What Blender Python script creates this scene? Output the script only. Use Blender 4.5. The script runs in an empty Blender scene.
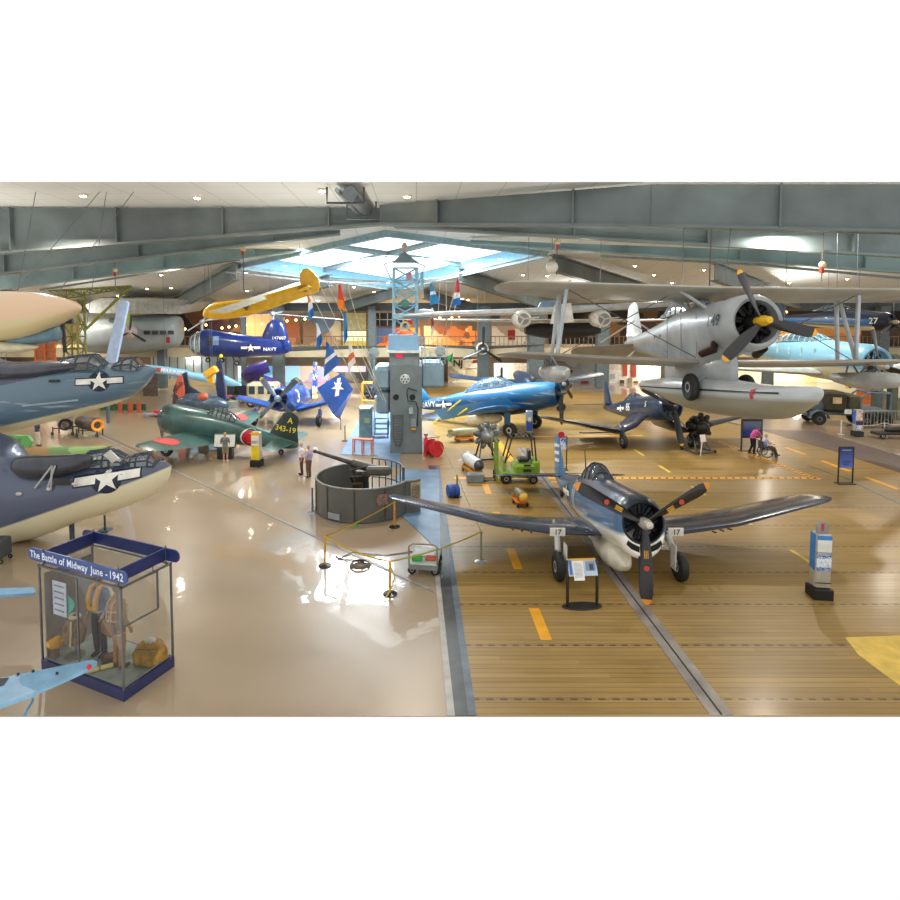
import bpy, bmesh, math, random
from mathutils import Vector, Matrix, geometry
from mathutils.bvhtree import BVHTree
random.seed(7)
PI = math.pi
SC = bpy.context.scene
COL = SC.collection
def V(*a): return Vector(a)
def R(d): return math.radians(d)
def RZ(d): return Matrix.Rotation(R(d), 4, 'Z')
def RX(d): return Matrix.Rotation(R(d), 4, 'X')
def RY(d): return Matrix.Rotation(R(d), 4, 'Y')
def T(x, y, z): return Matrix.Translation((x, y, z))

# ---------------------------------------------------------------- camera
CAM_H, FPX, PPX, PPY, PITCH = 7.5, 580.0, 416.0, 343.0, R(3.3)
cd = bpy.data.cameras.new('camera'); cam = bpy.data.objects.new('camera', cd); COL.objects.link(cam)
cam.location = (0, 0, CAM_H); cam.rotation_euler = (PI/2 - PITCH, 0, 0)
cd.sensor_width = 36; cd.lens = 36*FPX/900
cd.shift_x = (450-PPX)/900; cd.shift_y = (PPY-450)/900
cd.clip_end = 400
SC.camera = cam
def ray(px, py):
    a = (px-PPX)/FPX; b = (PPY-py)/FPX
    c, s = math.cos(PITCH), math.sin(PITCH)
    return Vector((a, c + b*s, -s + b*c))
def at(px, py, Y):                      # point seen at a pixel of the photo, at distance Y down the hall
    d = ray(px, py); t = Y/d.y
    return Vector((d.x*t, Y, CAM_H + d.z*t))
def gnd(px, py, z=0.0):
    d = ray(px, py); t = (z-CAM_H)/d.z
    return Vector((d.x*t, d.y*t, z))

# ---------------------------------------------------------------- materials
MATS = {}
def lin(h):
    if isinstance(h, (tuple, list)): return (*h[:3], 1)
    h = h.lstrip('#'); o = []
    for i in (0, 2, 4):
        c = int(h[i:i+2], 16)/255
        o.append(c/12.92 if c <= .04045 else ((c+.055)/1.055)**2.4)
    return (*o, 1)
def new_mat(name):
    m = bpy.data.materials.new(name); m.use_nodes = True
    nt = m.node_tree; b = nt.nodes['Principled BSDF']
    return m, nt, b
def N(nt, t, **kw):
    n = nt.nodes.new(t)
    for k, v in kw.items(): setattr(n, k, v)
    return n
def math_n(nt, op, a, b=None, clamp=False):
    n = nt.nodes.new('ShaderNodeMath'); n.operation = op; n.use_clamp = clamp
    for i, x in enumerate((a, b)):
        if x is None: continue
        if isinstance(x, (int, float)): n.inputs[i].default_value = x
        else: nt.links.new(x, n.inputs[i])
    return n.outputs[0]
def mixc(nt, fac, a, b, mode='MIX'):
    n = nt.nodes.new('ShaderNodeMix'); n.data_type = 'RGBA'; n.blend_type = mode
    if isinstance(fac, (int, float)): n.inputs[0].default_value = fac
    else: nt.links.new(fac, n.inputs[0])
    for i, x in ((6, a), (7, b)):
        if isinstance(x, tuple): n.inputs[i].default_value = x
        else: nt.links.new(x, n.inputs[i])
    return n.outputs[2]
def mat(col, rough=.5, metal=0, var=.12, scale=3.0, coat=0.0, emit=0, bump=0, col2=None):
    key = (str(col), rough, metal, var, scale, coat, emit, bump, str(col2))
    if key in MATS: return MATS[key]
    m, nt, b = new_mat('paint_%s' % str(col).strip('#'))
    c = lin(col)
    tc = N(nt, 'ShaderNodeTexCoord'); nz = N(nt, 'ShaderNodeTexNoise')
    nz.inputs['Scale'].default_value = scale; nz.inputs['Detail'].default_value = 4
    nt.links.new(tc.outputs['Object'], nz.inputs['Vector'])
    d = lin(col2) if col2 else tuple(x*(1-var*2) for x in c[:3]) + (1,)
    l = c if col2 else tuple(min(1, x*(1+var)) for x in c[:3]) + (1,)
    f = math_n(nt, 'MULTIPLY_ADD', nz.outputs['Fac'], 2.4); f.node.inputs[2].default_value = -.7; f.node.use_clamp = True
    o = mixc(nt, f, d, l)
    nt.links.new(o, b.inputs['Base Color'])
    b.inputs['Roughness'].default_value = rough; b.inputs['Metallic'].default_value = metal
    b.inputs['Coat Weight'].default_value = coat; b.inputs['Coat Roughness'].default_value = .12
    if emit:
        nt.links.new(o, b.inputs['Emission Color']); b.inputs['Emission Strength'].default_value = emit
    if bump:
        bp = N(nt, 'ShaderNodeBump'); bp.inputs['Strength'].default_value = bump; bp.inputs['Distance'].default_value = .02
        n2 = N(nt, 'ShaderNodeTexNoise'); n2.inputs['Scale'].default_value = scale*8
        nt.links.new(tc.outputs['Object'], n2.inputs['Vector']); nt.links.new(n2.outputs['Fac'], bp.inputs['Height'])
        nt.links.new(bp.outputs['Normal'], b.inputs['Normal'])
    MATS[key] = m; return m
def two_tone(top, bot, z, rough=.4, soft=.15, mid=None, zmid=0, slope=0.0, coat=.3, metal=0, var=.12, streak=0):
    """paint split at a height of the object's own space (slope tilts the line along x)"""
    key = ('tt', top, bot, z, rough, soft, mid, zmid, slope, streak)
    if key in MATS: return MATS[key]
    m, nt, b = new_mat('two_tone_paint')
    tc = N(nt, 'ShaderNodeTexCoord'); sp = N(nt, 'ShaderNodeSeparateXYZ'); nt.links.new(tc.outputs['Object'], sp.inputs[0])
    nz = N(nt, 'ShaderNodeTexNoise'); nz.inputs['Scale'].default_value = 2.2; nz.inputs['Detail'].default_value = 6
    nt.links.new(tc.outputs['Object'], nz.inputs['Vector'])
    h = math_n(nt, 'ADD', sp.outputs[2], math_n(nt, 'MULTIPLY', sp.outputs[0], slope))
    def step(zz): return math_n(nt, 'MULTIPLY', math_n(nt, 'SUBTRACT', h, zz - soft/2), 1/soft, True)
    c = mixc(nt, step(z), lin(bot), lin(mid if mid else top))
    if mid: c = mixc(nt, step(zmid), c, lin(top))
    dark = mixc(nt, math_n(nt, 'MULTIPLY_ADD', nz.outputs['Fac'], 1.6), (1-var*2.2,)*3 + (1,), (1+var,)*3 + (1,))
    c = mixc(nt, 1.0, c, dark, 'MULTIPLY')
    if streak:
        n2 = N(nt, 'ShaderNodeTexNoise'); n2.inputs['Scale'].default_value = 1; n2.inputs['Detail'].default_value = 5
        mp = N(nt, 'ShaderNodeMapping'); mp.inputs['Scale'].default_value = (.8, .8, 6)
        nt.links.new(tc.outputs['Object'], mp.inputs[0]); nt.links.new(mp.outputs[0], n2.inputs['Vector'])
        f = math_n(nt, 'MULTIPLY', math_n(nt, 'SUBTRACT', n2.outputs['Fac'], .6), 8*streak, True)
        c = mixc(nt, f, c, lin('#c9d2d6'))
    nt.links.new(c, b.inputs['Base Color']); b.inputs['Roughness'].default_value = rough
    b.inputs['Coat Weight'].default_value = coat; b.inputs['Metallic'].default_value = metal
    MATS[key] = m; return m
def glass(col=(.85, .95, .95), alpha=.22, rough=.03):
    key = ('glass', col, alpha)
    if key in MATS: return MATS[key]
    m, nt, b = new_mat('clear_glass')
    out = nt.nodes['Material Output']
    tr = N(nt, 'ShaderNodeBsdfTransparent'); tr.inputs[0].default_value = (*col, 1)
    gl = N(nt, 'ShaderNodeBsdfGlossy'); gl.inputs['Roughness'].default_value = rough; gl.inputs[0].default_value = (1, 1, 1, 1)
    fr = N(nt, 'ShaderNodeFresnel'); fr.inputs[0].default_value = 1.45
    df = N(nt, 'ShaderNodeBsdfDiffuse'); df.inputs[0].default_value = (.8, .88, .9, 1)
    mx = N(nt, 'ShaderNodeMixShader'); mx.inputs[0].default_value = alpha*.35
    nt.links.new(tr.outputs[0], mx.inputs[1]); nt.links.new(df.outputs[0], mx.inputs[2])
    m2 = N(nt, 'ShaderNodeMixShader'); nt.links.new(math_n(nt, 'ADD', fr.outputs[0], alpha*.25, True), m2.inputs[0])
    nt.links.new(mx.outputs[0], m2.inputs[1]); nt.links.new(gl.outputs[0], m2.inputs[2])
    nt.links.new(m2.outputs[0], out.inputs[0])
    MATS[key] = m; return m
def emis(col, s):
    return mat(col, rough=.6, var=.03, emit=s)

# ---------------------------------------------------------------- mesh builder
class MB:
    def __init__(s, M=None): s.v = []; s.f = []; s.M = M or Matrix()
    def add(s, vs, fs, M=None):
        o = len(s.v); M = s.M @ M if M is not None else s.M
        s.v += [M @ Vector(p) for p in vs]; s.f += [tuple(i+o for i in f) for f in fs]; return s
    def box(s, c, d, M=None, taper=1.0):
        x, y, z = (k/2 for k in d); t = taper
        vs = [(-x, -y, -z), (x, -y, -z), (x, y, -z), (-x, y, -z), (-x*t, -y*t, z), (x*t, -y*t, z), (x*t, y*t, z), (-x*t, y*t, z)]
        fs = [(3, 2, 1, 0), (4, 5, 6, 7), (0, 1, 5, 4), (1, 2, 6, 5), (2, 3, 7, 6), (3, 0, 4, 7)]
        K = Matrix.Translation(c); K = M @ K if M is not None else K
        return s.add(vs, fs, K)
    def bbox(s, c, d, bev=.03, M=None):             # box with chamfered vertical and top edges
        x, y, z = (k/2 for k in d); b = min(bev, x*.9, y*.9, z*.9)
        def ring(q, zz): return [(-x+q, -y, zz), (x-q, -y, zz), (x, -y+q, zz), (x, y-q, zz), (x-q, y, zz), (-x+q, y, zz), (-x, y-q, zz), (-x, -y+q, zz)]
        def ins(r, k): return [(a*(1-k/x), c_*(1-k/y), h) for a, c_, h in r]
        rings = [ins(ring(b, -z), b), ring(b, -z+b), ring(b, z-b), ins(ring(b, z), b)]
        K = Matrix.Translation(c); K = M @ K if M is not None else K
        return s.loft(rings, True, K)
    def loft(s, rings, cap=True, M=None, closed=True, loop=False):
        n = len(rings[0]); vs = [p for r in rings for p in r]; fs = []
        m = len(rings)
        for i in range(m if loop else m-1):
            j = (i+1) % m
            for k in range(n if closed else n-1):
                q = (k+1) % n
                fs.append((i*n+k, i*n+q, j*n+q, j*n+k))
        if cap and not loop:
            fs.append(tuple(reversed(range(n)))); fs.append(tuple((m-1)*n+k for k in range(n)))
        return s.add(vs, fs, M)
    def tube(s, pts, r, n=8, cap=True, M=None, close=False):
        pts = [Vector(p) for p in pts]; rs = r if isinstance(r, (list, tuple)) else [r]*len(pts)
        rings = []; up = None; m = len(pts)
        for i, p in enumerate(pts):
            if close: d = pts[(i+1) % m]-pts[i-1]
            else: d = pts[min(i+1, m-1)]-pts[max(i-1, 0)]
            d = d.normalized() if d.length > 1e-9 else Vector((0, 0, 1))
            if up is None:
                up = Vector((0, 0, 1)) if abs(d.z) < .9 else Vector((1, 0, 0))
            a = d.cross(up)
            if a.length < 1e-4: a = d.cross(Vector((1, 0, 0)))
            a.normalize(); b = a.cross(d).normalized(); up = b
            rings.append([p + (a*math.cos(t) + b*math.sin(t))*rs[i] for t in (2*PI*k/n for k in range(n))])
        return s.loft(rings, cap, M, loop=close)
    def lathe(s, prof, n=24, M=None, cap=True):     # profile of (r, t): spun about local X
        rings = [[(t, r*math.cos(2*PI*k/n), r*math.sin(2*PI*k/n)) for k in range(n)] for r, t in prof]
        return s.loft(rings, cap, M)
    def latheZ(s, prof, n=24, c=(0, 0, 0), M=None, cap=True):
        rings = [[(c[0]+r*math.cos(2*PI*k/n), c[1]+r*math.sin(2*PI*k/n), c[2]+t) for k in range(n)] for r, t in prof]
        return s.loft(rings, cap, M)
    def ball(s, c, r, n=12, m=8, M=None):
        r = r if isinstance(r, (tuple, list)) else (r, r, r)
        rings = []
        for i in range(m+1):
            t = -PI/2 + PI*max(.02, min(.98, i/m)) if i in (0, m) else -PI/2+PI*i/m
            rings.append([(c[0]+r[0]*math.cos(t)*math.cos(2*PI*k/n), c[1]+r[1]*math.cos(t)*math.sin(2*PI*k/n), c[2]+r[2]*math.sin(t)) for k in range(n)])
        return s.loft(rings, True, M)
    def quad(s, pts, M=None): return s.add(pts, [tuple(range(len(pts)))], M)
    def prism(s, poly, d, M=None):                  # poly of 3d points, extruded by vector d
        n = len(poly); d = Vector(d); vs = [Vector(p) for p in poly] + [Vector(p)+d for p in poly]
        fs = [tuple(range(n)), tuple(reversed(range(n, 2*n)))] + [(i, (i+1) % n, n+(i+1) % n, n+i) for i in range(n)]
        return s.add(vs, fs, M)
    def build(s, name, m, parent=None, smooth=35, **props):
        me = bpy.data.meshes.new(name); me.from_pydata([tuple(v) for v in s.v], [], s.f); me.validate()
        bm = bmesh.new(); bm.from_mesh(me); bmesh.ops.recalc_face_normals(bm, faces=bm.faces); bm.to_mesh(me); bm.free()
        if smooth:
            me.shade_smooth()
            try: me.set_sharp_from_angle(angle=R(smooth))
            except Exception: pass
        ms = m if isinstance(m, list) else [m]
        for q in ms: me.materials.append(q)
        o = bpy.data.objects.new(name, me); COL.objects.link(o)
        if parent: o.parent = parent
        for k, v in props.items(): o[k] = v
        return o
def tag(o, label, cat, group=None):
    o['label'] = label; o['category'] = cat
    if group: o['group'] = group
    return o
def thing(name, label, cat, loc=(0, 0, 0), rz=0, group=None, pitch=0, roll=0):
    o = bpy.data.objects.new(name, None); COL.objects.link(o); o.empty_display_size = .2
    o.matrix_world = Matrix.Translation(loc) @ RZ(rz) @ RY(-pitch) @ RX(roll)
    return tag(o, label, cat, group)
def struct(name, mb, m, **kw):
    return mb.build(name, m, kind='structure', **kw)
def dup(root, loc=None, rz=None, label=None, group=None):
    r = root.copy(); COL.objects.link(r)
    if loc is not None: r.location = loc
    if rz is not None: r.rotation_euler = (0, 0, R(rz))
    if label: r['label'] = label
    if group: r['group'] = group
    for ch in list(root.children):
        c = ch.copy(); COL.objects.link(c); c.parent = r
        for g in ch.children:
            d = g.copy(); COL.objects.link(d); d.parent = c
    return r

# ---------------------------------------------------------------- flat marks laid on surfaces
def text_mesh(txt, size=1.0, spacing=1.0):
    cu = bpy.data.curves.new('t', 'FONT'); cu.body = txt; cu.size = size; cu.align_x = 'CENTER'; cu.align_y = 'CENTER'
    cu.space_character = spacing; cu.offset = size*.018; cu.resolution_u = 3
    o = bpy.data.objects.new('t', cu); COL.objects.link(o)
    bpy.context.view_layer.update()
    me = o.to_mesh(); vs = [(v.co.x, v.co.y) for v in me.vertices]; fs = [tuple(p.vertices) for p in me.polygons]
    o.to_mesh_clear(); bpy.data.objects.remove(o); bpy.data.curves.remove(cu)
    return vs, fs
def star_2d(r, c=(0, 0), rot=90):
    p = []
    for k in range(10):
        a = R(rot + 36*k); q = r if k % 2 == 0 else r*.382
        p.append((c[0]+q*math.cos(a), c[1]+q*math.sin(a)))
    vs = [c] + p; return vs, [(0, 1+k, 1+(k+1) % 10) for k in range(10)]
def disc_2d(r, n=28, c=(0, 0)):
    vs = [c] + [(c[0]+r*math.cos(2*PI*k/n), c[1]+r*math.sin(2*PI*k/n)) for k in range(n)]
    return vs, [(0, 1+k, 1+(k+1) % n) for k in range(n)]
def rect_2d(x0, y0, x1, y1): return [(x0, y0), (x1, y0), (x1, y1), (x0, y1)], [(0, 1, 2, 3)]
def subdiv2d(vs, fs, cuts):
    bm = bmesh.new(); bv = [bm.verts.new((x, y, 0)) for x, y in vs]
    for f in fs:
        try: bm.faces.new([bv[i] for i in f])
        except ValueError: pass
    bmesh.ops.triangulate(bm, faces=bm.faces[:])
    for _ in range(cuts): bmesh.ops.subdivide_edges(bm, edges=bm.edges[:], cuts=1, use_grid_fill=True); bmesh.ops.triangulate(bm, faces=bm.faces[:])
    bm.verts.index_update()
    o = [(v.co.x, v.co.y) for v in bm.verts], [tuple(v.index for v in f.verts) for f in bm.faces]
    bm.free(); return o
def mark(name, shape, m, parent, c, U, W, target=None, eps=.012, cuts=1, pre=None, label=None):
    """lays a flat 2d shape (U right, W up) on a target MB surface; c, U, W in the builder's local space"""
    c, U, W = Vector(c), Vector(U).normalized(), Vector(W).normalized(); n = U.cross(W)
    vs, fs = shape
    if target is not None and cuts: vs, fs = subdiv2d(vs, fs, cuts)
    out = []; miss = set()
    bvh = BVHTree.FromPolygons(target.v, target.f) if target is not None else None
    for x, y in vs:
        p = c + U*x + W*y
        if bvh:
            h = bvh.ray_cast(p + n*3, -n, 6)
            if h[0] is not None and abs((h[0]-p).dot(n)) < 2.5: p = h[0] + n*eps
            else: p = p + n*eps; miss.add(len(out))
        else: p = p + n*eps
        out.append(p)
    fs = [f for f in fs if not any(i in miss for i in f)] or fs
    b = MB(pre); b.add(out, fs)
    return b.build(name, m, parent, smooth=0, **({'label': label} if label else {}))
def insignia(parent, c, U, W, r, target, pre=None, bars=True, eps=.01, colr='#16213a'):
    """white star on a dark disc with side bars"""
    c = Vector(c)
    q = mark('star_insignia', disc_2d(r), mat(colr, .5), parent, c, U, W, target, eps, 1, pre)
    def sub(shape, m, e, cuts=1):
        return mark('insignia_mark', shape, m, q, c, U, W, target, e, cuts, pre)
    if bars:
        sub(rect_2d(-r*2.15, -r*.33, r*2.15, r*.42), mat(colr, .5), eps*.9, 3)
        sub(rect_2d(-r*2.05, -r*.22, -r*.72, r*.31), mat('#f2efe0', .5), eps*1.5, 2)
        sub(rect_2d(r*.72, -r*.22, r*2.05, r*.31), mat('#f2efe0', .5), eps*1.5, 2)
    sub(star_2d(r*.98), mat('#f2efe0', .5, var=.05), eps*2, 2)
    return q
# ================================================================ hall
SC.view_settings.view_transform = 'Standard'; SC.view_settings.look = 'None'
SC.view_settings.exposure = 0.0
w = bpy.data.worlds.new('world'); SC.world = w; w.use_nodes = True
w.node_tree.nodes['Background'].inputs[0].default_value = (1, 1, 1, 1)
w.node_tree.nodes['Background'].inputs[1].default_value = 1.05

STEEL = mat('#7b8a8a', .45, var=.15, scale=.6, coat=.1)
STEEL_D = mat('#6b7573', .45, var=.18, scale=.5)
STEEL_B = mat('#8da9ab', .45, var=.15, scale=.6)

# ---- ground: one slab, its paving drawn by node materials
Y0 = gnd(450, 716).y
HX0, HX1, HY1 = -46.0, 56.0, 74.0
def terrazzo():
    m, nt, b = new_mat('polished_terrazzo')
    tc = N(nt, 'ShaderNodeTexCoord')
    def nz(s, d=3):
        n = N(nt, 'ShaderNodeTexNoise'); n.inputs['Scale'].default_value = s; n.inputs['Detail'].default_value = d
        nt.links.new(tc.outputs['Object'], n.inputs['Vector']); return n.outputs['Fac']
    c = mixc(nt, nz(.35), lin('#89755b'), lin('#a18b6e'))
    c = mixc(nt, math_n(nt, 'MULTIPLY', nz(40, 2), .35), c, lin('#bba98e'))
    nt.links.new(c, b.inputs['Base Color'])
    b.inputs['Roughness'].default_value = .32; b.inputs['Specular IOR Level'].default_value = .5
    b.inputs['Coat Weight'].default_value = .9; b.inputs['Coat Roughness'].default_value = .03
    bp = N(nt, 'ShaderNodeBump'); bp.inputs['Strength'].default_value = .12; bp.inputs['Distance'].default_value = .05
    nt.links.new(nz(1.3, 2), bp.inputs['Height']); nt.links.new(bp.outputs['Normal'], b.inputs['Normal']); nt.links.new(bp.outputs['Normal'], b.inputs['Coat Normal'])
    return m
mb = MB(); mb.box(((HX0+HX1)/2, (Y0+HY1)/2, -.01), (HX1-HX0, HY1-Y0, .02))
struct('floor', mb, terrazzo(), smooth=0)

def deck_mat():
    m, nt, b = new_mat('carrier_deck_planks')
    tc = N(nt, 'ShaderNodeTexCoord'); sp = N(nt, 'ShaderNodeSeparateXYZ'); nt.links.new(tc.outputs['Object'], sp.inputs[0])
    x, y = sp.outputs[0], sp.outputs[1]
    row = math_n(nt, 'FLOOR', math_n(nt, 'DIVIDE', y, .15))
    wn = N(nt, 'ShaderNodeTexWhiteNoise'); wn.noise_dimensions = '2D'
    cb = N(nt, 'ShaderNodeCombineXYZ'); nt.links.new(row, cb.inputs[0])
    off = math_n(nt, 'MULTIPLY', row, .37)
    nt.links.new(math_n(nt, 'FLOOR', math_n(nt, 'ADD', math_n(nt, 'DIVIDE', x, 4.5), off)), cb.inputs[1])
    nt.links.new(cb.outputs[0], wn.inputs['Vector'])
    c = mixc(nt, wn.outputs['Value'], lin('#8c6e32'), lin('#a28245'))
    nz = N(nt, 'ShaderNodeTexNoise'); nz.inputs['Scale'].default_value = .32; nz.inputs['Detail'].default_value = 5
    nt.links.new(tc.outputs['Object'], nz.inputs['Vector'])
    c = mixc(nt, math_n(nt, 'MULTIPLY', math_n(nt, 'SUBTRACT', nz.outputs['Fac'], .35), 1.6, True), c, lin('#a5874c'))
    n2 = N(nt, 'ShaderNodeTexNoise'); n2.inputs['Scale'].default_value = 1.0; n2.inputs['Detail'].default_value = 6
    mp = N(nt, 'ShaderNodeMapping'); mp.inputs['Scale'].default_value = (.5, 6, 1)
    nt.links.new(tc.outputs['Object'], mp.inputs[0]); nt.links.new(mp.outputs[0], n2.inputs['Vector'])
    c = mixc(nt, math_n(nt, 'MULTIPLY', math_n(nt, 'SUBTRACT', n2.outputs['Fac'], .5), 1.6, True), c, lin('#6a5028'))
    gap = math_n(nt, 'LESS_THAN', math_n(nt, 'FRACT', math_n(nt, 'DIVIDE', y, .15)), .1)
    c = mixc(nt, math_n(nt, 'MULTIPLY', gap, .6), c, lin('#4d3618'))
    # steel tie-down strips every 1.8 m with a row of dark slots
    ys = math_n(nt, 'FRACT', math_n(nt, 'DIVIDE', math_n(nt, 'SUBTRACT', y, 12.52), 1.8))
    strip = math_n(nt, 'LESS_THAN', ys, .034)
    c = mixc(nt, math_n(nt, 'MULTIPLY', strip, .55), c, lin('#6d5c40'))
    slot = math_n(nt, 'MULTIPLY', strip, math_n(nt, 'LESS_THAN', math_n(nt, 'FRACT', math_n(nt, 'DIVIDE', x, .27)), .52))
    c = mixc(nt, math_n(nt, 'MULTIPLY', slot, .65), c, lin('#2a2118'))
    nt.links.new(c, b.inputs['Base Color'])
    b.inputs['Roughness'].default_value = .42; b.inputs['Coat Weight'].default_value = .22; b.inputs['Coat Roughness'].default_value = .2
    return m
def poly_plane(pts, z, name, m, th=.012):
    b = MB(); b.prism([(p[0], p[1], z-th) for p in pts], (0, 0, th)); return struct(name, b, m, smooth=0)
XD = 1.10
a1, a2 = gnd(722, 421), gnd(900, 466)
def bl(Y): return a1.x + (a2.x-a1.x)*(Y-a1.y)/(a2.y-a1.y)
# deck planking
poly_plane([(XD, Y0), (27, Y0), (HX1, Y0+0), (HX1, 14), (bl(20), 20), (a2.x, a2.y), (a1.x, a1.y), (19, 50), (12, 56), (XD, 56)], .012, 'floor_deck', deck_mat())
dk = mat('#3d4446', .35, var=.2); bg = mat('#6d8aa8', .4, var=.15, scale=1.2); lg = mat('#a9a69c', .4)
poly_plane([(.72, Y0), (XD, Y0), (XD, 27.5), (.60, 27.5)], .016, 'trim_1', dk)
poly_plane([(XD-.13, Y0), (XD+.02, Y0), (XD+.02, 27.5), (XD-.13, 27.5)], .020, 'trim_2', mat('#5c6873', .4, var=.2))
p = [gnd(403, 470), gnd(441, 470), gnd(449, 545), gnd(438, 538), gnd(408, 505)]
poly_plane([(p[0].x, p[0].y), (XD-.02, p[1].y), (.75, p[3].y-1.2), (.3, p[3].y), (-.8, gnd(400, 510).y), (-1.2, 24)], .022, 'trim_3', bg)
q = [gnd(372, 447), gnd(403, 452), gnd(430, 470), gnd(403, 470), gnd(372, 470), gnd(345, 440)]
poly_plane([(-3.9, 29.6), (-2.0, 29.4), (-1.2, 27.4), (-.8, 27.4), (-.8, 31.5), (-.9, 39), (1.7, 39), (1.9, 42), (-3.9, 42)], .024, 'trim_4', bg)
poly_plane([(.72-.14, Y0), (.72, Y0), (.60, 21), (.50, 21)], .018, 'trim_5', lg)
# expansion joint over the terrazzo
def strip(pa, pb, w, z, name, m):
    a, b_ = Vector(pa), Vector(pb); d = (b_-a).normalized(); n = Vector((-d.y, d.x, 0))*w/2
    return poly_plane([a-n, b_-n, b_+n, a+n], z, name, m)
strip(gnd(100, 436), gnd(452, 600), .12, .014, 'trim_6', mat('#8f8a80', .4))
strip(gnd(60, 415), gnd(175, 468), .10, .0142, 'trim_7', mat('#7d6a5c', .4))
# brown border beside the deck, and its grey line
n_ = (a2-a1).normalized(); off = Vector((n_.y, -n_.x, 0))
pts = [gnd(760, 429), gnd(820, 432), gnd(900, 456), gnd(960, 476), gnd(960, 490), gnd(900, 473), gnd(830, 450), gnd(770, 433)]
poly_plane(pts, .020, 'trim_8', mat('#5c4a42', .45))
strip(gnd(722, 421), gnd(770, 432), .25, .021, 'trim_9', mat('#4d4038', .45))
strip(gnd(845, 478), gnd(930, 516), .3, .018, 'trim_10', mat('#857a66', .4))
strip(gnd(808, 466), gnd(850, 480), .10, .018, 'trim_11', mat('#6a5a40', .4))
# catapult track with its slot
cat_m = mat('#989088', .4, metal=.2, var=.2, scale=1.5)
b = MB(); b.box((5.65, (Y0+31)/2, .012), (.43, 31-Y0, .024)); struct('trim_12', b, cat_m, smooth=0)
b = MB(); b.box((5.65, (Y0+31)/2, .027), (.035, 31-Y0, .006)); struct('trim_13', b, mat('#26221e', .6), smooth=0)
# painted marks of the deck
yl = mat('#e8a317', .45, var=.08); yl2 = mat('#e0c048', .45, var=.1)
k = 20
def paint(pts, m, z=.018):
    global k; poly_plane(pts, z, 'trim_%d' % k, m, .005); k += 1
for y0, y1 in ((12.75, 14.15), (16.35, 17.8), (19.85, 21.1), (23.2, 24.5)):
    paint([(2.83, y0), (3.09, y0), (3.09, y1), (2.83, y1)], yl)
for y0, y1 in ((16.3, 17.7), (19.8, 21.1), (26.3, 27.5), (29.4, 30.7), (23.0, 24.2)):
    paint([(11.62, y0), (11.76, y0), (11.76, y1), (11.62, y1)], yl2)
for y0, y1 in ((23.8, 25.6), (26.5, 28.4), (29.6, 31.2), (33, 34.6)):
    paint([(20.0, y0), (20.25, y0), (20.25, y1), (20.0, y1)], yl)
for q in (((1.7, 25.25), (18.0, 25.25), (17.9, 25.6), (1.7, 25.6)),):
    paint(q, yl)
paint([(2.2, 24.75), (6.4, 24.75), (6.4, 24.92), (2.2, 24.92)], yl)
g1, g2 = gnd(818, 480), gnd(716, 441)
strip(g1, g2, .34, .0185, 'trim_60', yl)
strip(gnd(500, 437), gnd(643, 436), .3, .0185, 'trim_61', yl)
strip(gnd(497, 441), gnd(512, 462), .35, .0185, 'trim_62', yl)
for i in range(34):                                    # dark hatches in the yellow line
    x = 6.8 + i*.33
    if i % 1 == 0: paint([(x, 25.33), (x+.09, 25.33), (x+.16, 25.52), (x+.07, 25.52)], mat('#3a2f1c', .6), .0195)
d = (g2-g1); L = d.length; d.normalize(); nn = Vector((-d.y, d.x, 0))
for i in range(30):
    a = g1 + d*(L*(i+.5)/30)
    paint([a-nn*.08, a-nn*.08+d*.1, a+nn*.08+d*.1, a+nn*.08], mat('#3a2f1c', .6), .0195)
big = [gnd(845, 638), gnd(905, 636), gnd(905, 690), gnd(880, 672), gnd(858, 655)]
paint(big, mat('#dcb850', .45))

# ---- ceiling: flat near the camera, sloping to the rear wall, skylight well in the middle
def ceil_z(X, Y):
    if Y < 26: return 12.0
    if Y < 42: return 12.0-(Y-26)*(1.0/16)
    return 11.0-(Y-42)*(3.1/18) if Y < 60 else 7.9
def ceil_hit(px, py):
    d = ray(px, py); Y = 20.0
    while Y < 60:
        p = at(px, py, Y)
        if p.z >= ceil_z(p.x, Y): return p
        Y += .1
    return at(px, py, 60)
SKY = [at(386, 229, 31), at(548, 253, 38), at(396, 291, 51), at(238, 267, 43)]
for s_ in SKY: s_.z = ceil_z(s_.x, s_.y)
YC = 20.78
def ceiling_mat():
    m, nt, b = new_mat('ceiling_panels')
    tc = N(nt, 'ShaderNodeTexCoord'); sp = N(nt, 'ShaderNodeSeparateXYZ'); nt.links.new(tc.outputs['Object'], sp.inputs[0])
    fx = math_n(nt, 'LESS_THAN', math_n(nt, 'FRACT', math_n(nt, 'DIVIDE', sp.outputs[0], 1.6)), .022)
    fy = math_n(nt, 'LESS_THAN', math_n(nt, 'FRACT', math_n(nt, 'DIVIDE', sp.outputs[1], 1.2)), .02)
    f = math_n(nt, 'MULTIPLY', math_n(nt, 'MAXIMUM', fx, fy), .45)
    nz = N(nt, 'ShaderNodeTexNoise'); nz.inputs['Scale'].default_value = .25; nt.links.new(tc.outputs['Object'], nz.inputs['Vector'])
    c = mixc(nt, nz.outputs['Fac'], lin('#d4d6d0'), lin('#e8eae6'))
    nt.links.new(mixc(nt, f, c, lin('#82857f')), b.inputs['Base Color']); b.inputs['Roughness'].default_value = .8
    return m
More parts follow.
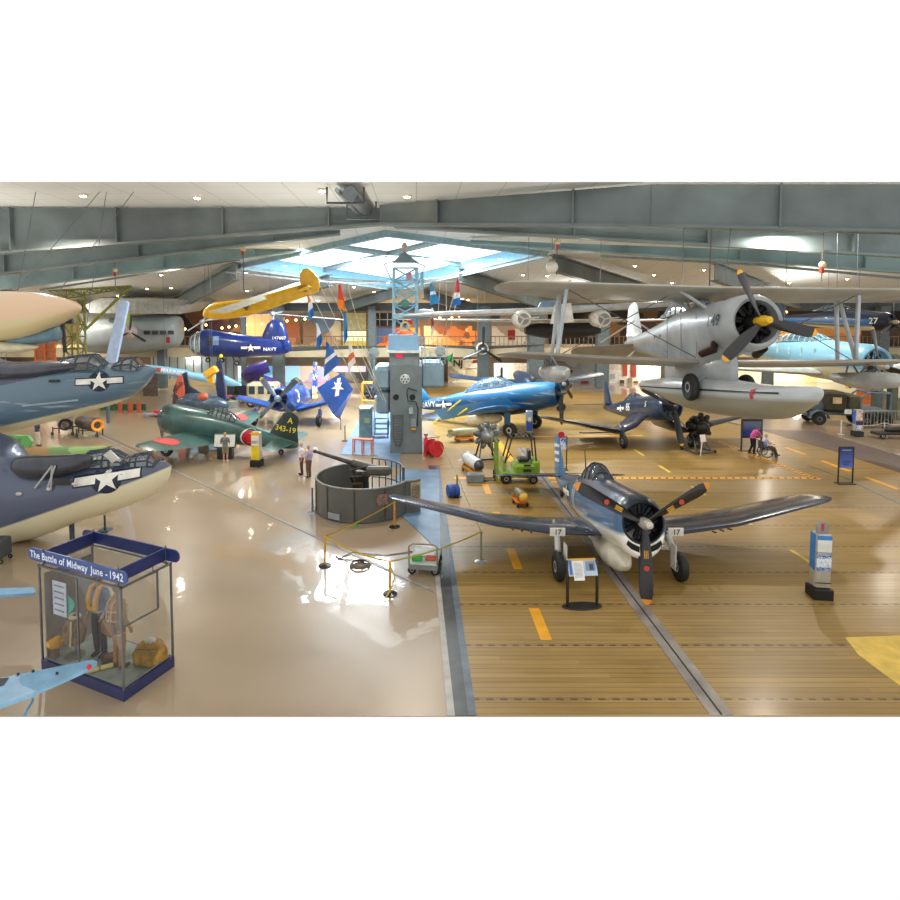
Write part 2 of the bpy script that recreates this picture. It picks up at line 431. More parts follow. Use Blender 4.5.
def build_ceiling():
    ys = [YC, 23.4, 26, 30, 34, 38, 42, 46, 50, 54, 60]; xs = [HX0, -36, -28, -20, -12, -6, 0, 6, 12, 20, 28, 36, 46, HX1]
    vs = [Vector((x, y)) for y in ys for x in xs]; n0 = len(vs)
    # drop grid points close to the hole rim
    hole = [Vector((s.x, s.y)) for s in SKY]
    ed = []
    vs += hole; ed = [(n0+i, n0+(i+1) % 4) for i in range(4)]
    r = geometry.delaunay_2d_cdt(vs, ed, [], 0, 1e-5)
    def inside(c):
        s = 0
        for i in range(4):
            a, b = hole[i], hole[(i+1) % 4]
            if (b-a).cross(c-a) > 0: s += 1
            else: s -= 1
        return abs(s) == 4
    fs = []
    for f in r[2]:
        c = sum((r[0][i] for i in f), Vector((0, 0)))/len(f)
        if not inside(c): fs.append(tuple(f))
    mb = MB(); mb.add([(v.x, v.y, ceil_z(v.x, v.y)) for v in r[0]], fs)
    struct('ceiling', mb, ceiling_mat(), smooth=0)
build_ceiling()
# skylight well: pale blue curb walls and bright glazing in four panes
well = MB(); top = [s + Vector((0, 0, .75)) for s in SKY]
for i in range(4):
    j = (i+1) % 4; well.quad([SKY[i], SKY[j], top[j], top[i]])
sky_wall = struct('trim_70', well, mat('#7fb6d0', .5, var=.05, emit=.05), smooth=0)
cen = sum(top, Vector())/4
for i in range(4):
    a, b2, c2 = top[i], top[(i+1) % 4], top[i-1]
    q = [a, (a+b2)/2, cen, (a+c2)/2]
    q = [p + (sum(q, Vector())/4-p)*.03 for p in q]
    m_ = MB(); m_.prism(q, (0, 0, .05)); struct('window_%d' % (i+1), m_, emis('#f4fbff', 1.5), smooth=0)
mu = MB()
def ibeam_pts(a, b, h, w, tf=.06, tw=.04, mb=None, h2=None):
    """an I-section beam hanging below the line a-b"""
    mb = mb or MB(); a, b = Vector(a), Vector(b); h2 = h2 if h2 is not None else h
    d = (b-a).normalized(); s_ = d.cross(Vector((0, 0, 1))).normalized(); z = Vector((0, 0, 1))
    for (wd, t0, t1, T0, T1) in ((tw, 0, h, 0, h2), (w, -.001, tf, -.001, tf), (w, h-tf, h, h2-tf, h2)):
        ra = [a+s_*wd/2-z*t0, a-s_*wd/2-z*t0, a-s_*wd/2-z*t1, a+s_*wd/2-z*t1]
        rb = [b+s_*wd/2-z*T0, b-s_*wd/2-z*T0, b-s_*wd/2-z*T1, b+s_*wd/2-z*T1]
        mb.loft([ra, rb], True)
    return mb
for a, b2 in (((top[0]+top[1])/2, (top[2]+top[3])/2), ((top[1]+top[2])/2, (top[3]+top[0])/2)):
    ibeam_pts(a, b2, .35, .22, mb=mu)
struct('trim_71', mu, mat('#7c8f92', .5), smooth=0)
rim = MB()
for i in range(4): ibeam_pts(SKY[i]-V(0, 0, 0), SKY[(i+1) % 4], .34, .25, mb=rim)
struct('trim_72', rim, mat('#9dbcc4', .5), smooth=0)

# ---- roof frames (steel I-beams). each is a beam with stiffener plates
def roof_beam(tl, bl_, tr, br, Ya, Yb, m, label, stiff=3, fl=.55, name='roof_beam'):
    """top-left, bottom-left, top-right, bottom-right seen at pixels; ends at depths Ya, Yb"""
    A, a = at(*tl, Ya), at(*bl_, Ya); B, b_ = at(*tr, Yb), at(*br, Yb)
    a.x = A.x; b_.x = B.x
    t = tag(bpy.data.objects.new(name, None), label, 'beam', 'steel roof beams'); COL.objects.link(t); del t['group']
    web = MB(); d = (B-A); d.z = 0; s_ = Vector((d.y, -d.x, 0)).normalized()
    def slab(p0, p1, p2, p3, w):
        web.loft([[p0-s_*w, p1-s_*w, p1+s_*w, p0+s_*w], [p3-s_*w, p2-s_*w, p2+s_*w, p3+s_*w]], True)
    slab(A, a, b_, B, .03)
    web.build('web', m, t, smooth=0)
    web = MB(); z = V(0, 0, .05); slab(a+z, a-z, b_-z, b_+z, fl/2); web.build('bottom_flange', m, t, smooth=0)
    for i in range(stiff):
        f = (i+.5)/stiff; p, q = A.lerp(B, f), a.lerp(b_, f); sp = MB()
        dd = d.normalized()*.03
        sp.loft([[p-s_*fl/2-dd, p+s_*fl/2-dd, p+s_*fl/2+dd, p-s_*fl/2+dd], [q-s_*fl/2-dd, q+s_*fl/2-dd, q+s_*fl/2+dd, q-s_*fl/2+dd]], True)
        sp.build('stiffener', m, t, smooth=0)
    return t
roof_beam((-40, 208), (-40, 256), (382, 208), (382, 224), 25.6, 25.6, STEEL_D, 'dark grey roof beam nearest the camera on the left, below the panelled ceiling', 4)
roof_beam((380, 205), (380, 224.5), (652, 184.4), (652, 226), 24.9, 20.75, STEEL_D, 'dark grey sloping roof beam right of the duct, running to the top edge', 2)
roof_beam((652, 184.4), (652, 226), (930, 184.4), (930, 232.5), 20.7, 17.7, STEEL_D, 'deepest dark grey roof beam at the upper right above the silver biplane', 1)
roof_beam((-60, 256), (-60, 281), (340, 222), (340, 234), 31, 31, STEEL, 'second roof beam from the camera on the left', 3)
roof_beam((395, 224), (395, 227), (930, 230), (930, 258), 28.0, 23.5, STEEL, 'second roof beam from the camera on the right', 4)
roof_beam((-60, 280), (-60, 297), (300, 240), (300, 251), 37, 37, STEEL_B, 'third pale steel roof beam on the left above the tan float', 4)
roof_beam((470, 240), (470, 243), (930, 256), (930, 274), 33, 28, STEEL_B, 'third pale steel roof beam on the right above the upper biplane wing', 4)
rad = [((236, 263), (150, 312), 42, 59, 1.6), ((330, 262), (225, 308), 46, 59, 1.3), ((395, 287), (300, 314), 50, 59.5, 1.2),
       ((459, 266), (575, 308), 44, 59, 1.5), ((552, 250), (668, 291), 39, 50, 1.5), ((424, 289), (500, 312), 51, 59.5, 1.2), ((715, 262), (800, 296), 34, 54, 1.5), ((-20, 285), (90, 300), 40, 58, 1.2)]
nm = ['steep roof rafter left of the skylight above the grey patrol aircraft', 'roof rafter behind the yellow aircraft tail', 'far roof rafter left of the lattice mast top', 'roof rafter right of the skylight above the white flying boat wing',
      'roof rafter above the left half of the upper biplane wing', 'far roof rafter just right of the lattice mast', 'roof rafter above the raised propeller blade of the silver biplane', 'far roof rafter above the olive lattice tower']
for (a, b_, ya, yb, h), l in zip(rad, nm):
    A, B = at(*a, ya), at(*b_, yb)
    A.z = min(A.z, ceil_z(A.x, ya)); B.z = min(B.z, ceil_z(B.x, yb)-.1)
    o = ibeam_pts(A, B, h*.75, .5, .09, .05).build('roof_rafter', STEEL_D if 'steep' not in l else STEEL, smooth=0); tag(o, l, 'beam')
# duct and conduits at the ridge
t = thing('ventilation_duct', 'round grey duct running from the top edge down to the skylight', 'duct', at(345, 184, 20.9))
def rel(t, p): return t.matrix_world.inverted() @ Vector(p)
a, b_ = at(352, 186, 20.95), at(378, 221, 29)
a.z = 11.7
m_ = MB(); m_.tube([rel(t, at(350, 193.5, 20.9)), rel(t, at(377, 220, 30))], .26, 18); m_.build('duct_pipe', mat('#6f7574', .4, .2), t)
m_ = MB(); m_.tube([rel(t, at(337, 190, 20.9)), rel(t, at(368, 224, 29))], .09, 8); m_.tube([rel(t, at(342, 189, 20.9)), rel(t, at(371, 224, 29))], .07, 8); m_.build('conduit', mat('#9aa0a0', .4, .3), t)
for (x0, y0, x1, y1, Y) in ((327, 187, 364, 203, 21.4), (347, 195, 376, 219, 24.5)):
    m_ = MB(); m_.tube([rel(t, at(*p, Y)) for p in ((x0, y0), (x0, y1), (x1, y1), (x1, y0))], .045, 6); m_.build('hanger_bracket', mat('#50585a', .4), t)
# sprinkler / pipe runs under the third beam
for pts, l in (([(600, 256, 30), (760, 265, 28.5), (900, 278, 27)], 'long grey pipe run under the right roof beams'),
               ([(40, 290, 36), (130, 276, 36.5), (240, 260, 37)], 'long grey pipe run under the left roof beams'),
               ([(225, 272, 40), (300, 280, 44), (360, 284, 46), (440, 278, 44), (540, 255, 37)], 'thin pale pipe curving beneath the skylight rim')):
    m_ = MB(); m_.tube([at(*p) for p in pts], .07, 6); tag(m_.build('ceiling_pipe', mat('#8a9294', .4, .3)), l, 'pipe')

# ---- downlights
lens = emis('#ffdcae', 50); lens_w = emis('#fff2da', 14)
def downlight(px, py, r, label):
    p = ceil_hit(px, py); t = thing('ceiling_light', label, 'ceiling light', p - V(0, 0, .02), group='recessed ceiling lights')
    m_ = MB(); m_.latheZ([(r*1.35, .0), (r*1.35, -.04), (r*1.05, -.06)], 14); m_.build('trim_ring', mat('#e8dcc8', .5), t)
    m_ = MB(); m_.latheZ([(r, -.045), (r*.7, -.09), (.02, -.11)], 12); m_.build('lens', lens, t)
for i, (x, y) in enumerate([(83, 194), (197, 196), (407, 195), (322, 189), (161, 274), (147, 288), (171, 287), (135, 297), (246, 272), (266, 275), (225, 273), (285, 265), (208, 282), (247, 290), (262, 301), (318, 300), (340, 298), (354, 286), (388, 282), (374, 291), (368, 303), (392, 304),
        (480, 282), (502, 288), (523, 274), (547, 275), (500, 258), (570, 281), (559, 260), (635, 265), (654, 274), (672, 282), (704, 269), (720, 278), (777, 273), (789, 282), (847, 278), (462, 298), (487, 304), (447, 300), (468, 299), (600, 284), (620, 279), (100, 300), (118, 295)]):
    downlight(x, y, .13 if y > 200 else .14, 'small warm recessed downlight in the white ceiling')

# ---- area lights: overhead, skylight and gallery light, plus added uplight
def area(loc, size, power, col=(1, 1, 1), rot=(0, 0, 0), sy=None):
    l = bpy.data.lights.new('area_light', 'AREA'); l.energy = power; l.color = col; l.size = size
    if sy: l.shape = 'RECTANGLE'; l.size_y = sy
    o = bpy.data.objects.new('area_light', l); COL.objects.link(o); o.location = loc; o.rotation_euler = rot
    return o
for x in (-30, -15, 0, 15, 30):
    for y in (24, 36, 49):
        if abs(x) < 14 and 30 < y < 50: continue
        area((x, y, min(ceil_z(x, y)-1.3, 10.6)), .22, 560, (1, .91, .8))
area(cen - V(0, 0, .3), 11, 9500, (.86, .94, 1), sy=9)
for x in (-36, -18, 0, 18, 36): area((x, 58, 7.2), .5, 420, (1, .78, .55))
for x in (-36, -22, -8, 8, 24, 38): area((x, 57.5, 3.0), .6, 380, (1, .95, .88))

for x, y, z, p_ in ((-18, 23, 6.5, 190), (-4, 23, 6.5, 190), (8, 22.6, 6.5, 120), (-28, 48, 5.5, 120), (-12, 56, 6.4, 160), (14, 50, 6.8, 260), (30, 46, 7.2, 260), (22, 33, 8.6, 160)):  # unseen upward fill, added to brighten the ceiling; no fixtures there
    area((x, y, z), .8, p_, (1, .97, .9), rot=(PI, 0, 0))
# ================================================================ rear galleries; their lighting is partly put into wall colour and glow
GW = mat('#b9b0a0', .7); CR = mat('#cfc4a8', .7)
b = MB(); b.box(((HX0+HX1)/2, 63, 4.2), (HX1-HX0, .3, 8.4)); struct('wall_back', b, mat('#a08c74', .8, var=.2, scale=.3), smooth=0)
b = MB(); b.box((HX0, (YC+63)/2+18, 4.2), (.3, 63-YC-36, 8.4)); struct('wall_left', b, mat('#7f8685', .8), smooth=0)
b = MB(); b.box((HX1, (YC+63)/2+18, 4.2), (.3, 63-YC-36, 8.4)); struct('wall_right', b, mat('#8c7a62', .8), smooth=0)
# mezzanine floor with its pale fascia
b = MB(); b.box((5, 58.9, 3.55), (102, 7.8, .5)); struct('floor_mezzanine', b, mat('#c2b594', .6, var=.1), smooth=0)
b = MB(); b.box((5, 54.9, 3.45), (102, .25, .9)); struct('trim_80', b, mat('#cbbd9c', .6, var=.1, scale=.6), smooth=0)
b = MB(); b.box((5, 54.95, 7.75), (102, .4, .75)); struct('trim_81', b, mat('#4c5456', .6), smooth=0)
# railing along the mezzanine edge
rl = thing('balcony_railing', 'long brown balcony railing on the edge of the mezzanine floor', 'railing', (5, 54.9, 3.9))
m_ = MB(); m_.box((0, 0, 1.05), (101, .1, .08)); m_.build('handrail', mat('#8a6a4a', .5), rl, smooth=0)
m_ = MB()
for i in range(240): m_.box((-50+i*.42, 0, .52), (.05, .04, 1.0))
m_.build('baluster_row', mat('#8d7f6a', .5), rl, smooth=0)
# columns
cm = mat('#5f6a6c', .5, var=.1)
def column(px, wpx, ya, yb, Y, label, m=cm):
    a, b_ = at(px, ya, Y), at(px, yb, Y); w_ = wpx*Y/FPX; zb = max(0, b_.z)
    c = MB(); c.bbox((0, 0, (a.z-zb)/2), (w_, w_*.8, a.z-zb), .05)
    o = c.build('steel_column', m, smooth=0); o.location = (a.x, Y, zb); return tag(o, label, 'column')
for px, w_, l in ((161, 8, 'grey steel column behind the light blue tail boom'), (278, 11, 'grey steel column behind the blue folded-wing aircraft'), (243, 5, 'thin grey steel column left of the purple slide'),
                  (372, 8, 'dark steel column just left of the lattice mast'), (484, 12, 'grey steel column behind the hanging three-bladed propeller'), (536, 15, 'wide grey steel column behind the tan balcony left of the silver biplane tail'), (603, 12, 'grey steel column right of the silver wall panel'),
                  (770, 9, 'steel column behind the silver biplane nose'), (883, 10, 'grey steel column at the right edge above the truck')):
    column(px, w_, 306, 388, 54.2, l)
def panel(x0, y0, x1, y1, Y, m, name, label, cat='panel', th=.12, group=None):
    a, b_ = at(x0, y0, Y), at(x1, y1, Y)
    zt, zb = a.z, max(b_.z, 0)
    c = MB(); c.box(((b_.x-a.x)/2, 0, (zt-zb)/2), (abs(b_.x-a.x), th, zt-zb))
    o = c.build(name, m, smooth=0); o.location = (a.x, Y, zb); return tag(o, label, cat, group)
def mottled(cols, scale=1.2, emit=0, rough=.7):
    key = ('mot', tuple(cols), scale, emit)
    if key in MATS: return MATS[key]
    m, nt, b = new_mat('printed_or_lit_mural')
    tc = N(nt, 'ShaderNodeTexCoord'); vo = N(nt, 'ShaderNodeTexVoronoi'); vo.inputs['Scale'].default_value = scale
    nz = N(nt, 'ShaderNodeTexNoise'); nz.inputs['Scale'].default_value = scale*1.7; nt.links.new(tc.outputs['Object'], nz.inputs['Vector'])
    ad = N(nt, 'ShaderNodeVectorMath', operation='ADD'); nt.links.new(tc.outputs['Object'], ad.inputs[0]); nt.links.new(nz.outputs['Color'], ad.inputs[1])
    nt.links.new(ad.outputs[0], vo.inputs['Vector'])
    sx = N(nt, 'ShaderNodeSeparateColor'); nt.links.new(vo.outputs['Color'], sx.inputs[0])
    r = N(nt, 'ShaderNodeValToRGB'); r.color_ramp.interpolation = 'CONSTANT'; nt.links.new(sx.outputs[0], r.inputs[0])
    e = r.color_ramp.elements
    while len(e) < len(cols): e.new(.5)
    for i, c in enumerate(cols): e[i].position = i/len(cols); e[i].color = lin(c)
    nt.links.new(r.outputs[0], b.inputs['Base Color']); b.inputs['Roughness'].default_value = rough
    if emit: nt.links.new(r.outputs[0], b.inputs['Emission Color']); b.inputs['Emission Strength'].default_value = emit  # emission imitates gallery lighting falling on the panel
    MATS[key] = m; return m
G = panel
# upper level
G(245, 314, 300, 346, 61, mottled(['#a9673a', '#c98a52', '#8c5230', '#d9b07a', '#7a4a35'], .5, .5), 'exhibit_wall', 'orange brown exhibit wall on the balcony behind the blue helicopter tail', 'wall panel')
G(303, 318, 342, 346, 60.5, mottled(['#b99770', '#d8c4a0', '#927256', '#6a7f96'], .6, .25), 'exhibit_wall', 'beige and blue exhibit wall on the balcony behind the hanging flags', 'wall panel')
G(341, 310, 368, 347, 60.3, mat('#8a7a5c', .7), 'exhibit_wall', 'olive brown wall carrying the lit boards left of the mast', 'wall panel')
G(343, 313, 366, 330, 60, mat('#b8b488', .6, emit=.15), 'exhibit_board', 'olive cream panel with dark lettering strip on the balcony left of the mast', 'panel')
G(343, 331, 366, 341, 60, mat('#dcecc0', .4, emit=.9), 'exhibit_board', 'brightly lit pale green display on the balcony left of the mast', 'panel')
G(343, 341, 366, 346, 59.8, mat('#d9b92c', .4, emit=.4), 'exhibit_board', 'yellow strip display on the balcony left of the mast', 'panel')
b0 = thing('gallery_window', 'dark gallery window with pale mullions above the orange displays behind the mast', 'window', at(372, 326, 60.2))
a_, c_ = at(373, 313, 60.2), at(412, 326, 60.2); W_, H_ = c_.x-a_.x, a_.z-c_.z
m_ = MB(); m_.box((W_/2, 0, H_/2), (W_, .08, H_)); m_.build('pane', mat('#14181b', .2), b0, smooth=0)
m_ = MB()
for i in range(6): m_.box((W_*i/5, -.06, H_/2), (.07, .06, H_))
m_.box((W_/2, -.06, H_*.5), (W_, .06, .07)); m_.build('mullions', mat('#b9b8ac', .5), b0, smooth=0)
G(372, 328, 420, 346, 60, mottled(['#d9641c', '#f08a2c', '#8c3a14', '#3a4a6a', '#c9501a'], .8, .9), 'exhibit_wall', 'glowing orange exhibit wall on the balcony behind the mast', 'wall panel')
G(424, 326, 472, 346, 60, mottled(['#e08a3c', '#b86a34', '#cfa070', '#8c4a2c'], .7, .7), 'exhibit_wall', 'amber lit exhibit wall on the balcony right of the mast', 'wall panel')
G(492, 326, 528, 346, 60, mottled(['#c9bda4', '#d8ccb4', '#b09a80'], .8, .3), 'exhibit_wall', 'cream exhibit wall on the balcony left of the wide column', 'wall panel')
G(508, 330, 515, 340, 59.8, mat('#a3201c', .5, emit=.2), 'wall_poster', 'small red square poster on the cream balcony wall', 'poster')
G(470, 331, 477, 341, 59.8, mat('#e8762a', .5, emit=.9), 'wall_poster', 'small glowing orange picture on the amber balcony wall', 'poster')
G(548, 306, 600, 344, 58, mat('#1d1713', .8, var=.3), 'diorama_wall', 'very dark diorama wall behind the left biplane strut', 'wall panel')
G(600, 306, 690, 346, 58, mottled(['#4a3320', '#6b4c2c', '#2c2018', '#8a6236', '#3a2a1a'], .8, .1), 'diorama_wall', 'brown camouflage netted diorama wall behind the biplane tail', 'wall panel')
G(770, 300, 900, 330, 59, mat('#3a2c20', .8, var=.4, scale=.4), 'diorama_wall', 'dark brown upper wall behind the floatplane numbered 27', 'wall panel')
G(765, 328, 862, 352, 58.5, mottled(['#b47a3a', '#c98f4c', '#a06a30'], .3, .35), 'exhibit_wall', 'tan boarded exhibit wall on the right balcony behind the biplane propeller', 'wall panel')
G(862, 322, 925, 350, 58.4, mottled(['#3a2a1e', '#57402a', '#2a201a'], .6, .05), 'exhibit_wall', 'dark exhibit wall on the balcony at the right edge', 'wall panel')
G(80, 308, 130, 342, 60.5, mat('#8f9898', .7), 'exhibit_wall', 'grey wall behind the olive lattice tower', 'wall panel')
G(172, 310, 245, 345, 60.6, mottled(['#3b2a26', '#4a2f3a', '#2a2426', '#6b4a34'], .5, .1), 'diorama_wall', 'dark wall on the balcony above the helicopter nose', 'wall panel')
# ground level
G(151, 356, 238, 393, 57.5, mottled(['#aab9bd', '#b9c4c2', '#9fb2b8'], .2, .15), 'curtain_wall', 'pale grey glazed curtain wall behind the dark folded aircraft', 'wall panel')
t = thing('window_mullions', 'row of tall brown mullions on the pale curtain wall', 'window frame', at(151, 393, 57.2))
for i in range(11):
    m_ = MB(); m_.box((at(154+i*8, 380, 57.2).x-t.location.x, 0, 2), (.1, .12, 4)); m_.build('mullion', mat('#8d8672', .5), t, smooth=0)
G(151, 379, 238, 395, 57.1, mottled(['#c9b486', '#d4c49a', '#b09a70'], .4, .15), 'low_partition', 'low sand coloured partition in front of the curtain wall', 'partition')
G(143, 373, 158, 402, 50, mat('#5a4c42', .6, var=.2), 'storage_locker', 'tall dark brown panel behind the tip of the upper seaplane hull', 'panel')
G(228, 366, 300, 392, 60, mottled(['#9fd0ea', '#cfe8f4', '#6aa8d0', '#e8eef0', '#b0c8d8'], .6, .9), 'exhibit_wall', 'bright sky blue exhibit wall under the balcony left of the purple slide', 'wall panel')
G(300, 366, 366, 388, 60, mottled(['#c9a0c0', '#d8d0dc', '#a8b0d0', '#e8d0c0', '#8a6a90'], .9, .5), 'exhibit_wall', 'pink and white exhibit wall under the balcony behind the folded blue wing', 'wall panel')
G(330, 372, 372, 400, 59, mottled(['#4a4a48', '#6a6458', '#8a7a50', '#3a3c40'], 1, 0), 'exhibit_wall', 'dark cluttered exhibit wall behind the yellow engine stand', 'wall panel')
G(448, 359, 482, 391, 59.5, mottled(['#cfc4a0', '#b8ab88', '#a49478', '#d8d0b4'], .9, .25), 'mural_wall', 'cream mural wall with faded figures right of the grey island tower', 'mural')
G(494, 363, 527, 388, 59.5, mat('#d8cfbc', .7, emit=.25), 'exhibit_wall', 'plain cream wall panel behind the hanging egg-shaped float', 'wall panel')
G(545, 362, 600, 395, 59, mottled(['#8c9296', '#9aa0a2', '#7c8488', '#a8acac'], .5, .05), 'metal_wall_panel', 'silver riveted aircraft wall panel beside the red door', 'wall panel')
G(581, 381, 588, 394, 58.8, mat('#7c1c18', .5), 'door_panel', 'small dark red door in the silver wall panel', 'door panel')
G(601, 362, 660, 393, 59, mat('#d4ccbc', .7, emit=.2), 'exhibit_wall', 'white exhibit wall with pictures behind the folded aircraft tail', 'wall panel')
G(623, 362, 627, 376, 58.92, mat('#b4442c', .5), 'banner', 'narrow red banner left of two on the white wall', 'banner')
G(631, 362, 636, 377, 58.92, mat('#8c3424', .5), 'banner', 'wider brick red banner right of two on the white wall', 'banner')
for i, (x, y) in enumerate(((604, 375), (611, 377), (620, 383), (628, 381), (634, 384), (642, 382), (650, 383))):
    G(x, y-3, x+4, y+2, 58.9, mat(['#6b4a34', '#a9bcc8', '#4a4440', '#8c7a60'][i % 4], .5), 'framed_picture', 'small framed picture in the row on the white exhibit wall', 'picture', group='pictures on the white wall')
G(452, 361, 482, 368, 59.3, mat('#e0d8c0', .6), 'wall_sign', 'pale sign board on the mural wall right of the island tower', 'sign')
mark('lettering', text_mesh('NJ', 1.0), mat('#2a2420', .6), None, at(458, 363.5, 59.2), (1, 0, 0), (0, 0, 1)); bpy.data.objects['lettering'].parent = bpy.data.objects['wall_sign']
bpy.data.objects['lettering'].matrix_parent_inverse = Matrix.Translation(-bpy.data.objects['wall_sign'].location)
G(473, 360, 482, 363, 59.2, mat('#8c1f1c', .5), 'wall_sign', 'small red and white sign at the right end of the mural wall', 'sign')
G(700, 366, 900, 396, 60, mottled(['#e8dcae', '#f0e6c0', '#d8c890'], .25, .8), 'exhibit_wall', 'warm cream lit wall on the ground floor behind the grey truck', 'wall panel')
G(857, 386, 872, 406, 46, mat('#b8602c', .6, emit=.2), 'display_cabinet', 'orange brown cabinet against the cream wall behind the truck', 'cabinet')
G(862, 389, 868, 392, 45.92, mat('#8a9078', .5), 'framed_picture', 'small grey picture on the orange brown cabinet', 'picture')
for i, (x, w_) in enumerate(((128, 5), (118, 4), (137, 4))):
    G(x, 402, x+w_, 415, 42, mat('#b8553a', .6), 'red_post', 'short red post in the row under the upper seaplane hull', 'post', group='red posts under the hull')
G(100, 404, 146, 412, 43, mat('#2f5a34', .7), 'low_fence', 'low dark green panel behind the red posts', 'panel')
# warm bulbs of the gallery
for i in range(26):
    x = [160, 172, 185, 222, 229, 236, 247, 262, 270, 280, 287, 296, 305, 440, 452, 459, 470, 478, 482, 505, 786, 800, 812, 878, 864, 206][i]; y = 312 + (i*37 % 19)
    if x > 780: y = 306 + i % 7
    p = at(x, y, 56.5); p.z = min(p.z, 7.6); t = thing('gallery_bulb', 'warm hanging bulb under the balcony ceiling', 'light bulb', p, group='warm bulbs of the balcony')
    m_ = MB(); m_.ball((0, 0, 0), .13, 8, 6); m_.build('bulb', emis('#ffb468', 7), t)
    m_ = MB(); m_.tube([(0, 0, .1), (0, 0, 7.9-p.z)], .012, 4); m_.build('cord', mat('#2a2622', .8), t)
# ================================================================ aircraft
def fring(x, zc, hw, up, dn, p=2.2, n=28, yc=0):
    o = []
    for k in range(n):
        a = 2*PI*k/n; c, s = math.cos(a), math.sin(a)
        o.append((x, yc + hw*math.copysign(abs(c)**(2/p), c), zc + (up if s > 0 else dn)*math.copysign(abs(s)**(2/p), s)))
    return o
def smooth_st(st, sub=3):
    """Catmull-Rom between stations"""
    out = []
    st = [tuple(s) + (2.2,)*(6-len(s)) for s in st]
    for i in range(len(st)-1):
        p0, p1, p2, p3 = st[max(i-1, 0)], st[i], st[i+1], st[min(i+2, len(st)-1)]
        for j in range(sub):
            t = j/sub
            out.append(tuple(.5*(2*b + (c-a)*t + (2*a-5*b+4*c-d)*t*t + (3*b-a-3*c+d)*t**3) for a, b, c, d in zip(p0, p1, p2, p3)))
    out.append(st[-1]); return out
def fuselage(st, pre, sub=3, n=28):
    b = MB(pre); b.loft([fring(x, zc, max(hw, .01), max(u, .01), max(d, .01), p, n) for x, zc, hw, u, d, p in smooth_st(st, sub)]); return b
AF = [(1, 0), (.9, .3), (.75, .62), (.55, .9), (.35, 1), (.2, .92), (.1, .72), (.04, .46), (.01, .22), (0, 0)]
def foil(y, xle, z, ch, t, ax='Y'):
    up = [(xle - ch*u, z + ch*t*.5*v*1.15) for u, v in AF]; lo = [(xle - ch*u, z - ch*t*.5*v*.75) for u, v in reversed(AF[1:-1])]
    pts = up + lo
    if ax == 'Y': return [(x, y, q) for x, q in pts]
    return [(x, q - z, y) for x, q in pts]          # fin: y is height, thickness across
def wing_mb(st, side, pre, tip=.5, ax='Y', tipfrac=1.0):
    """stations (span, xle, z, chord, thickness); rounded tip of length `tip`"""
    st = list(st); y, xle, z, ch, t = st[-1]; y0, _, z0, _, _ = st[-2]; dz = (z-z0)/(y-y0)
    if tip:
        for f in (.3, .55, .75, .9, .98):
            k = math.sqrt(1-f*f); st.append((y + tip*f, xle - ch*(1-k)*.42, z + dz*tip*f, ch*k, t*k))
    b = MB(pre)
    b.loft([foil(side*y if ax == 'Y' else y, xle, z, ch, t, ax) for y, xle, z, ch, t in st], True)
    return b
def propeller(root, pre, c, r, angles, w=.3, col='#1b1a18', tip='#e79a1e', hub=.16, hubL=.35, hubcol='#c9c3b4', spin=None, tipl=.06, logo=False):
    c = Vector(c); M = pre @ Matrix.Translation(c)
    h = MB(M)
    if spin: h.lathe([(spin[0]*math.sqrt(max(0, 1-(i/6)**2))+.002, spin[1]*i/6) for i in range(7)], 18)
    else: h.lathe([(hub*.9, -.2), (hub, 0), (hub*.95, hubL*.4), (hub*.7, hubL*.7), (hub*.62, hubL*.9), (.02, hubL)], 16)
    h.build('propeller_hub', mat(hubcol, .35, .3), root)
    for a in angles:
        Q = M @ Matrix.Rotation(-R(a), 4, 'X')
        def sec(f):
            prof = min(1, .45 + 1.9*f) if f < .3 else 1.0
            if f > .8: prof = math.sqrt(max(.03, 1-((f-.8)/.205)**2))
            ww = w*prof*.5; th = .045*(1-f*.7)*max(r/2, .5); tw = -R(50-36*f); z = hub*.5 + (r-hub*.5)*f; o = []
            for k in range(10):
                q = 2*PI*k/10; x, y = th*math.sin(q), ww*math.cos(q)
                o.append((x*math.cos(tw) + y*math.sin(tw), -x*math.sin(tw) + y*math.cos(tw), z))
            return o
        fs = [0, .05, .12, .22, .35, .5, .65, .78, .86, .92, 1-tipl]
        bl_ = MB(Q); bl_.loft([sec(f) for f in fs]); bo = bl_.build('propeller_blade', mat(col, .3, coat=.3), root)
        tp = MB(Q); tp.loft([sec(1-tipl), sec(1-tipl*.5), sec(.995)]); tp.build('blade_tip', mat(tip, .4), bo)
        if logo:
            mark('blade_emblem', disc_2d(.07, 12), mat('#c0391f', .5), bo, (.08, 0, r*.55), (0, 1, 0), (0, 0, 1), bl_c(bl_, Q), .004, 0, Q)
            [mark('blade_caption', rect_2d(-.012, -.1, .012, .1), mat('#d8a020', .5), bo, (.1, q_, r*.38), (0, 1, 0), (0, 0, 1), None, .0, 0, Q) for q_ in (-.035, .01, .05)]
def bl_c(b, Q): return None
def engine(root, pre, c, r, n=9, col='#23211f', core='#5a5a58'):
    M = pre @ Matrix.Translation(c)
    b = MB(M); b.lathe([(r, -.5), (r, -.42), (.02, -.41)], 24); b.build('engine_baffle', mat('#0d0d0d', .7), root)
    b = MB(M)
    for k in range(n):
        Q = Matrix.Rotation(2*PI*k/n, 4, 'X')
        b.tube([(-.15, 0, r*.3), (-.15, 0, r*.62), (-.15, 0, r*.64), (-.15, 0, r*.95)], [r*.13, r*.13, r*.17, r*.16], 8, M=Q)
        b.tube([(-.02, r*.1, r*.3), (-.02, r*.1, r*.85)], r*.03, 5, M=Q)
    eo = b.build('engine', mat(col, .4, .5, var=.3), root)
    b = MB(M); b.lathe([(r*.4, -.3), (r*.4, -.05), (r*.3, .1), (r*.18, .22), (.02, .24)], 16); b.build('crankcase', mat(core, .35, .6), eo)
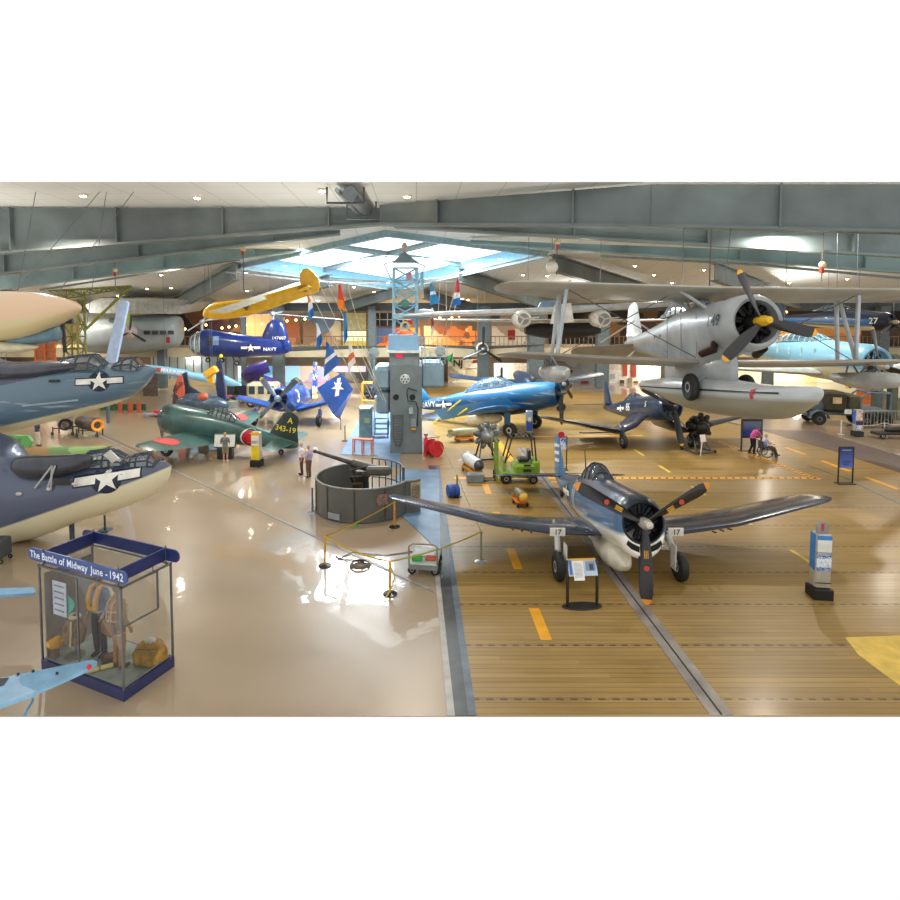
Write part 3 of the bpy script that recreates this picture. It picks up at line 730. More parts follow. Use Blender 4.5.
def wheel(parent, pre, c, r, w, name='wheel', tyre='#1a1a1a', hubc='#c8c6bc', ax='Y'):
    M = pre @ Matrix.Translation(c) @ (RZ(90) if ax == 'Y' else Matrix())
    b = MB(M); b.lathe([(r*.55, -w*.42), (r*.8, -w*.5), (r*.95, -w*.36), (r, -w*.12), (r, w*.12), (r*.95, w*.36), (r*.8, w*.5), (r*.55, w*.42)], 24)
    t = b.build('tyre', mat(tyre, .6), parent)
    b = MB(M); b.lathe([(.02, -w*.36), (r*.3, -w*.44), (r*.56, -w*.38), (r*.56, w*.38), (r*.3, w*.44), (.02, w*.36)], 20); b.build('wheel_hub', mat(hubc, .4, .2), parent)
def canopy(root, pre, x0, x1, zb, hw, h, frames=4, fc='#2c4258', tint=(.75, .85, .85), fast=.35):
    """x0 front, x1 back; glazed hood with frame hoops"""
    def ring(x, k):
        return [(x, hw*math.cos(a)*(1-.1*(1-k)), zb + h*k*math.sin(a)) for a in (PI*i/10 for i in range(11))]
    ks = []; m = 8
    for i in range(m+1):
        f = i/m; x = x0 + (x1-x0)*f; k = min(1, .05 + f/fast) if f < fast else 1 - .75*max(0, (f-.6)/.4)**1.6; ks.append((x, k))
    b = MB(pre); b.loft([ring(x, k) for x, k in ks], True, closed=False); g = b.build('canopy', glass(tint), root)
    b = MB(pre)
    for i in range(frames+1):
        f = i/frames; j = f*m; lo = int(min(j, m-1)); t = j-lo
        x = x0 + (x1-x0)*f; k = ks[lo][1]*(1-t) + ks[lo+1][1]*t
        b.tube(ring(x, k+.02), .028, 5)
    for s_ in (.28, .72, .5): b.tube([(x, hw*math.cos(PI*s_)*1.0, zb+(h*k+.01)*math.sin(PI*s_)) for x, k in ks], .018, 5)
    b.build('canopy_frame', mat(fc, .4), root)
def gear_leg(root, pre, top, wc, r, w, col='#c9c7bd', door=None, hubc='#c8c6bc', doorc='#e9e5d8', scissors=True):
    top, wc = Vector(top), Vector(wc); s = 1 if top.y > 0 else -1
    b = MB(pre); mid = top.lerp(wc, .55); ax = wc + V(0, -s*w*.75, 0)
    b.tube([top, mid], .085, 10); b.tube([mid, ax + V(0, 0, .02)], .055, 10); b.tube([ax + V(0, 0, .05), wc], .05, 8)
    if scissors: b.tube([mid + V(.05, 0, 0), mid.lerp(ax, .5) + V(.22, 0, 0), ax + V(.06, 0, .1)], .025, 6)
    b.tube([top + V(-.8, -s*.1, .05), mid], .035, 6)
    g = b.build('landing_gear', mat(col, .4, .2), root)
    wheel(g, pre, wc, r, w, hubc=hubc)
    if door:
        d = MB(pre); a_ = top.lerp(wc, door[0]); b_ = top.lerp(wc, door[1]); dw = door[2]
        d.box(((a_+b_)/2 + V(.05, s*.13, 0)), (dw, .03, (a_-b_).length)); d.build('gear_door', mat(doorc, .4), g, smooth=0)
    return g
def cowl_mb(pre, st, lip=.86, depth=.6, n=32):
    """ring cowling: stations from the back to the lip, then back inside"""
    b = MB(pre); rs = [fring(x, zc, hw, u, d, p, n) for x, zc, hw, u, d, p in st]
    x, zc, hw, u, d, p = st[-1]
    rs += [fring(x+.04, zc, hw*.95, u*.95, d*.95, p, n), fring(x+.0, zc, hw*lip, u*lip, d*lip, p, n), fring(x-depth, zc, hw*lip*.97, u*lip*.97, d*lip*.97, p, n)]
    b.loft(rs, False); return b
def cable(parent, pts, r=.013, name='suspension_cable', m=None):
    b = MB(); b.tube(pts, r, 5); return b.build(name, m or mat('#6a7072', .4, .5), parent)
def up_cable(root, p, name='suspension_cable', top=None):
    """steel cable from a local point up to the roof (nearest roof point behind the front edge)"""
    wp = root.matrix_world @ Vector(p); inv = root.matrix_world.inverted(); Y = max(wp.y, 22.5)
    return cable(root, [p, inv @ (top if top is not None else Vector((wp.x, Y, ceil_z(wp.x, Y))))])

# ---------------------------------------------------------------- the navy fighter in the foreground
hub_w = at(644, 523, 14.6); hc = T(0, 0, hub_w.z)
f6 = thing('fighter_aircraft', 'navy blue and white carrier fighter with three orange-tipped black blades in the foreground', 'aircraft', (hub_w.x, hub_w.y, 0), -90)
PR = hc @ RY(-11.0)
blue = two_tone('#1d2a40', '#e6e3da', -.52, .28, .06, mid='#46688c', zmid=.28, soft=.14) if 0 else None
def tt3(key, z1, z2, top, mid, bot, slope=0, rough=.3, pre=None, coat=.4, soft=.12, var=.1, streak=0):
    return two_tone(top, bot, z1, rough, soft, mid, z2, slope, coat, 0, var, streak)
sl = -math.tan(R(11))      # object space is tilted by the nose-up attitude
body = tt3('f6', hub_w.z-.30, hub_w.z+.38, '#2f3d55', '#4a7096', '#e9e5da', slope=sl)
ST = [(-.5, -.06, .62, .72, .78, 2.2), (-1.2, -.06, .68, .78, .84, 2.2), (-2.1, -.06, .70, .82, .86, 2.2), (-3.0, -.06, .68, .92, .82, 2.1), (-3.9, -.05, .62, .98, .76, 2.0),
      (-5.0, -.02, .54, .80, .66, 2.0), (-6.2, .04, .42, .56, .50, 2.0), (-7.6, .14, .26, .36, .34, 2.0), (-8.8, .22, .12, .22, .2, 2.0), (-9.5, .28, .03, .1, .08, 2.0)]
F6 = fuselage(ST, PR); F6L = fuselage(ST, Matrix())
F6.build('fuselage', body, f6)
b = MB(PR); CO = [(-.8, -.06, .66, .75, .84), (-.45, -.06, .655, .735, .88), (-.2, -.06, .63, .69, .88), (-.1, -.06, .585, .64, .84), (-.05, -.05, .54, .595, .78)]
rs = [fring(*c_, 2.15, 32) for c_ in CO] + [[(x, r_*math.cos(2*PI*k/32), .0 + r_*math.sin(2*PI*k/32)) for k in range(32)] for x, r_ in ((-.06, .515), (-.12, .495))]
b.loft(rs, False)
cw = b.build('cowling', tt3('f6c', hub_w.z-.30, hub_w.z+.34, '#26303f', '#466a90', '#efebe0', slope=sl), f6)
b = MB(PR); b.loft([[(x, r_*math.cos(2*PI*k/32), r_*math.sin(2*PI*k/32)) for k in range(32)] for x, r_ in ((-.045, .555), (-.02, .53), (-.03, .505), (-.14, .485), (-.55, .48))], False); b.build('cowl_liner', mat('#111214', .4), cw)
for s_ in (-1, 1):
    pts_ = [(-.03, s_*.13, -.60), (-.03, s_*.30, -.52), (-.03, s_*.42, -.44), (-.05, s_*.46, -.54), (-.05, s_*.34, -.66), (-.05, s_*.14, -.74)]
    q = MB(PR); q.prism(pts_, (.012, 0, 0)); q.build('intake_opening', mat('#0c0c0c', .8), cw, smooth=0)
engine(f6, PR, (-.12, 0, 0), .47, 9, '#1c1b1a', '#3c3b39')
propeller(f6, PR, (0, 0, 0), 2.0, (-61, 61, 181), .34, '#1a1917', '#e8912a', .15, .42, '#cfcabb', logo=True, tipl=.07)
wm = mat('#2b3346', .25, var=.2, scale=1.4, coat=.5)
for s_ in (1, -1):
    wst = [(.45, -1.75, -.62, 3.0, .12), (1.9, -1.8, -.58, 2.75, .115), (3.5, -1.95, -.40, 2.35, .11), (6.15, -2.15, .20, 1.7, .09)]
    W_ = wing_mb(wst, s_, PR, .55); W_l = wing_mb(wst, s_, Matrix(), .55)
    wo = W_.build('wing', tt3('f6w', -9, -8, '#2b3346', '#2b3346', '#2b3346') if 0 else wm, f6)
    # walkway and panel lines laid on the wing
    for (ya, yb, xa) in ((.9, 5.9, -3.05), (2.0, 2.05, -2.3)):
        pass
    mark('panel_line', rect_2d(0, 0, 5.0, .03), mat('#c7cdd6', .4), wo, (-2.55, s_*.9 if s_ < 0 else .9, .2), (0, s_, 0), (s_*1.0, 0, 0), None if 0 else W_l, .006, 3, PR)
    mark('panel_line', rect_2d(0, 0, 4.9, .025), mat('#8f98a8', .4), wo, (-3.1, s_*.9, .2), (0, s_, 0), (s_*1.0, 0, 0), W_l, .006, 3, PR)
    mark('panel_line', rect_2d(0, 0, 4.0, .02), mat('#9aa3b2', .4), wo, (-2.15, s_*.9, .2), (0, s_, 0), (s_*1.0, 0, 0), W_l, .006, 3, PR)
    for q in range(3):
        g_ = MB(PR); g_.tube([(-1.75-.05*q, s_*(2.6+.25*q), -.52+.03*q), (-1.55-.05*q, s_*(2.6+.25*q), -.52+.03*q)], .025, 8); g_.build('gun_barrel', mat('#15171a', .4, .5), wo)
    hs = wing_mb([(.05, -8.15, .42, 1.35, .1), (2.1, -8.5, .42, .9, .09)], s_, PR, .6); hs.build('tailplane', wm, f6)
    g = gear_leg(f6, hc, (-1.75, s_*1.58-.22, -.92), (-1.1, s_*1.68-.22, -hub_w.z+.39), .40, .24, door=None)
    d = MB(hc); d.box((-1.35, s_*1.66-.22, -.76), (.05, .42, .22)); dd = d.build('gear_door', mat('#e9e5d8', .4), g, smooth=0)
    dc = MB(hc); dc.box((-1.1, s_*1.50-.22, -1.35), (.3, .03, .7), RX(0)); dc.build('strut_fairing', mat('#d9d6cb', .4), g, smooth=0)
    mark('number_17', text_mesh('17', .2), mat('#17171a', .5), g, (-1.32, s_*1.66-.22, -.76), (0, 1, 0), (0, 0, 1), None, .006, 0, hc)
fin = wing_mb([(.45, -7.9, 0, 1.75, .1), (1.0, -8.2, 0, 1.4, .1), (1.75, -8.55, 0, .95, .09)], 1, PR, .25, 'Z'); fo = fin.build('fin', mat('#4a7aa6', .35, var=.1), f6)
finl = wing_mb([(.45, -7.9, 0, 1.75, .1), (1.0, -8.2, 0, 1.4, .1), (1.75, -8.55, 0, .95, .09)], 1, Matrix(), .25, 'Z')
for zz in (.95, 1.25, 1.55):
    mark('white_band', rect_2d(-1.0, 0, .8, .13), mat('#eef0ee', .5), fo, (-8.9, 0, zz), (1, 0, 0), (0, 0, 1), finl, .008, 2, PR)
canopy(f6, PR, -2.75, -4.75, .62, .36, .62, 5, '#22303f')
ant = MB(PR); ant.tube([(-5.0, 0, .75), (-5.05, 0, 1.6)], [.03, .012], 6); ant.build('antenna_mast', mat('#222', .4), f6) if 0 else ant.build('antenna_mast', mat('#2a3038', .4), f6)
insignia(f6, (-6.1, 0, .06), (1, 0, 0), (0, 0, 1), .34, F6L, PR)
mark('white_stripe', rect_2d(-.05, -.6, .03, .9), mat('#eceae2', .5), f6, (-4.6, 0, .1), (1, 0, .12), (-.12, 0, 1), F6L, .008, 3, PR)
mark('white_stripe', rect_2d(-.05, -.6, .03, .9), mat('#eceae2', .5), f6, (-4.85, 0, .1), (1, 0, .12), (-.12, 0, 1), F6L, .008, 3, PR)
b = MB(hc); b.lathe([(.02, -3.9), (.12, -3.6), (.26, -3.0), (.36, -2.3), (.38, -1.7), (.31, -1.15), (.17, -.8), (.02, -.68)], 20, T(.1, -.2, -1.36) @ RY(-4))
tk = b.build('drop_tank', mat('#e2dcc6', .3, coat=.4), f6)
b = MB(hc)
for s_ in (-.2, .2): b.tube([(-1.9, s_, -.7), (-2.0, s_*.5, -1.1)], .03, 6)
b.build('tank_brace', mat('#c9c7bd', .4), tk)
b = MB(PR); b.tube([(-8.3, 0, .0), (-8.5, 0, -.25)], .05, 8); tw = b.build('tail_wheel_strut', mat('#8d959b', .4), f6)
tp = (PR @ V(-8.5, 0, -.25)); wheel(tw, Matrix(), (tp.x, 0, max(.14, tp.z-.05) if tp.z > .14 else .14), .14, .1)

# ---------------------------------------------------------------- generic single-engined aircraft
def warplane(name, label, hub, rz, spec, cat='aircraft'):
    """hub: world position of the propeller hub; parts in local space with x forward"""
    g = spec.get; S = g('scale', 1.0); hang = g('hang', False)
    z0 = hub[2]; base = 0 if not hang else z0
    root = thing(name, label, cat, (hub[0], hub[1], base), rz, roll=g('roll', 0), pitch=g('nose', 0) if hang else 0)
    pre = T(0, 0, z0-base) @ RY(-g('pitch', 0)) @ Matrix.Scale(S, 4)
    fm = spec['paint']; fb = fuselage(spec['st'], pre); fl = fuselage(spec['st'], Matrix())
    fb.build('fuselage', fm, root)
    if g('cowl'):
        cowl_mb(pre, spec['cowl'], g('lip', .86), .5).build('cowling', g('cowlm', fm), root)
        engine(root, pre, g('eng', (-.3, 0, 0)), spec['cowl'][-1][2]*.84, g('cyl', 9))
    if g('prop'): propeller(root, pre, (0, 0, 0), *spec['prop'][0], **spec['prop'][1])
    wl = {}
    for s_ in g('sides', (1, -1)):
        if g('wing'):
            wst = spec['wing']; W_ = wing_mb(wst, s_, pre, g('wtip', .5)); wo = W_.build('wing', g('wingm', fm), root)
            wl[s_] = (wo, wing_mb(wst, s_, Matrix(), g('wtip', .5)))
        if g('hs'): wing_mb(spec['hs'], s_, pre, g('htip', .4)).build('tailplane', g('wingm', fm), root)
        if g('gear'):
            tz, wx, wy, wz, r, w = spec['gear']
            # wheels stand on the floor in world space
            P2 = T(0, 0, z0-base); a = pre @ V(wx-.1, s_*wy, tz); c_ = V((pre @ V(wx+.25, 0, 0)).x, s_*wy*S, r*S)
            gear_leg(root, Matrix(), a, c_, r*S, w*S, g('gearc', '#8d959b'), door=g('door'), doorc=g('doorc', '#3a4a5a'))
    if g('fin'):
        fs_ = spec['fin']; fo_ = wing_mb(fs_, 1, pre, g('ftip', .3), 'Z').build('fin', g('finm', fm), root)
    if g('canopy'): canopy(root, pre, *spec['canopy'], **g('cank', {}))
    return root, pre, fl, wl

# ---- silver biplane with a central float, hung at the upper right
dk_ = at(762, 321, 13.6)
J = thing('biplane', 'silver biplane marked 149 with central float hanging at the upper right', 'aircraft', tuple(dk_), -90, roll=-1.2, pitch=6.5)
I0 = Matrix()
SIL = mat('#a4a8a6', .4, .2, var=.12, scale=1.6, coat=.15); SILT = two_tone('#b4b9b9', '#a6a18f', -1.2, .42, .3, metal=.1, coat=.15)
FAB = mat('#a8a294', .5, .1, var=.12, scale=1.1); FABU = two_tone('#cfc7b8', '#aaa595', -.15, .5, .2, coat=.05)
STJ = [(-.95, 0, .62, .66, .66, 2.1), (-1.6, 0, .62, .68, .9, 2.1), (-2.4, -.02, .6, .72, 1.3, 2.2), (-3.3, -.05, .56, .76, 1.3, 2.2), (-4.5, -.1, .5, .66, .9, 2.1), (-5.8, -.1, .40, .48, .6, 2.0), (-7.2, -.1, .26, .32, .38, 2.0), (-8.4, -.08, .1, .2, .2, 2.0), (-8.9, -.05, .03, .08, .08, 2.0)]
FJ = fuselage(STJ, I0); FJ.build('fuselage', SIL, J)
cj = cowl_mb(I0, [(-1.25, 0, .66, .66, .66, 2.05), (-.9, 0, .70, .70, .70, 2), (-.5, 0, .70, .70, .70, 2), (-.3, 0, .67, .67, .67, 2), (-.2, 0, .62, .62, .62, 2)], .85, .6)
co = cj.build('cowling', SIL, J)
cjl = MB(); cjl.lathe([(.705, -1.7), (.705, -.1)], 48); cjl.add(list(FJ.v), list(FJ.f))
mark('number_149', text_mesh('149', .4, 1.1), mat('#15161a', .5), co, (-.86, -.5, .06), (1, 0, 0), (0, 0, 1), cjl, .02, 2, I0)
engine(J, I0, (-.35, 0, 0), .55, 9, '#1c1b1a', '#2c2b2a')
propeller(J, I0, (0, 0, 0), 1.32, (-24, 102, 224), .27, '#1d1a18', '#e8a820', .13, .34, '#e3b21e', logo=False, tipl=.1)
# upper and lower wings
for s_ in (1, -1):
    W_ = wing_mb([(0, -1.75, 1.05, 1.95, .11), (3.0, -1.75, 1.08, 1.95, .11), (5.1, -1.8, 1.12, 1.8, .1)], s_, T(-1.75, 0, 1.05) @ RY(-4) @ T(1.75, 0, -1.05), .85); W_.build('upper_wing', FAB, J)
    W_ = wing_mb([(.45, -2.15, -.92, 1.75, .11), (3.0, -2.2, -.86, 1.75, .11), (5.0, -2.25, -.78, 1.6, .1)], s_, T(-2.15, 0, -.9) @ RY(-3) @ T(2.15, 0, .9), .8); lw = W_.build('lower_wing', FAB, J)
    st_ = MB()
    for (xa, xb, ya, yb) in ((-2.25, -2.6, 4.0, 4.15), (-3.0, -2.6, 4.0, 4.15), (-3.1, -3.3, 4.0, 4.15)):
        st_.tube([(xa, s_*ya, 1.02), (xb, s_*yb, -.78)], .055, 8)
    st_.build('interplane_strut', mat('#b4b8ba', .35, .3), J)
    for (xa, ya, za, xb, yb, zb) in ((-2.1, .95, 1.0, -1.75, .42, .5), (-3.2, .95, 1.0, -2.7, .45, .6)):
        cb = MB(); cb.tube([(xa, s_*ya, za), (xb, s_*yb, zb)], .045, 8); cb.build('cabane_strut', mat('#a9adae', .35, .3), J)
    rw = MB(); rw.tube([(-2.2, s_*.5, -.8), (-2.3, s_*3.95, 1.0)], .012, 4); rw.tube([(-2.6, s_*.95, 1.0), (-2.6, s_*4.1, -.8)], .012, 4); rw.tube([(-7.2, s_*.1, .3), (-4.0, s_*.5, -.6)], .01, 4); rw.build('bracing_wire', mat('#5a5f62', .4, .5), J)
    # wing-tip float under the lower wing
    fb_ = MB(); fb_.loft([fring(x, zc, hw, u, d, 2.6, 16, s_*4.3) for x, zc, hw, u, d in ((-1.3, -1.3, .03, .05, .06), (-1.5, -1.3, .22, .18, .2), (-2.0, -1.3, .3, .2, .26), (-2.8, -1.3, .28, .2, .24), (-3.5, -1.27, .2, .17, .12), (-3.6, -1.26, .18, .15, .08))])
    fo_ = fb_.build('wing_float', mat('#b8b8b0', .35, .2, coat=.3), J)
    fs_ = MB()
    for xa, xb in ((-2.3, -1.9), (-2.4, -2.7), (-3.1, -2.7), (-3.2, -3.2)): fs_.tube([(xa, s_*4.4, -.82), (xb, s_*4.3, -1.15)], .025, 6)
    fs_.build('float_strut', mat('#7c8284', .4), fo_)
    hs = wing_mb([(.05, -7.4, -.12, 1.35, .09), (1.75, -7.75, -.12, 1.0, .08)], s_, T(-7.4, 0, -.12) @ RY(-20) @ T(7.4, 0, .12), .55); hs.build('tailplane', FAB, J)
    tb = MB(); tb.tube([(-7.8, s_*1.3, -.1), (-7.9, s_*.02, .75)], .03, 6); tb.build('tail_strut', mat('#b7a79a', .4), J)
    ex = MB(); ex.tube([(-1.3, s_*.45, -.45), (-1.0, s_*.62, -.62), (-1.45, s_*.7, -.72)], [.1, .12, .11], 10); ex.build('exhaust_pipe', mat('#3d2a24', .5, .5), J)
fin = wing_mb([(.05, -7.15, 0, 1.6, .1), (.5, -7.35, 0, 1.35, .09), (1.15, -7.6, 0, 1.0, .08)], 1, I0, .3, 'Z'); fin.build('fin', mat('#c6cccd', .4, .1), J)
canopy(J, I0, -2.35, -4.9, .52, .34, .62, 7, '#9ba0a2', (.9, .9, .82))
# main float, blended to the fuselage by a pylon
py = MB(); py.loft([fring(x, -1.25, hw, .5, .5, 2.6, 20) for x, hw in ((-1.2, .1), (-1.6, .32), (-2.4, .42), (-3.6, .42), (-4.6, .25), (-5.2, .06))]); py.build('float_pylon', SIL, J)
STF = [(1.8, -1.55, .05, .05, .06, 2.4), (1.6, -1.62, .3, .12, .18, 2.6), (1.1, -1.70, .48, .20, .34, 2.8), (.4, -1.76, .58, .26, .50, 2.9), (-1.0, -1.78, .60, .36, .52, 2.8), (-2.6, -1.76, .60, .48, .52, 2.7), (-4.0, -1.72, .56, .42, .42, 2.6), (-5.4, -1.7, .40, .34, .22, 2.5), (-7.0, -1.66, .16, .2, .08, 2.4), (-7.5, -1.65, .03, .06, .04, 2.2)]
FF = fuselage(STF, I0, 3, 32); ff = FF.build('main_float', two_tone('#a9adab', '#857f6a', -1.8, .38, .1, metal=.1, coat=.2), J); FFl = fuselage(STF, I0, 3, 32)
mark('black_line', rect_2d(0, -.02, 8.2, .02), mat('#17181a', .5), ff, (-6.9, -.5, -1.66), (1, 0, 0), (0, 0, 1), FFl, .02, 5, I0)
mark('red_arrow', rect_2d(-.035, -.22, .035, .3), mat('#b8232a', .5), ff, (.55, -.5, -1.5), (1, 0, .25), (-.25, 0, 1), FFl, .012, 3, I0)
mark('red_arrow', rect_2d(-.05, -.2, .05, .02), mat('#b8232a', .5), ff, (.5, -.5, -1.62), (1, 0, .2), (-.2, 0, 1), FFl, .014, 2, I0)
wg = MB(); wg.tube([(-2.0, -.3, -1.3), (-2.0, -.66, -1.5)], .06, 8); wo = wg.build('float_wheel_leg', mat('#8d959b', .4), J); wheel(wo, I0, (-2.0, -.74, -1.6), .37, .2, hubc='#a9a99f')
wg = MB(); wg.tube([(-2.0, .3, -1.3), (-2.0, .66, -1.5)], .06, 8); wo = wg.build('float_wheel_leg', mat('#8d959b', .4), J); wheel(wo, I0, (-2.0, .74, -1.6), .37, .2, hubc='#a9a99f')
mark('porthole', disc_2d(.06, 10), mat('#3a3f42', .4), J, (-5.0, -.4, -.05), (1, 0, 0), (0, 0, 1), FJ, .01, 0, I0)
mark('porthole', disc_2d(.06, 10), mat('#3a3f42', .4), J, (-4.5, -.4, -.05), (1, 0, 0), (0, 0, 1), FJ, .01, 0, I0)
for xx in (-2.0, -2.9, -3.8):
    pl = MB(); pl.box((xx, -.58, -.15), (.015, .012, 1.2)); pl.build('panel_seam', mat('#7d8284', .5), J, smooth=0)
up_cable(J, (-2.8, -.6, 1.1), top=at(684, 226, 20.3)); up_cable(J, (-2.8, .6, 1.1), top=at(731, 227, 19.8))

# ---- gull-winged blue fighter behind the foreground one
ch = at(674, 407, 29.5)
DB = mat('#18334f', .3, var=.2, scale=1.5, coat=.4); DW = mat('#1c2740', .3, var=.25, scale=1.2, coat=.4)
C, pc, CL, cwl = warplane('fighter_aircraft', 'dark blue gull-winged fighter with large three-bladed propeller under the silver biplane', ch, -90+4, dict(
    scale=1.0, pitch=11, paint=DB,
    st=[(-.4, 0, .55, .62, .65), (-1.3, 0, .62, .70, .72), (-2.6, 0, .60, .68, .72), (-3.6, 0, .56, .70, .68), (-4.6, .02, .50, .66, .6), (-6, .05, .38, .48, .48), (-7.6, .12, .24, .3, .32), (-9, .18, .08, .14, .15), (-9.3, .2, .03, .06, .06)],
    cowl=[(-1.0, 0, .64, .68, .70, 2), (-.5, 0, .64, .68, .70, 2), (-.2, 0, .58, .62, .64, 2)], cowlm=DB,
    prop=((2.0, (-60, 60, 172)), dict(w=.32, hub=.14, tip='#e8a820', hubcol='#3a3d40')),
    wing=[(.4, -1.9, -.3, 2.6, .16), (1.1, -1.9, -.95, 2.6, .16), (1.9, -1.95, -1.25, 2.5, .15), (3.4, -2.1, -.95, 2.2, .13), (5.6, -2.4, -.5, 1.6, .11)], wingm=DW,
    hs=[(.05, -8.1, .4, 1.2, .09), (2.0, -8.4, .4, .8, .08)], fin=[(.3, -7.7, 0, 1.5, .1), (1.2, -8.1, 0, 1.0, .1), (1.6, -8.3, 0, .8, .09)],
    canopy=(-3.7, -5.3, .52, .3, .42), gear=(-.95, -1.9, 1.9, 0, .38, .22), gearc='#5a6470', doorc='#1c2740', door=(.15, .75, .35)))
insignia(C, (-5.6, 0, .05), (1, 0, 0), (0, 0, 1), .3, CL, pc)
mark('number_86', text_mesh('86', .62), mat('#eef0ee', .5), C, (-4.35, 0, .1), (1, 0, 0), (0, 0, 1), CL, .012, 1, pc)
mark('number_5', text_mesh('5', .4), mat('#eef0ee', .5), C, (-1.9, 0, .2), (1, 0, 0), (0, 0, 1), CL, .012, 1, pc)
fl_ = MB(pc); fl_.box((-4.55, -2.3, -1.35), (.75, 2.0, .06), RX(0)); fl_.build('wing_flap', mat('#121317', .5), C, smooth=0)

# ---- blue torpedo bomber, wings folded, facing right
th_ = at(561, 393, 33.5)
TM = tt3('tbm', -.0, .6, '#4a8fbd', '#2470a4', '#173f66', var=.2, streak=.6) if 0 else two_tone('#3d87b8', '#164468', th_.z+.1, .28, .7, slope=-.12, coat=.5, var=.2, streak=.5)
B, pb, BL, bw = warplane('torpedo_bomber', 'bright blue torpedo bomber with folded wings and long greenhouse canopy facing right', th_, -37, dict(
    scale=1.0, pitch=11, paint=TM,
    st=[(-.4, 0, .62, .68, .7), (-1.2, 0, .72, .80, .84), (-2.4, 0, .76, .86, .95), (-3.6, 0, .76, .86, 1.0), (-5.0, 0, .72, .88, .98), (-6.4, .02, .6, .8, .8), (-8.2, .12, .4, .5, .5), (-10, .25, .2, .28, .3), (-11.4, .35, .06, .1, .1)],
    cowl=[(-1.0, 0, .72, .78, .80, 2), (-.5, 0, .70, .76, .78, 2), (-.15, 0, .6, .66, .68, 2)], cowlm=TM,
    prop=((1.9, (-40, 80, 200)), dict(w=.3, hub=.15, tip='#d8a020', hubcol='#77797a')),
    wing=[(.55, -2.3, -.55, 3.1, .15), (2.1, -2.35, -.4, 2.9, .14)], wtip=.06, wingm=TM,
    hs=[(.05, -9.9, .5, 1.5, .09), (2.8, -10.2, .5, 1.0, .08)], fin=[(.5, -9.3, 0, 2.0, .1), (1.4, -9.9, 0, 1.4, .1), (2.0, -10.3, 0, 1.0, .09)],
    canopy=(-2.7, -6.3, .70, .42, .75), cank=dict(frames=8, fc='#7fb0cc', tint=(.8, .92, 1)), gear=(-.5, -2.7, 1.7, 0, .45, .26), gearc='#2a3c50', doorc='#2a5a80', door=(.1, .7, .4)))
for s_ in (1, -1):   # outer wing panels folded back along the body
    fw = MB(pb); fw.loft([[(x, s_*(1.25+.04*q), z) for x, q, z in ((-2.6, 1, -.35), (-2.5, 3, -.1), (-2.8, 5, .25), (-2.9, 1, .2))], [(x, s_*(1.2+.04*q), z) for x, q, z in ((-7.8, 1, -.8), (-7.7, 2, -.6), (-8.2, 3, -.1), (-8.3, 1, -.2))]], True)
    fw.build('folded_wing_panel', two_tone('#78aacb', '#2f6f9c', th_.z-.2, .3, .5), B)
insignia(B, (-8.1, 0, .1), (1, 0, 0), (0, 0, 1), .34, BL, pb)
mark('lettering_navy', text_mesh('NAVY', .55), mat('#eef0ee', .5), B, (-9.55, 0, .22), (1, 0, 0), (0, 0, 1), BL, .012, 1, pb)
bb = MB(pb); bb.lathe([(.02, -4.6), (.3, -4.2), (.36, -3.2), (.34, -2.4), (.2, -2.0), (.02, -1.9)], 16, T(-1.6, -1.1, -1.0)); bb.build('drop_tank', mat('#cbbfa0', .4), B)
ps = MB(pb)
ps.tube([(-9.2, -.9, -1.2), (-6.0, -1.5, .35)], .05, 6); ps.tube([(-7.4, -1.0, -.9), (-5.6, -1.5, -.2)], .05, 6); ps.build('wing_jury_strut', mat('#e0cf3a', .5), B)

# ---- dark blue attack aircraft with four-bladed propeller and one raised wing panel
ah = at(278, 398.7, 35.3)
AB = mat('#1d4a92', .3, var=.2, scale=1.2, coat=.4)
A_, pa, AL, aw = warplane('attack_aircraft', 'royal blue attack aircraft numbered 3 with four yellow-tipped blades and upright folded wing', ah, -94, dict(
    scale=.98, pitch=8, paint=AB,
    st=[(-.4, 0, .6, .62, .68), (-1.4, 0, .72, .74, .86), (-3, 0, .74, .9, .92), (-4.5, 0, .66, 1.0, .8), (-6.4, .06, .46, .6, .6), (-9, .2, .2, .3, .3), (-10.6, .3, .05, .1, .1)],
    cowl=[(-1.0, 0, .70, .72, .80, 2), (-.5, 0, .70, .72, .8, 2), (-.15, 0, .6, .62, .68, 2)], cowlm=AB,
    prop=((1.75, (-42, 45, 138, 225)), dict(w=.36, hub=.22, tip='#e6cf1c', hubcol='#8aa4c4', tipl=.12, col='#5a6478')),
    wing=[(.6, -2.0, -.75, 3.2, .15), (3.5, -2.1, -.05, 2.5, .14)], wtip=.06, wingm=AB,
    hs=[(.05, -9.0, .55, 1.5, .09), (2.6, -9.3, .55, 1.0, .08)], fin=[(.2, -8.4, 0, 2.0, .1), (1.8, -9.0, 0, 1.3, .1)], finm=two_tone('#2a4aa0', '#3050a8', 9),
    canopy=(-3.0, -5.0, .8, .36, .6), gear=(-.7, -2.0, 2.15, 0, .42, .25), gearc='#3a68a8', doorc='#2648a8', door=(.1, .6, .5)))
mark('number_3', text_mesh('3', 1.2), mat('#eef0ee', .5), A_, (-2.1, 0, .12), (-1, 0, 0), (0, 0, 1), AL, .012, 2, pa)
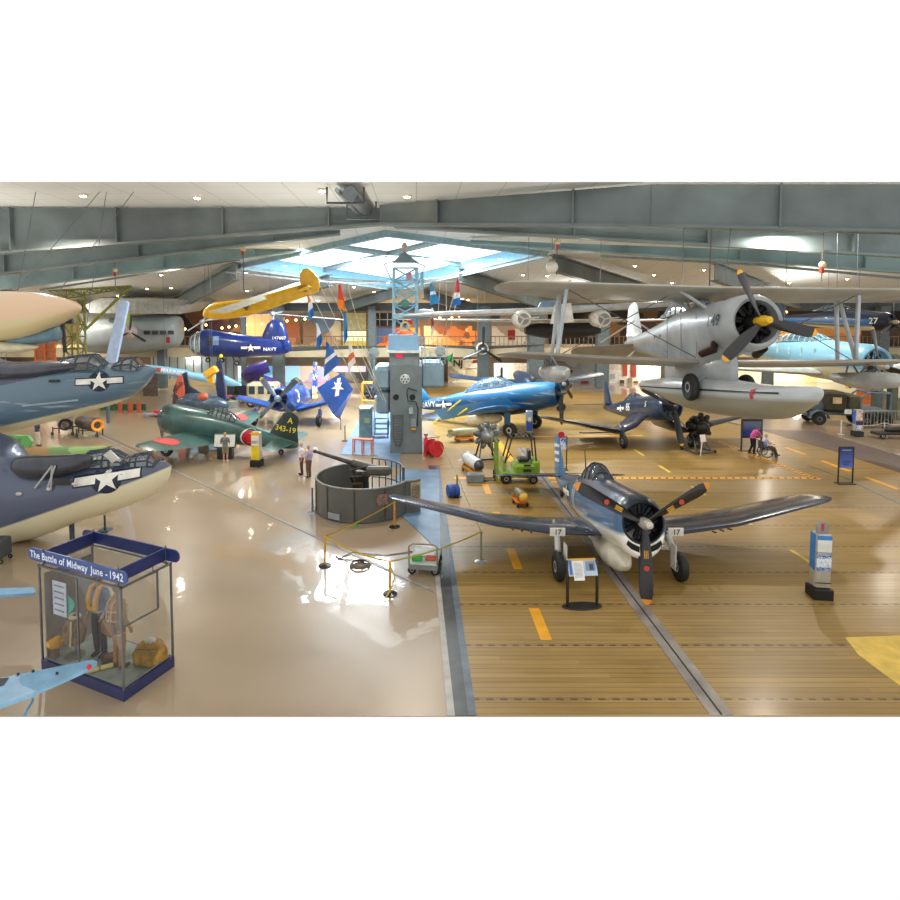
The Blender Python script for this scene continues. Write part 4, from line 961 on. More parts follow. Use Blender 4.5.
# the raised outer panel, positioned by its four seen corners
inv = A_.matrix_world.inverted()
Pq = [inv @ at(x, y, Y) for x, y, Y in ((317, 388, 36.8), (341, 373, 37.4), (353, 389, 37.0), (340, 418, 36.2), (334, 415, 36.2))]
nq = (Pq[1]-Pq[0]).cross(Pq[3]-Pq[0]).normalized(); fq = MB(); fq.prism(Pq, nq*.22); fo = fq.build('folded_wing_panel', AB, A_, smooth=0)
cc = (Pq[0]+Pq[1]+Pq[2]+Pq[3])/4 + V(0, 0, .3); sgn = 1 if (inv @ Vector((0, 0, 7.5)) - cc).dot(nq) > 0 else -1
Uq = (Pq[1]-Pq[0]).normalized()*1; Wq = nq.cross(Uq)*sgn; 
cface = cc + (nq*.22 if sgn > 0 else V(0, 0, 0))
mk = MB(); sv, sf = star_2d(.42, (0, 0)); mk.add([cface + Uq*x + Wq*y + nq*sgn*.02 for x, y in sv], sf); mk.build('star_mark', mat('#f2efe0', .5), fo, smooth=0)
mk = MB(); mk.add([cface + Uq*x + Wq*y + nq*sgn*.02 for x, y in ((-.5, -.42), (-.25, -.5), (.5, .42), (.3, .5))], [(0, 1, 2, 3)]); mk.build('insignia_bar', mat('#f0c8d8', .5), fo, smooth=0)
st_ = MB(); st_.tube([inv @ at(340, 416, 36.2), inv @ gnd(341, 430)], .03, 6); st_.build('wing_prop', mat('#3a3f44', .4), A_)
# opposite wing panel standing edge-on
Pq = [inv @ at(x, y, Y) for x, y, Y in ((312, 398, 42), (313, 362, 42), (317, 362, 42.6), (317, 398, 42.4))]
fq = MB(); fq.prism(Pq, (.3, .1, 0)); fq.build('folded_wing_panel', mottled(['#e8ecf4', '#2a4a98', '#3858a8', '#d0a830'], 2.2), A_, smooth=0)

# ---- dark green fighter with red discs, facing left
gh = at(160, 415, 31.2)
GM = mat('#2c4a44', .32, var=.3, scale=1.0, coat=.3, col2='#3f6a66')
Z, pz, ZL, zw = warplane('fighter_aircraft', 'dark green fighter with red discs and red spinner facing left', gh, 167, dict(
    scale=.95, pitch=9.5, paint=GM,
    st=[(-.35, 0, 0.600, 0.624, 0.672), (-1.0, -.02, 0.816, 0.816, 0.888), (-2.0, -.03, 0.816, 0.864, 0.936), (-3.0, -.02, 0.696, 0.864, 0.840), (-4.2, 0, 0.576, 0.792, 0.720), (-5.6, .02, 0.456, 0.600, 0.576), (-7.0, .06, 0.312, 0.408, 0.432), (-8.2, .1, 0.120, 0.216, 0.264), (-8.6, .12, 0.036, 0.072, 0.096)],
    cowl=[(-1.35, -.02, .84, .84, .9, 2), (-.8, -.02, .84, .84, .9, 2), (-.4, 0, .74, .74, .78, 2), (-.3, 0, .64, .64, .68, 2)], cowlm=mat('#2f4a48', .35, coat=.3),
    prop=((1.55, (200, 320, 80)), dict(w=.26, hub=.2, tip='#8a7f80', col='#7c7478', spin=(.25, .55), hubcol='#c22a20')),
    wing=[(.45, -1.9, -.55, 2.5, .15), (2.0, -2.0, -.4, 2.2, .14), (4.6, -2.3, -.12, 1.55, .11)], wtip=.7, wingm=mat('#3d5f58', .32, var=.25, scale=1, coat=.3),
    hs=[(.05, -7.2, .22, 1.2, .09), (1.9, -7.5, .22, .8, .08)], fin=[(.15, -6.7, 0, 1.9, .1), (1.0, -7.1, 0, 1.3, .1), (1.5, -7.4, 0, 1.0, .09)], finm=mat('#24352f', .35, coat=.2),
    canopy=(-2.9, -4.8, .68, .34, .5), cank=dict(frames=7, fc='#26322e'), gear=(-.6, -1.9, 1.7, 0, .36, .2), gearc='#a9acae', doorc='#b9bcbc', door=(.4, .95, .35)))
for s_ in (1, -1):
    wo, wlb = zw[s_]; mark('red_disc', disc_2d(.62), mat('#d0403c', .4), wo, (-2.95, s_*3.4, 0), (0, -1, 0), (1, 0, 0), wlb, .012, 1, pz)
wd = mark('white_disc', disc_2d(.52), mat('#f0ece4', .4), Z, (-5.9, .3, .02), (-1, 0, 0), (0, 0, 1), ZL, .010, 1, pz)
mark('red_disc', disc_2d(.43), mat('#c8282c', .4), wd, (-5.9, .3, .02), (-1, 0, 0), (0, 0, 1), ZL, .018, 1, pz)
finz = wing_mb([(.15, -6.7, 0, 1.9, .1), (1.0, -7.1, 0, 1.3, .1), (1.5, -7.4, 0, 1.0, .09)], 1, Matrix(), .3, 'Z')
mark('tail_number', text_mesh('343-19', .42), mat('#e8d23a', .4), Z, (-7.75, .2, .85), (-1, 0, 0), (0, 0, 1), finz, .012, 1, pz)
mark('tail_letter', text_mesh('A', .42), mat('#e8d23a', .4), Z, (-7.95, .2, 1.35), (-1, 0, 0), (0, 0, 1), finz, .012, 1, pz)
tz = MB(); q = pz @ V(-7.6, 0, -.1); tz.tube([q, (q.x, 0, .2)], .05, 6); to = tz.build('tail_wheel_strut', mat('#4a5050', .4), Z); wheel(to, I0, (q.x, 0, .15), .15, .1)
# ================================================================ large pieces seen from the side
def side_loft(root, name, st, Y, m, hw=1.0, p=2.3, parent=None, n=24, low=.5, sub=3, th=None):
    """a body lofted along the hall's width; st = (px, y top, y bottom, half width)"""
    inv = root.matrix_world.inverted(); out = []
    for s in st:
        px, yt, yb = s[:3]; w_ = s[3] if len(s) > 3 else hw
        a, b_ = at(px, yt, Y), at(px, yb, Y); zc = b_.z + (a.z-b_.z)*low
        out.append((a.x, zc, w_, a.z-zc, zc-b_.z, p))
    mb = MB(inv); rs = [fring(x, zc, hw_, u, d, pp, n, Y) for x, zc, hw_, u, d, pp in smooth_st(out, sub)]
    mb.loft(rs, True); o = mb.build(name, m, parent or root); return o, mb
def lp(root, px, py, Y): return root.matrix_world.inverted() @ at(px, py, Y)

# ---- lower blue grey seaplane hull at the left
rt = at(40, 500, 18.5); HL = thing('seaplane_hull', 'lower of two slate blue seaplane hulls with cream underside and large star at left', 'aircraft', (rt.x, 18.5, 0))
zb = at(0, 528, 17.6).z; x0_ = at(0, 500, 17.6).x - rt.x; x1_ = at(150, 500, 17.6).x - rt.x; z1_ = at(150, 477, 17.6).z; slp = (z1_-zb)/(x1_-x0_)
mh = two_tone('#4c5468', '#d4cba8', zb - slp*x0_, .35, .06, slope=-slp, coat=.35, var=.16)
o, hl = side_loft(HL, 'hull', [(-30, 425, 556, 1.0), (0, 436, 545, 1.0), (10, 446, 543, 1.0), (20, 460, 540, 1.0), (45, 463, 534, 1.0), (80, 462, 520, .95), (110, 463, 511, .85), (135, 461, 503, .7), (155, 460, 493, .45), (166, 463, 482, .2), (171, 465, 470, .03)], 18.5, mh, low=.62)
cc = lp(HL, 104, 480, 17.6); insignia(o, cc, (1, 0, .12), (-.12, 0, 1), .46, hl, eps=.012)
o.children[0].name = 'star_insignia'
pod, _ = side_loft(HL, 'gun_pod', [(11, 465, 468, .05), (17, 458, 474, .22), (32, 456, 478, .3), (60, 455, 476, .3), (80, 454, 470, .24), (92, 456, 464, .05)], 17.75, mat('#34363e', .3, var=.2, coat=.4))
m_ = MB(); 
for a_, b_ in (((52, 466), (35, 488)), ((52, 466), (51, 489)), ((55, 466), (47, 490))): m_.tube([lp(HL, *a_, 17.4), lp(HL, *b_, 17.5)], .03, 6)
m_.build('pod_strut', mat('#b5b9b5', .4), HL)
for x, y, w_ in ((19, 494, 5), (49, 489, 4), (75, 484, 5)):
    m_ = MB(HL.matrix_world.inverted()); q = at(x, y, 17.5); m_.ball(q, (w_*.022, .06, .06), 10, 6); m_.build('fairing_cap', mat('#c2beb0', .4), HL)
m_ = MB(HL.matrix_world.inverted()); a_, b_ = at(54, 478, 17.45), at(69, 485, 17.45); m_.box(((a_+b_)/2), (b_.x-a_.x, .05, a_.z-b_.z)); m_.build('hull_hatch', mat('#2c2a28', .5), HL, smooth=0)
def hood(root, pts, Y, w, name='canopy', fc='#39404a', nfr=5):
    """glazed hood whose side outline is given by pixels: list of (px, y top), base y"""
    inv = root.matrix_world.inverted(); rings = []
    for px, yt, yb in pts:
        a, b_ = at(px, yt, Y), at(px, yb, Y); h = a.z-b_.z
        rings.append([inv @ Vector((a.x, Y + w*math.cos(t), b_.z + h*math.sin(t)**.8)) for t in (PI*i/8 for i in range(9))])
    b = MB(); b.loft(rings, True, closed=False); b.build(name, glass((.7, .8, .78), .3), root)
    b = MB()
    for r_ in rings: b.tube(r_, .035, 5)
    for k_ in (1, 3, 4, 5, 7): b.tube([r_[k_] for r_ in rings], .028, 5)
    b.build(name+'_frame', mat(fc, .4), root)
    b = MB()
    q = rings[len(rings)//2]; c0 = (q[0]+q[-1])/2
    b.ball(c0 + V(0, 0, .1), (.22, .2, .3), 8, 6); b.build('cockpit_seat', mat('#7a5a3c', .6), root)
hood(HL, [(82, 458, 465), (90, 451, 465), (108, 449, 464), (115, 450, 463), (127, 457, 462)], 18.4, .42)
hood(HL, [(134, 455, 464), (140, 453, 464), (152, 452, 463), (158, 460, 463)], 18.45, .36, 'gunner_canopy')
wsd = MB(); wsd.prism([lp(HL, 103, 455, 17.9), lp(HL, 110, 450, 17.9), lp(HL, 119, 459, 17.9), lp(HL, 112, 463, 17.9)], (0, .04, 0)); wsd.build('windshield', mat('#c9c6b8', .25), HL, smooth=0)
st_ = MB(); q = HL.matrix_world.inverted() @ gnd(105, 531); st_.box(q + V(0, 0, .03), (.35, .35, .06)); st_.tube([q, (q.x, q.y, .55)], .035, 8); st_.build('support_stand', mat('#3c4a58', .4), HL)
for xx in (8, 72):
    q = HL.matrix_world.inverted() @ at(xx, 530, 18.5); st_ = MB(); st_.tube([(q.x, 0, 0), (q.x, 0, q.z+.4)], .08, 8); st_.build('support_post', mat('#3c4a58', .4), HL)
wk = thing('equipment_trolley', 'small dark grey box trolley at the left edge under the seaplane hull', 'trolley', gnd(-1, 561)); b = MB(); b.bbox((0, 0, .42), (.5, .5, .55), .04); b.build('cabinet', mat('#454b4c', .5), wk)
for s1, s2 in ((-.2, -.2), (.2, -.2), (.2, .2), (-.2, .2)): wheel(wk, I0, (s1, s2, .07), .07, .04)

# ---- upper hull
rt = at(40, 395, 20); HU = thing('seaplane_hull', 'upper of two slate blue seaplane hulls with canopy and small star at left', 'aircraft', (rt.x, 20, at(40, 430, 20).z))
bz = HU.location.z; xa = at(0, 427, 19).x-rt.x; za = at(0, 427, 19).z-bz; xb = at(112, 402, 19).x-rt.x; zb2 = at(112, 402, 19).z-bz; slp = (zb2-za)/(xb-xa)
mh = two_tone('#3f4450', '#d6cfa6', za-slp*xa, .35, .06, mid='#58707e', zmid=at(50, 379, 19).z-bz - slp*.35*(at(50, 379, 19).x-rt.x), slope=-slp, coat=.35, var=.16, streak=.7)
o, hu = side_loft(HU, 'hull', [(-30, 366, 443, 1.0), (0, 366, 434, 1.0), (40, 364, 424, 1.0), (80, 363, 413, .95), (110, 363, 405, .8), (130, 364, 397, .6), (145, 365, 386, .35), (153, 367, 375, .12), (156, 368, 371, .03)], 20, mh, low=.6)
cc = lp(HU, 97, 382, 19.1); insignia(o, cc, (1, 0, .03), (-.03, 0, 1), .34, hu, eps=.012)
tp_, _ = side_loft(HU, 'spine_fairing', [(-5, 358, 380, .5), (10, 362, 379, .55), (40, 361, 378, .5), (70, 361, 372, .4), (95, 363, 368, .1)], 19.5, mat('#3e3f4a', .25, coat=.5, var=.15))
hood(HU, [(60, 361, 367), (68, 357, 368), (82, 355, 369), (95, 354, 368), (106, 364, 368)], 19.7, .5)
hood(HU, [(118, 363, 368), (126, 358, 369), (136, 357, 369), (142, 366, 369)], 19.8, .4, 'nose_canopy')
mark('faded_lettering', rect_2d(-.9, -.03, .9, .03), mat('#a9b8be', .6), o, lp(HU, 50, 403, 19.1), (1, 0, .1), (-.1, 0, 1), hu, .01, 3)
q = MB(HU.matrix_world.inverted()); q.box(at(54, 381, 19.02), (.32, .06, .08)); q.build('hull_slot', mat('#22262c', .5), HU, smooth=0)
up_cable(HU, (-1.5, 0, .9)); up_cable(HU, (1.2, 0, .9))
# ---- tan float
rt = at(30, 320, 17); TF = thing('wing_float', 'large tan and cream float hanging at the left edge under the roof beams', 'float', (rt.x, 17, rt.z))
mf = two_tone('#cfae8a', '#c4b384', .02, .3, .05, coat=.4, slope=-.13)
side_loft(TF, 'float_body', [(-30, 294, 338, .5), (0, 291, 341, .55), (30, 292, 336, .55), (55, 296, 326, .5), (70, 300, 318, .35), (78, 304, 312, .18), (81, 307, 310, .03)], 17, mf)
tb, _ = side_loft(TF, 'bomb_rack', [(9, 340, 345, .15), (14, 336, 346, .3), (40, 331, 344, .32), (56, 326, 341, .3), (59, 328, 338, .15)], 17.2, mat('#64808c', .4))
side_loft(TF, 'lower_keel', [(-20, 340, 354, .3), (10, 342, 353, .3), (28, 344, 351, .2), (38, 346, 348, .03)], 17.0, mat('#cfc7a4', .4))
up_cable(TF, (-.8, 0, .4)); up_cable(TF, (.5, 0, .35))
m_ = MB(); m_.tube([lp(TF, 62, 318, 17.3), lp(TF, 65, 352, 17.6)], .06, 6); m_.box(lp(TF, 66, 321, 17.3), (.4, .1, .15)); m_.build('float_strut', mat('#2e2c2c', .5), TF, smooth=0)

# ---- pale blue aircraft tip reaching in at the lower left
t = thing('wing_tip', 'light blue aircraft wing tip with red lamp reaching in at the lower left', 'aircraft wing', (at(20, 690, 9.6).x, 9.6, 0))
def wpix(px, py, z): return t.matrix_world.inverted() @ gnd(px, py, z)
top_ = [wpix(x, y, 1.05) for x, y in ((-25, 682), (0, 678), (40, 670), (70, 664), (92, 659.5), (97, 661.5), (88, 668), (60, 681), (30, 694), (0, 705), (-25, 712))]
b = MB(); b.prism(top_, (0, 0, -.07)); b.build('wing_panel', mat('#7fa9c4', .35, var=.12, coat=.3), t, smooth=0)
q = wpix(89, 667, 1.05); b = MB(); b.ball(q, .045, 10, 6); b.build('navigation_lamp', mat('#c01c30', .25, emit=.3), t)
for x, y in ((18, 674), (33, 671), (57, 673)):
    b = MB(); b.ball(wpix(x, y, 1.07), .025, 8, 5); b.build('rivet_stud', mat('#22303a', .5), t)
b = MB(); b.prism([wpix(x, y, 1.053) for x, y in ((-2, 679), (9, 677.5), (4, 685), (-2, 687))], (0, 0, .006)); b.build('dark_marking', mat('#1f2433', .5), t, smooth=0)
b = MB(); b.tube([wpix(30, 692, 1.0), wpix(33, 700, .8), wpix(24, 716, .75)], .02, 6); b.build('aileron_rod', mat('#4f9ab4', .4), t)
b = MB(); b.tube([(-.9, .2, 0), (-.9, .2, 1.0)], .05, 8); b.build('support_post', mat('#6a8aa0', .5), t)
t = thing('tailplane', 'narrow light blue tailplane end at the left edge beside the glass case', 'aircraft tail', (at(10, 592, 13).x, 13, 0))
zt = at(20, 588, 13).z
b = MB(t.matrix_world.inverted()); b.prism([gnd(x, y, zt) for x, y in ((-20, 589), (34, 587), (36, 590), (34, 593), (-20, 596))], (0, 0, -.06)); b.build('panel', mat('#6f9fbc', .4), t, smooth=0)
b = MB(); b.tube([(-.5, .0, 0), (-.5, .0, zt-.05)], .05, 8); b.build('support_post', mat('#6a8aa0', .5), t)

# ---- camouflaged aircraft behind the hulls
rt = at(60, 450, 25); t = thing('camouflaged_aircraft', 'green and brown camouflaged aircraft with green fin behind the lower hull', 'aircraft', (rt.x, 25, 0))
cam_m = mottled(['#6a8a4c', '#8a6a44', '#5c7c48', '#7a9a5c'], .9)
side_loft(t, 'fuselage', [(8, 452, 466, .3), (20, 448, 468, .45), (50, 447, 470, .5), (85, 447, 462, .4), (105, 446, 451, .15), (112, 445, 447, .03)], 25, cam_m)
b = MB(); b.prism([lp(t, x, y, 25) for x, y in ((14, 452), (6, 438), (9, 435), (28, 436), (32, 442), (26, 452))], (0, .15, 0)); b.build('fin', mottled(['#5a9a58', '#6aaa60', '#4e8a50', '#b0b8a0'], 2.0), t, smooth=0)
b = MB(); b.tube([(-.6, 0, 0), (-.6, 0, .9)], .06, 8); b.tube([(1.2, 0, 0), (1.2, 0, .9)], .06, 8); b.build('landing_gear', mat('#8a8f90', .4), t)
for i, (x, y) in enumerate(((12, 443), (18, 447), (24, 441))): pass

# ---- olive lattice crane tower
tp = gnd(77, 409); t = thing('lattice_crane', 'olive green lattice tower with slanting jib behind the seaplane hulls', 'crane', tp)
ol = mat('#8a8c3e', .5, var=.15); olb = []
def lattice(name, pts4a, pts4b, nseg, r, parent, m):
    b = MB()
    for a, c_ in zip(pts4a, pts4b): b.tube([a, c_], r, 5)
    k_ = len(pts4a)
    for i in range(nseg):
        f, g_ = i/nseg, (i+1)/nseg
        for j in range(k_):
            a0, a1_ = pts4a[j].lerp(pts4b[j], f), pts4a[j].lerp(pts4b[j], g_); c0, c1 = pts4a[(j+1) % k_].lerp(pts4b[(j+1) % k_], f), pts4a[(j+1) % k_].lerp(pts4b[(j+1) % k_], g_)
            b.tube([a0, c1] if (i+j) % 2 else [c0, a1_], r*.6, 4); b.tube([a1_, c1], r*.6, 4)
    return b.build(name, m, parent)
Yc = tp.y; w_ = .55
base = [V(sx*w_, sy*w_, 0) for sx, sy in ((-1, -1), (1, -1), (1, 1), (-1, 1))]; topz = at(77, 300, Yc).z
lattice('tower', base, [v*.9 + V(0, 0, topz) for v in base], 9, .08, t, ol)
ja = lp(t, 52, 291, Yc); jb = lp(t, 131, 286, Yc); jc = lp(t, 84, 331, Yc); jd = lp(t, 70, 301, Yc)
lattice('jib', [ja + V(0, -.4, 0), ja + V(0, .4, 0), lp(t, 58, 300, Yc)], [jb + V(0, -.1, 0), jb + V(0, .1, 0), jb + V(0, 0, -.1)], 9, .06, t, ol)
b = MB(); b.tube([jb, jc], .1, 6); b.tube([jd, jc], .06, 6); b.tube([lp(t, 85, 292, Yc), lp(t, 85, 350, Yc)], .05, 5); b.build('jib_stay', ol, t)
# ---- tilted pale blue wing panel
rt = at(112, 357, 38); t = thing('raised_wing_panel', 'tall tilted pale blue wing panel standing behind the upper hull canopy', 'wing panel', (rt.x, 38, 0))
b = MB(); b.prism([lp(t, x, y, 38) for x, y in ((102, 375), (113, 375), (128, 303), (126, 301), (119, 300))], (0, .25, 0)); b.build('panel', mat('#a9bfe0', .45, var=.08), t, smooth=0)
b = MB(); b.tube([lp(t, 107, 375, 38.1), (lp(t, 107, 375, 38.1).x, .1, 0)], .12, 8); b.build('support_post', mat('#555f66', .5), t)
# ---- grey patrol aircraft on the far left
rt = at(140, 335, 52); PB = thing('patrol_aircraft', 'large pale grey patrol aircraft with windows beyond the lattice tower', 'aircraft', (rt.x, 52, 3.8))
gm = mat('#8d9696', .45, var=.1, scale=.6)
side_loft(PB, 'fuselage', [(88, 322, 352, 1.2), (110, 318, 354, 1.6), (140, 315, 353, 1.8), (165, 314, 349, 1.6), (178, 316, 345, 1.2), (181, 320, 336, .6)], 52, gm)
b = MB(PB.matrix_world.inverted())
b.prism([at(85, 305, 50), at(100, 298, 50), at(190, 300, 50), at(196, 303, 50), at(180, 314, 50), at(90, 313, 50)], (0, 5, .3)); b.build('wing', mat('#b0b2ac', .5, var=.15), PB, smooth=0)
for x in (147, 155, 163, 171):
    b = MB(PB.matrix_world.inverted()); b.box(at(x, 332.5, 50.25), (.5, .1, .35)); b.build('cabin_window', mat('#33383c', .3), PB, smooth=0)
b = MB(PB.matrix_world.inverted()); b.box(at(168, 340, 50.3), (.3, .1, .5)); b.build('red_marking', mat('#8a2028', .5), PB, smooth=0)
q = PB.matrix_world.inverted() @ at(130, 332, 48.5); pm = T(*q) @ RZ(-60)
b = MB(pm); b.lathe([(.5, -2.2), (.62, -1.2), (.6, -.3), (.45, -.1), (.3, 0)], 18); b.build('engine_nacelle', mat('#b7a8a4', .4), PB)
propeller(PB, pm, (0, 0, 0), 1.5, (5, 125, 245), .22, '#2a2c30', '#b82a30', .15, .35, '#c8c0b0')
b = MB(PB.matrix_world.inverted()); b.box(at(128, 318, 49.5), (.5, .3, .9)); b.build('cowl_flap', mat('#a8c43a', .5), PB, smooth=0)
p = at(182, 343.5, 50); b = MB(); b.box((0, 0, .12), (1.6, .1, .24)); o = b.build('lit_sign', mat('#1f9a50', .5, emit=1.2), smooth=0); o.location = (p.x, 54.7, 3.9); tag(o, 'small glowing green sign strip left of the helicopter nose', 'sign')
p = at(45, 350, 42); t = thing('orange_scaffold', 'orange scaffold platform behind the tan float', 'scaffold', (p.x, 42, 0))
b = MB()
for dx in (-.7, 0, .7): b.box((dx, 0, 2.7), (.12, .12, 5.4)); 
for dz in (3.8, 4.6, 5.3): b.box((0, 0, dz), (1.6, .1, .12))
b.build('frame', mat('#d8702c', .5), t, smooth=0)
b = MB(); b.box((0, .05, 4.4), (1.3, .05, 1.4)); b.build('panel', mat('#b86a3c', .5), t, smooth=0)

# ---- light blue tail boom, yellow hoist, dark folded aircraft
rt = at(190, 375, 42); t = thing('tail_boom', 'light blue aircraft tail boom lettered MARINES above the dark aircraft', 'aircraft tail', (rt.x, 42, rt.z))
o, bm_ = side_loft(t, 'boom', [(138, 364, 371, .25), (160, 366, 374, .3), (185, 370, 378, .3), (200, 374, 381, .2), (226, 378, 386, .1), (240, 383, 386, .03)], 42, two_tone('#7fb2ce', '#8cc0dc', 0, .4, .3))
mark('boom_lettering', text_mesh('MARINES', .42), mat('#f0f2f2', .5), o, lp(t, 172, 372, 41.7), (1, 0, -.17), (.17, 0, 1), bm_, .015, 1)
mark('boom_marking', rect_2d(-.2, -.12, .2, .16), mat('#b04a4a', .5), o, lp(t, 158, 370, 41.7), (1, 0, -.1), (.1, 0, 1), bm_, .015, 1)
b = MB(); b.prism([lp(t, x, y, 42) for x, y in ((196, 374), (224, 377), (241, 386), (218, 383))], (0, .2, .1)); b.build('tail_fin', mat('#86bcd8', .4), t, smooth=0)
up_cable(t, (-1.8, 0, .3)); up_cable(t, (1.5, 0, .0))
rt = at(211, 372, 39.5); t = thing('yellow_hoist', 'bright yellow tilted hoist box above the dark folded aircraft', 'hoist', (rt.x, 39.5, rt.z))
b = MB(); b.bbox((0, 0, 0), (.95, .5, .5), .06, RY(-32)); b.build('motor_box', mat('#f0b41c', .4, coat=.3), t)
b = MB(); b.box((.0, 0, -.5), (.35, .4, .5)); b.build('hook_block', mat('#e0a41c', .4), t, smooth=0); up_cable(t, (.1, 0, .2))
rt = gnd(205, 417); t = thing('folded_aircraft', 'dark teal folded-wing aircraft with reddish upright panel behind the green fighter', 'aircraft', (rt.x, rt.y, 0)); Yd = rt.y
side_loft(t, 'fuselage', [(178, 396, 408, .4), (190, 393, 410, .7), (205, 394, 413, .8), (218, 397, 413, .6), (226, 401, 411, .3), (229, 404, 407, .03)], Yd, mat('#27384a', .3, var=.3, coat=.3, col2='#4a5a68'))
b = MB(); b.prism([lp(t, x, y, Yd-.4) for x, y in ((172, 410), (173, 390), (178, 376), (182, 376), (184, 392), (180, 410))], (0, .2, 0)); b.build('folded_wing_panel', mottled(['#4a3436', '#c05a44', '#7a3c34', '#33343c'], 1.0), t, smooth=0)
b = MB(); b.prism([lp(t, x, y, Yd+1) for x, y in ((219, 406), (216, 388), (216, 362), (220, 361), (224, 384), (226, 406))], (0, .25, 0)); b.build('folded_wing_panel', mat('#28335a', .4, var=.2), t, smooth=0)
b = MB(); b.prism([lp(t, x, y, Yd+.2) for x, y in ((180, 394), (182, 374), (186, 372), (189, 386), (205, 396), (200, 399))], (0, .2, 0)); b.build('fin', mat('#343c46', .4), t, smooth=0)
for x in (186, 206, 222): q = lp(t, x, 412, Yd); wheel(t, I0, (q.x, 0, .3), .3, .16)
b = MB(); b.ball(lp(t, 203, 397, Yd-.5), (.4, .3, .3), 10, 6); b.build('cockpit_cover', mat('#b0583c', .5), t)

# ---- blue tandem-rotor helicopter
rt = at(240, 343, 44); HE = thing('helicopter', 'royal blue tandem-rotor helicopter with glass nose hanging at left centre', 'helicopter', (rt.x, 44, rt.z))
HB = mat('#11296a', .3, var=.12, coat=.5)
o, hm = side_loft(HE, 'fuselage', [(203, 330, 356, .8), (208, 329, 357, .95), (225, 332, 357, .95), (245, 335, 357, .9), (262, 337, 356, .75), (280, 338, 355, .5), (289, 340, 352, .2), (291, 344, 349, .03)], 44, HB, p=2.6)
g_, _ = side_loft(HE, 'nose_glazing', [(189, 341, 348, .1), (192, 336, 352, .5), (197, 332, 355, .75), (204, 330, 356, .85)], 44, glass((.75, .85, .9), .35))
b = MB(HE.matrix_world.inverted())
for x, yt, yb, w_ in ((193, 335, 353, .6), (198, 331.5, 355.5, .8), (203, 330, 356, .86)):
    a_, c_ = at(x, yt, 44), at(x, yb, 44); b.tube([(a_.x, 44 + w_*math.cos(q), (a_.z+c_.z)/2 + (a_.z-c_.z)/2*math.sin(q)) for q in (2*PI*i/16 for i in range(16))], .035, 5, close=True)
b.build('glazing_frame', mat('#c9ced6', .4), HE)
P_ = [(262, 345), (263, 334), (268, 323), (273, 319), (281, 320), (285, 325), (290, 346), (288, 352), (270, 355)]
b = MB(HE.matrix_world.inverted()); c0 = at(275, 340, 44)
rr = []
for yy, k_ in ((-.42, .8), (-.3, .96), (0, 1), (.3, .96), (.42, .8)):
    rr.append([V(c0.x + (at(x, y, 44).x-c0.x)*k_, 44+yy, c0.z + (at(x, y, 44).z-c0.z)*k_) for x, y in P_])
b.loft(rr, True); po = b.build('rear_pylon', HB, HE, 50)
mark('tail_number', text_mesh('147607', .34, 1.05), mat('#e8eaf0', .5), po, lp(HE, 279, 338, 43.5), (1, 0, 0), (0, 0, 1), b if 0 else None, .06, 0)
mark('lettering_navy', text_mesh('NAVY', .36), mat('#e8eaf0', .5), o, lp(HE, 269, 349.5, 43.1), (1, 0, 0), (0, 0, 1), hm, .03, 1)
insignia(o, lp(HE, 250.5, 348, 43.1), (1, 0, 0), (0, 0, 1), .34, hm, eps=.02)
mark('air_scoop', rect_2d(-.22, -.3, .22, .35), mat('#6a87a8', .4), o, lp(HE, 216, 341, 43.1), (1, 0, 0), (0, 0, 1), hm, .02, 1)
mark('side_door', rect_2d(-.2, -.35, .2, .35), mat('#1a2028', .4), o, lp(HE, 209.5, 341, 43.1), (1, 0, 0), (0, 0, 1), hm, .02, 1)
for (mx, y0, y1, bl_) in ((202, 331, 322, ((188, 331), (215, 318), (205, 318))), (273, 321, 314, ((345, 320), (205, 321), (282, 312)))):
    b = MB(); b.tube([lp(HE, mx, y0, 44), lp(HE, mx, y1, 44)], .1, 8); b.ball(lp(HE, mx, y1, 44), .2, 8, 6); ro = b.build('rotor_mast', mat('#aeb4ba', .4, .3), HE)
    for (bx, by) in bl_:
        q = lp(HE, mx, y1, 44); e_ = lp(HE, bx, by, 44 + (3 if bx in (215, 282) else 0)); d_ = (e_-q).normalized(); s_ = d_.cross(V(0, 0, 1)).normalized()*.13
        b = MB(); b.prism([q-s_, e_-s_, e_+s_, q+s_], (0, 0, .05)); b.build('rotor_blade', mat('#b8bab8' if bx != 188 else '#e4e6ea', .4), ro, smooth=0)
for x, y in ((208, 360), (237, 363), (222, 360)):
    b = MB(); q = lp(HE, x, y, 43.4); b.tube([q, q + V(.1, .2, .5)], .05, 6); b.tube([q, q + V(-.5, .3, .5)], .03, 6); lg_ = b.build('landing_gear', mat('#4a5058', .4), HE); wheel(lg_, I0, q, .2, .12)
b = MB(); b.ball(lp(HE, 221, 356, 43), .14, 8, 6); b.build('yellow_lamp', mat('#e0d020', .4, emit=.3), HE)
up_cable(HE, (-2.6, 0, 1.5)); up_cable(HE, (2.3, 0, 2))

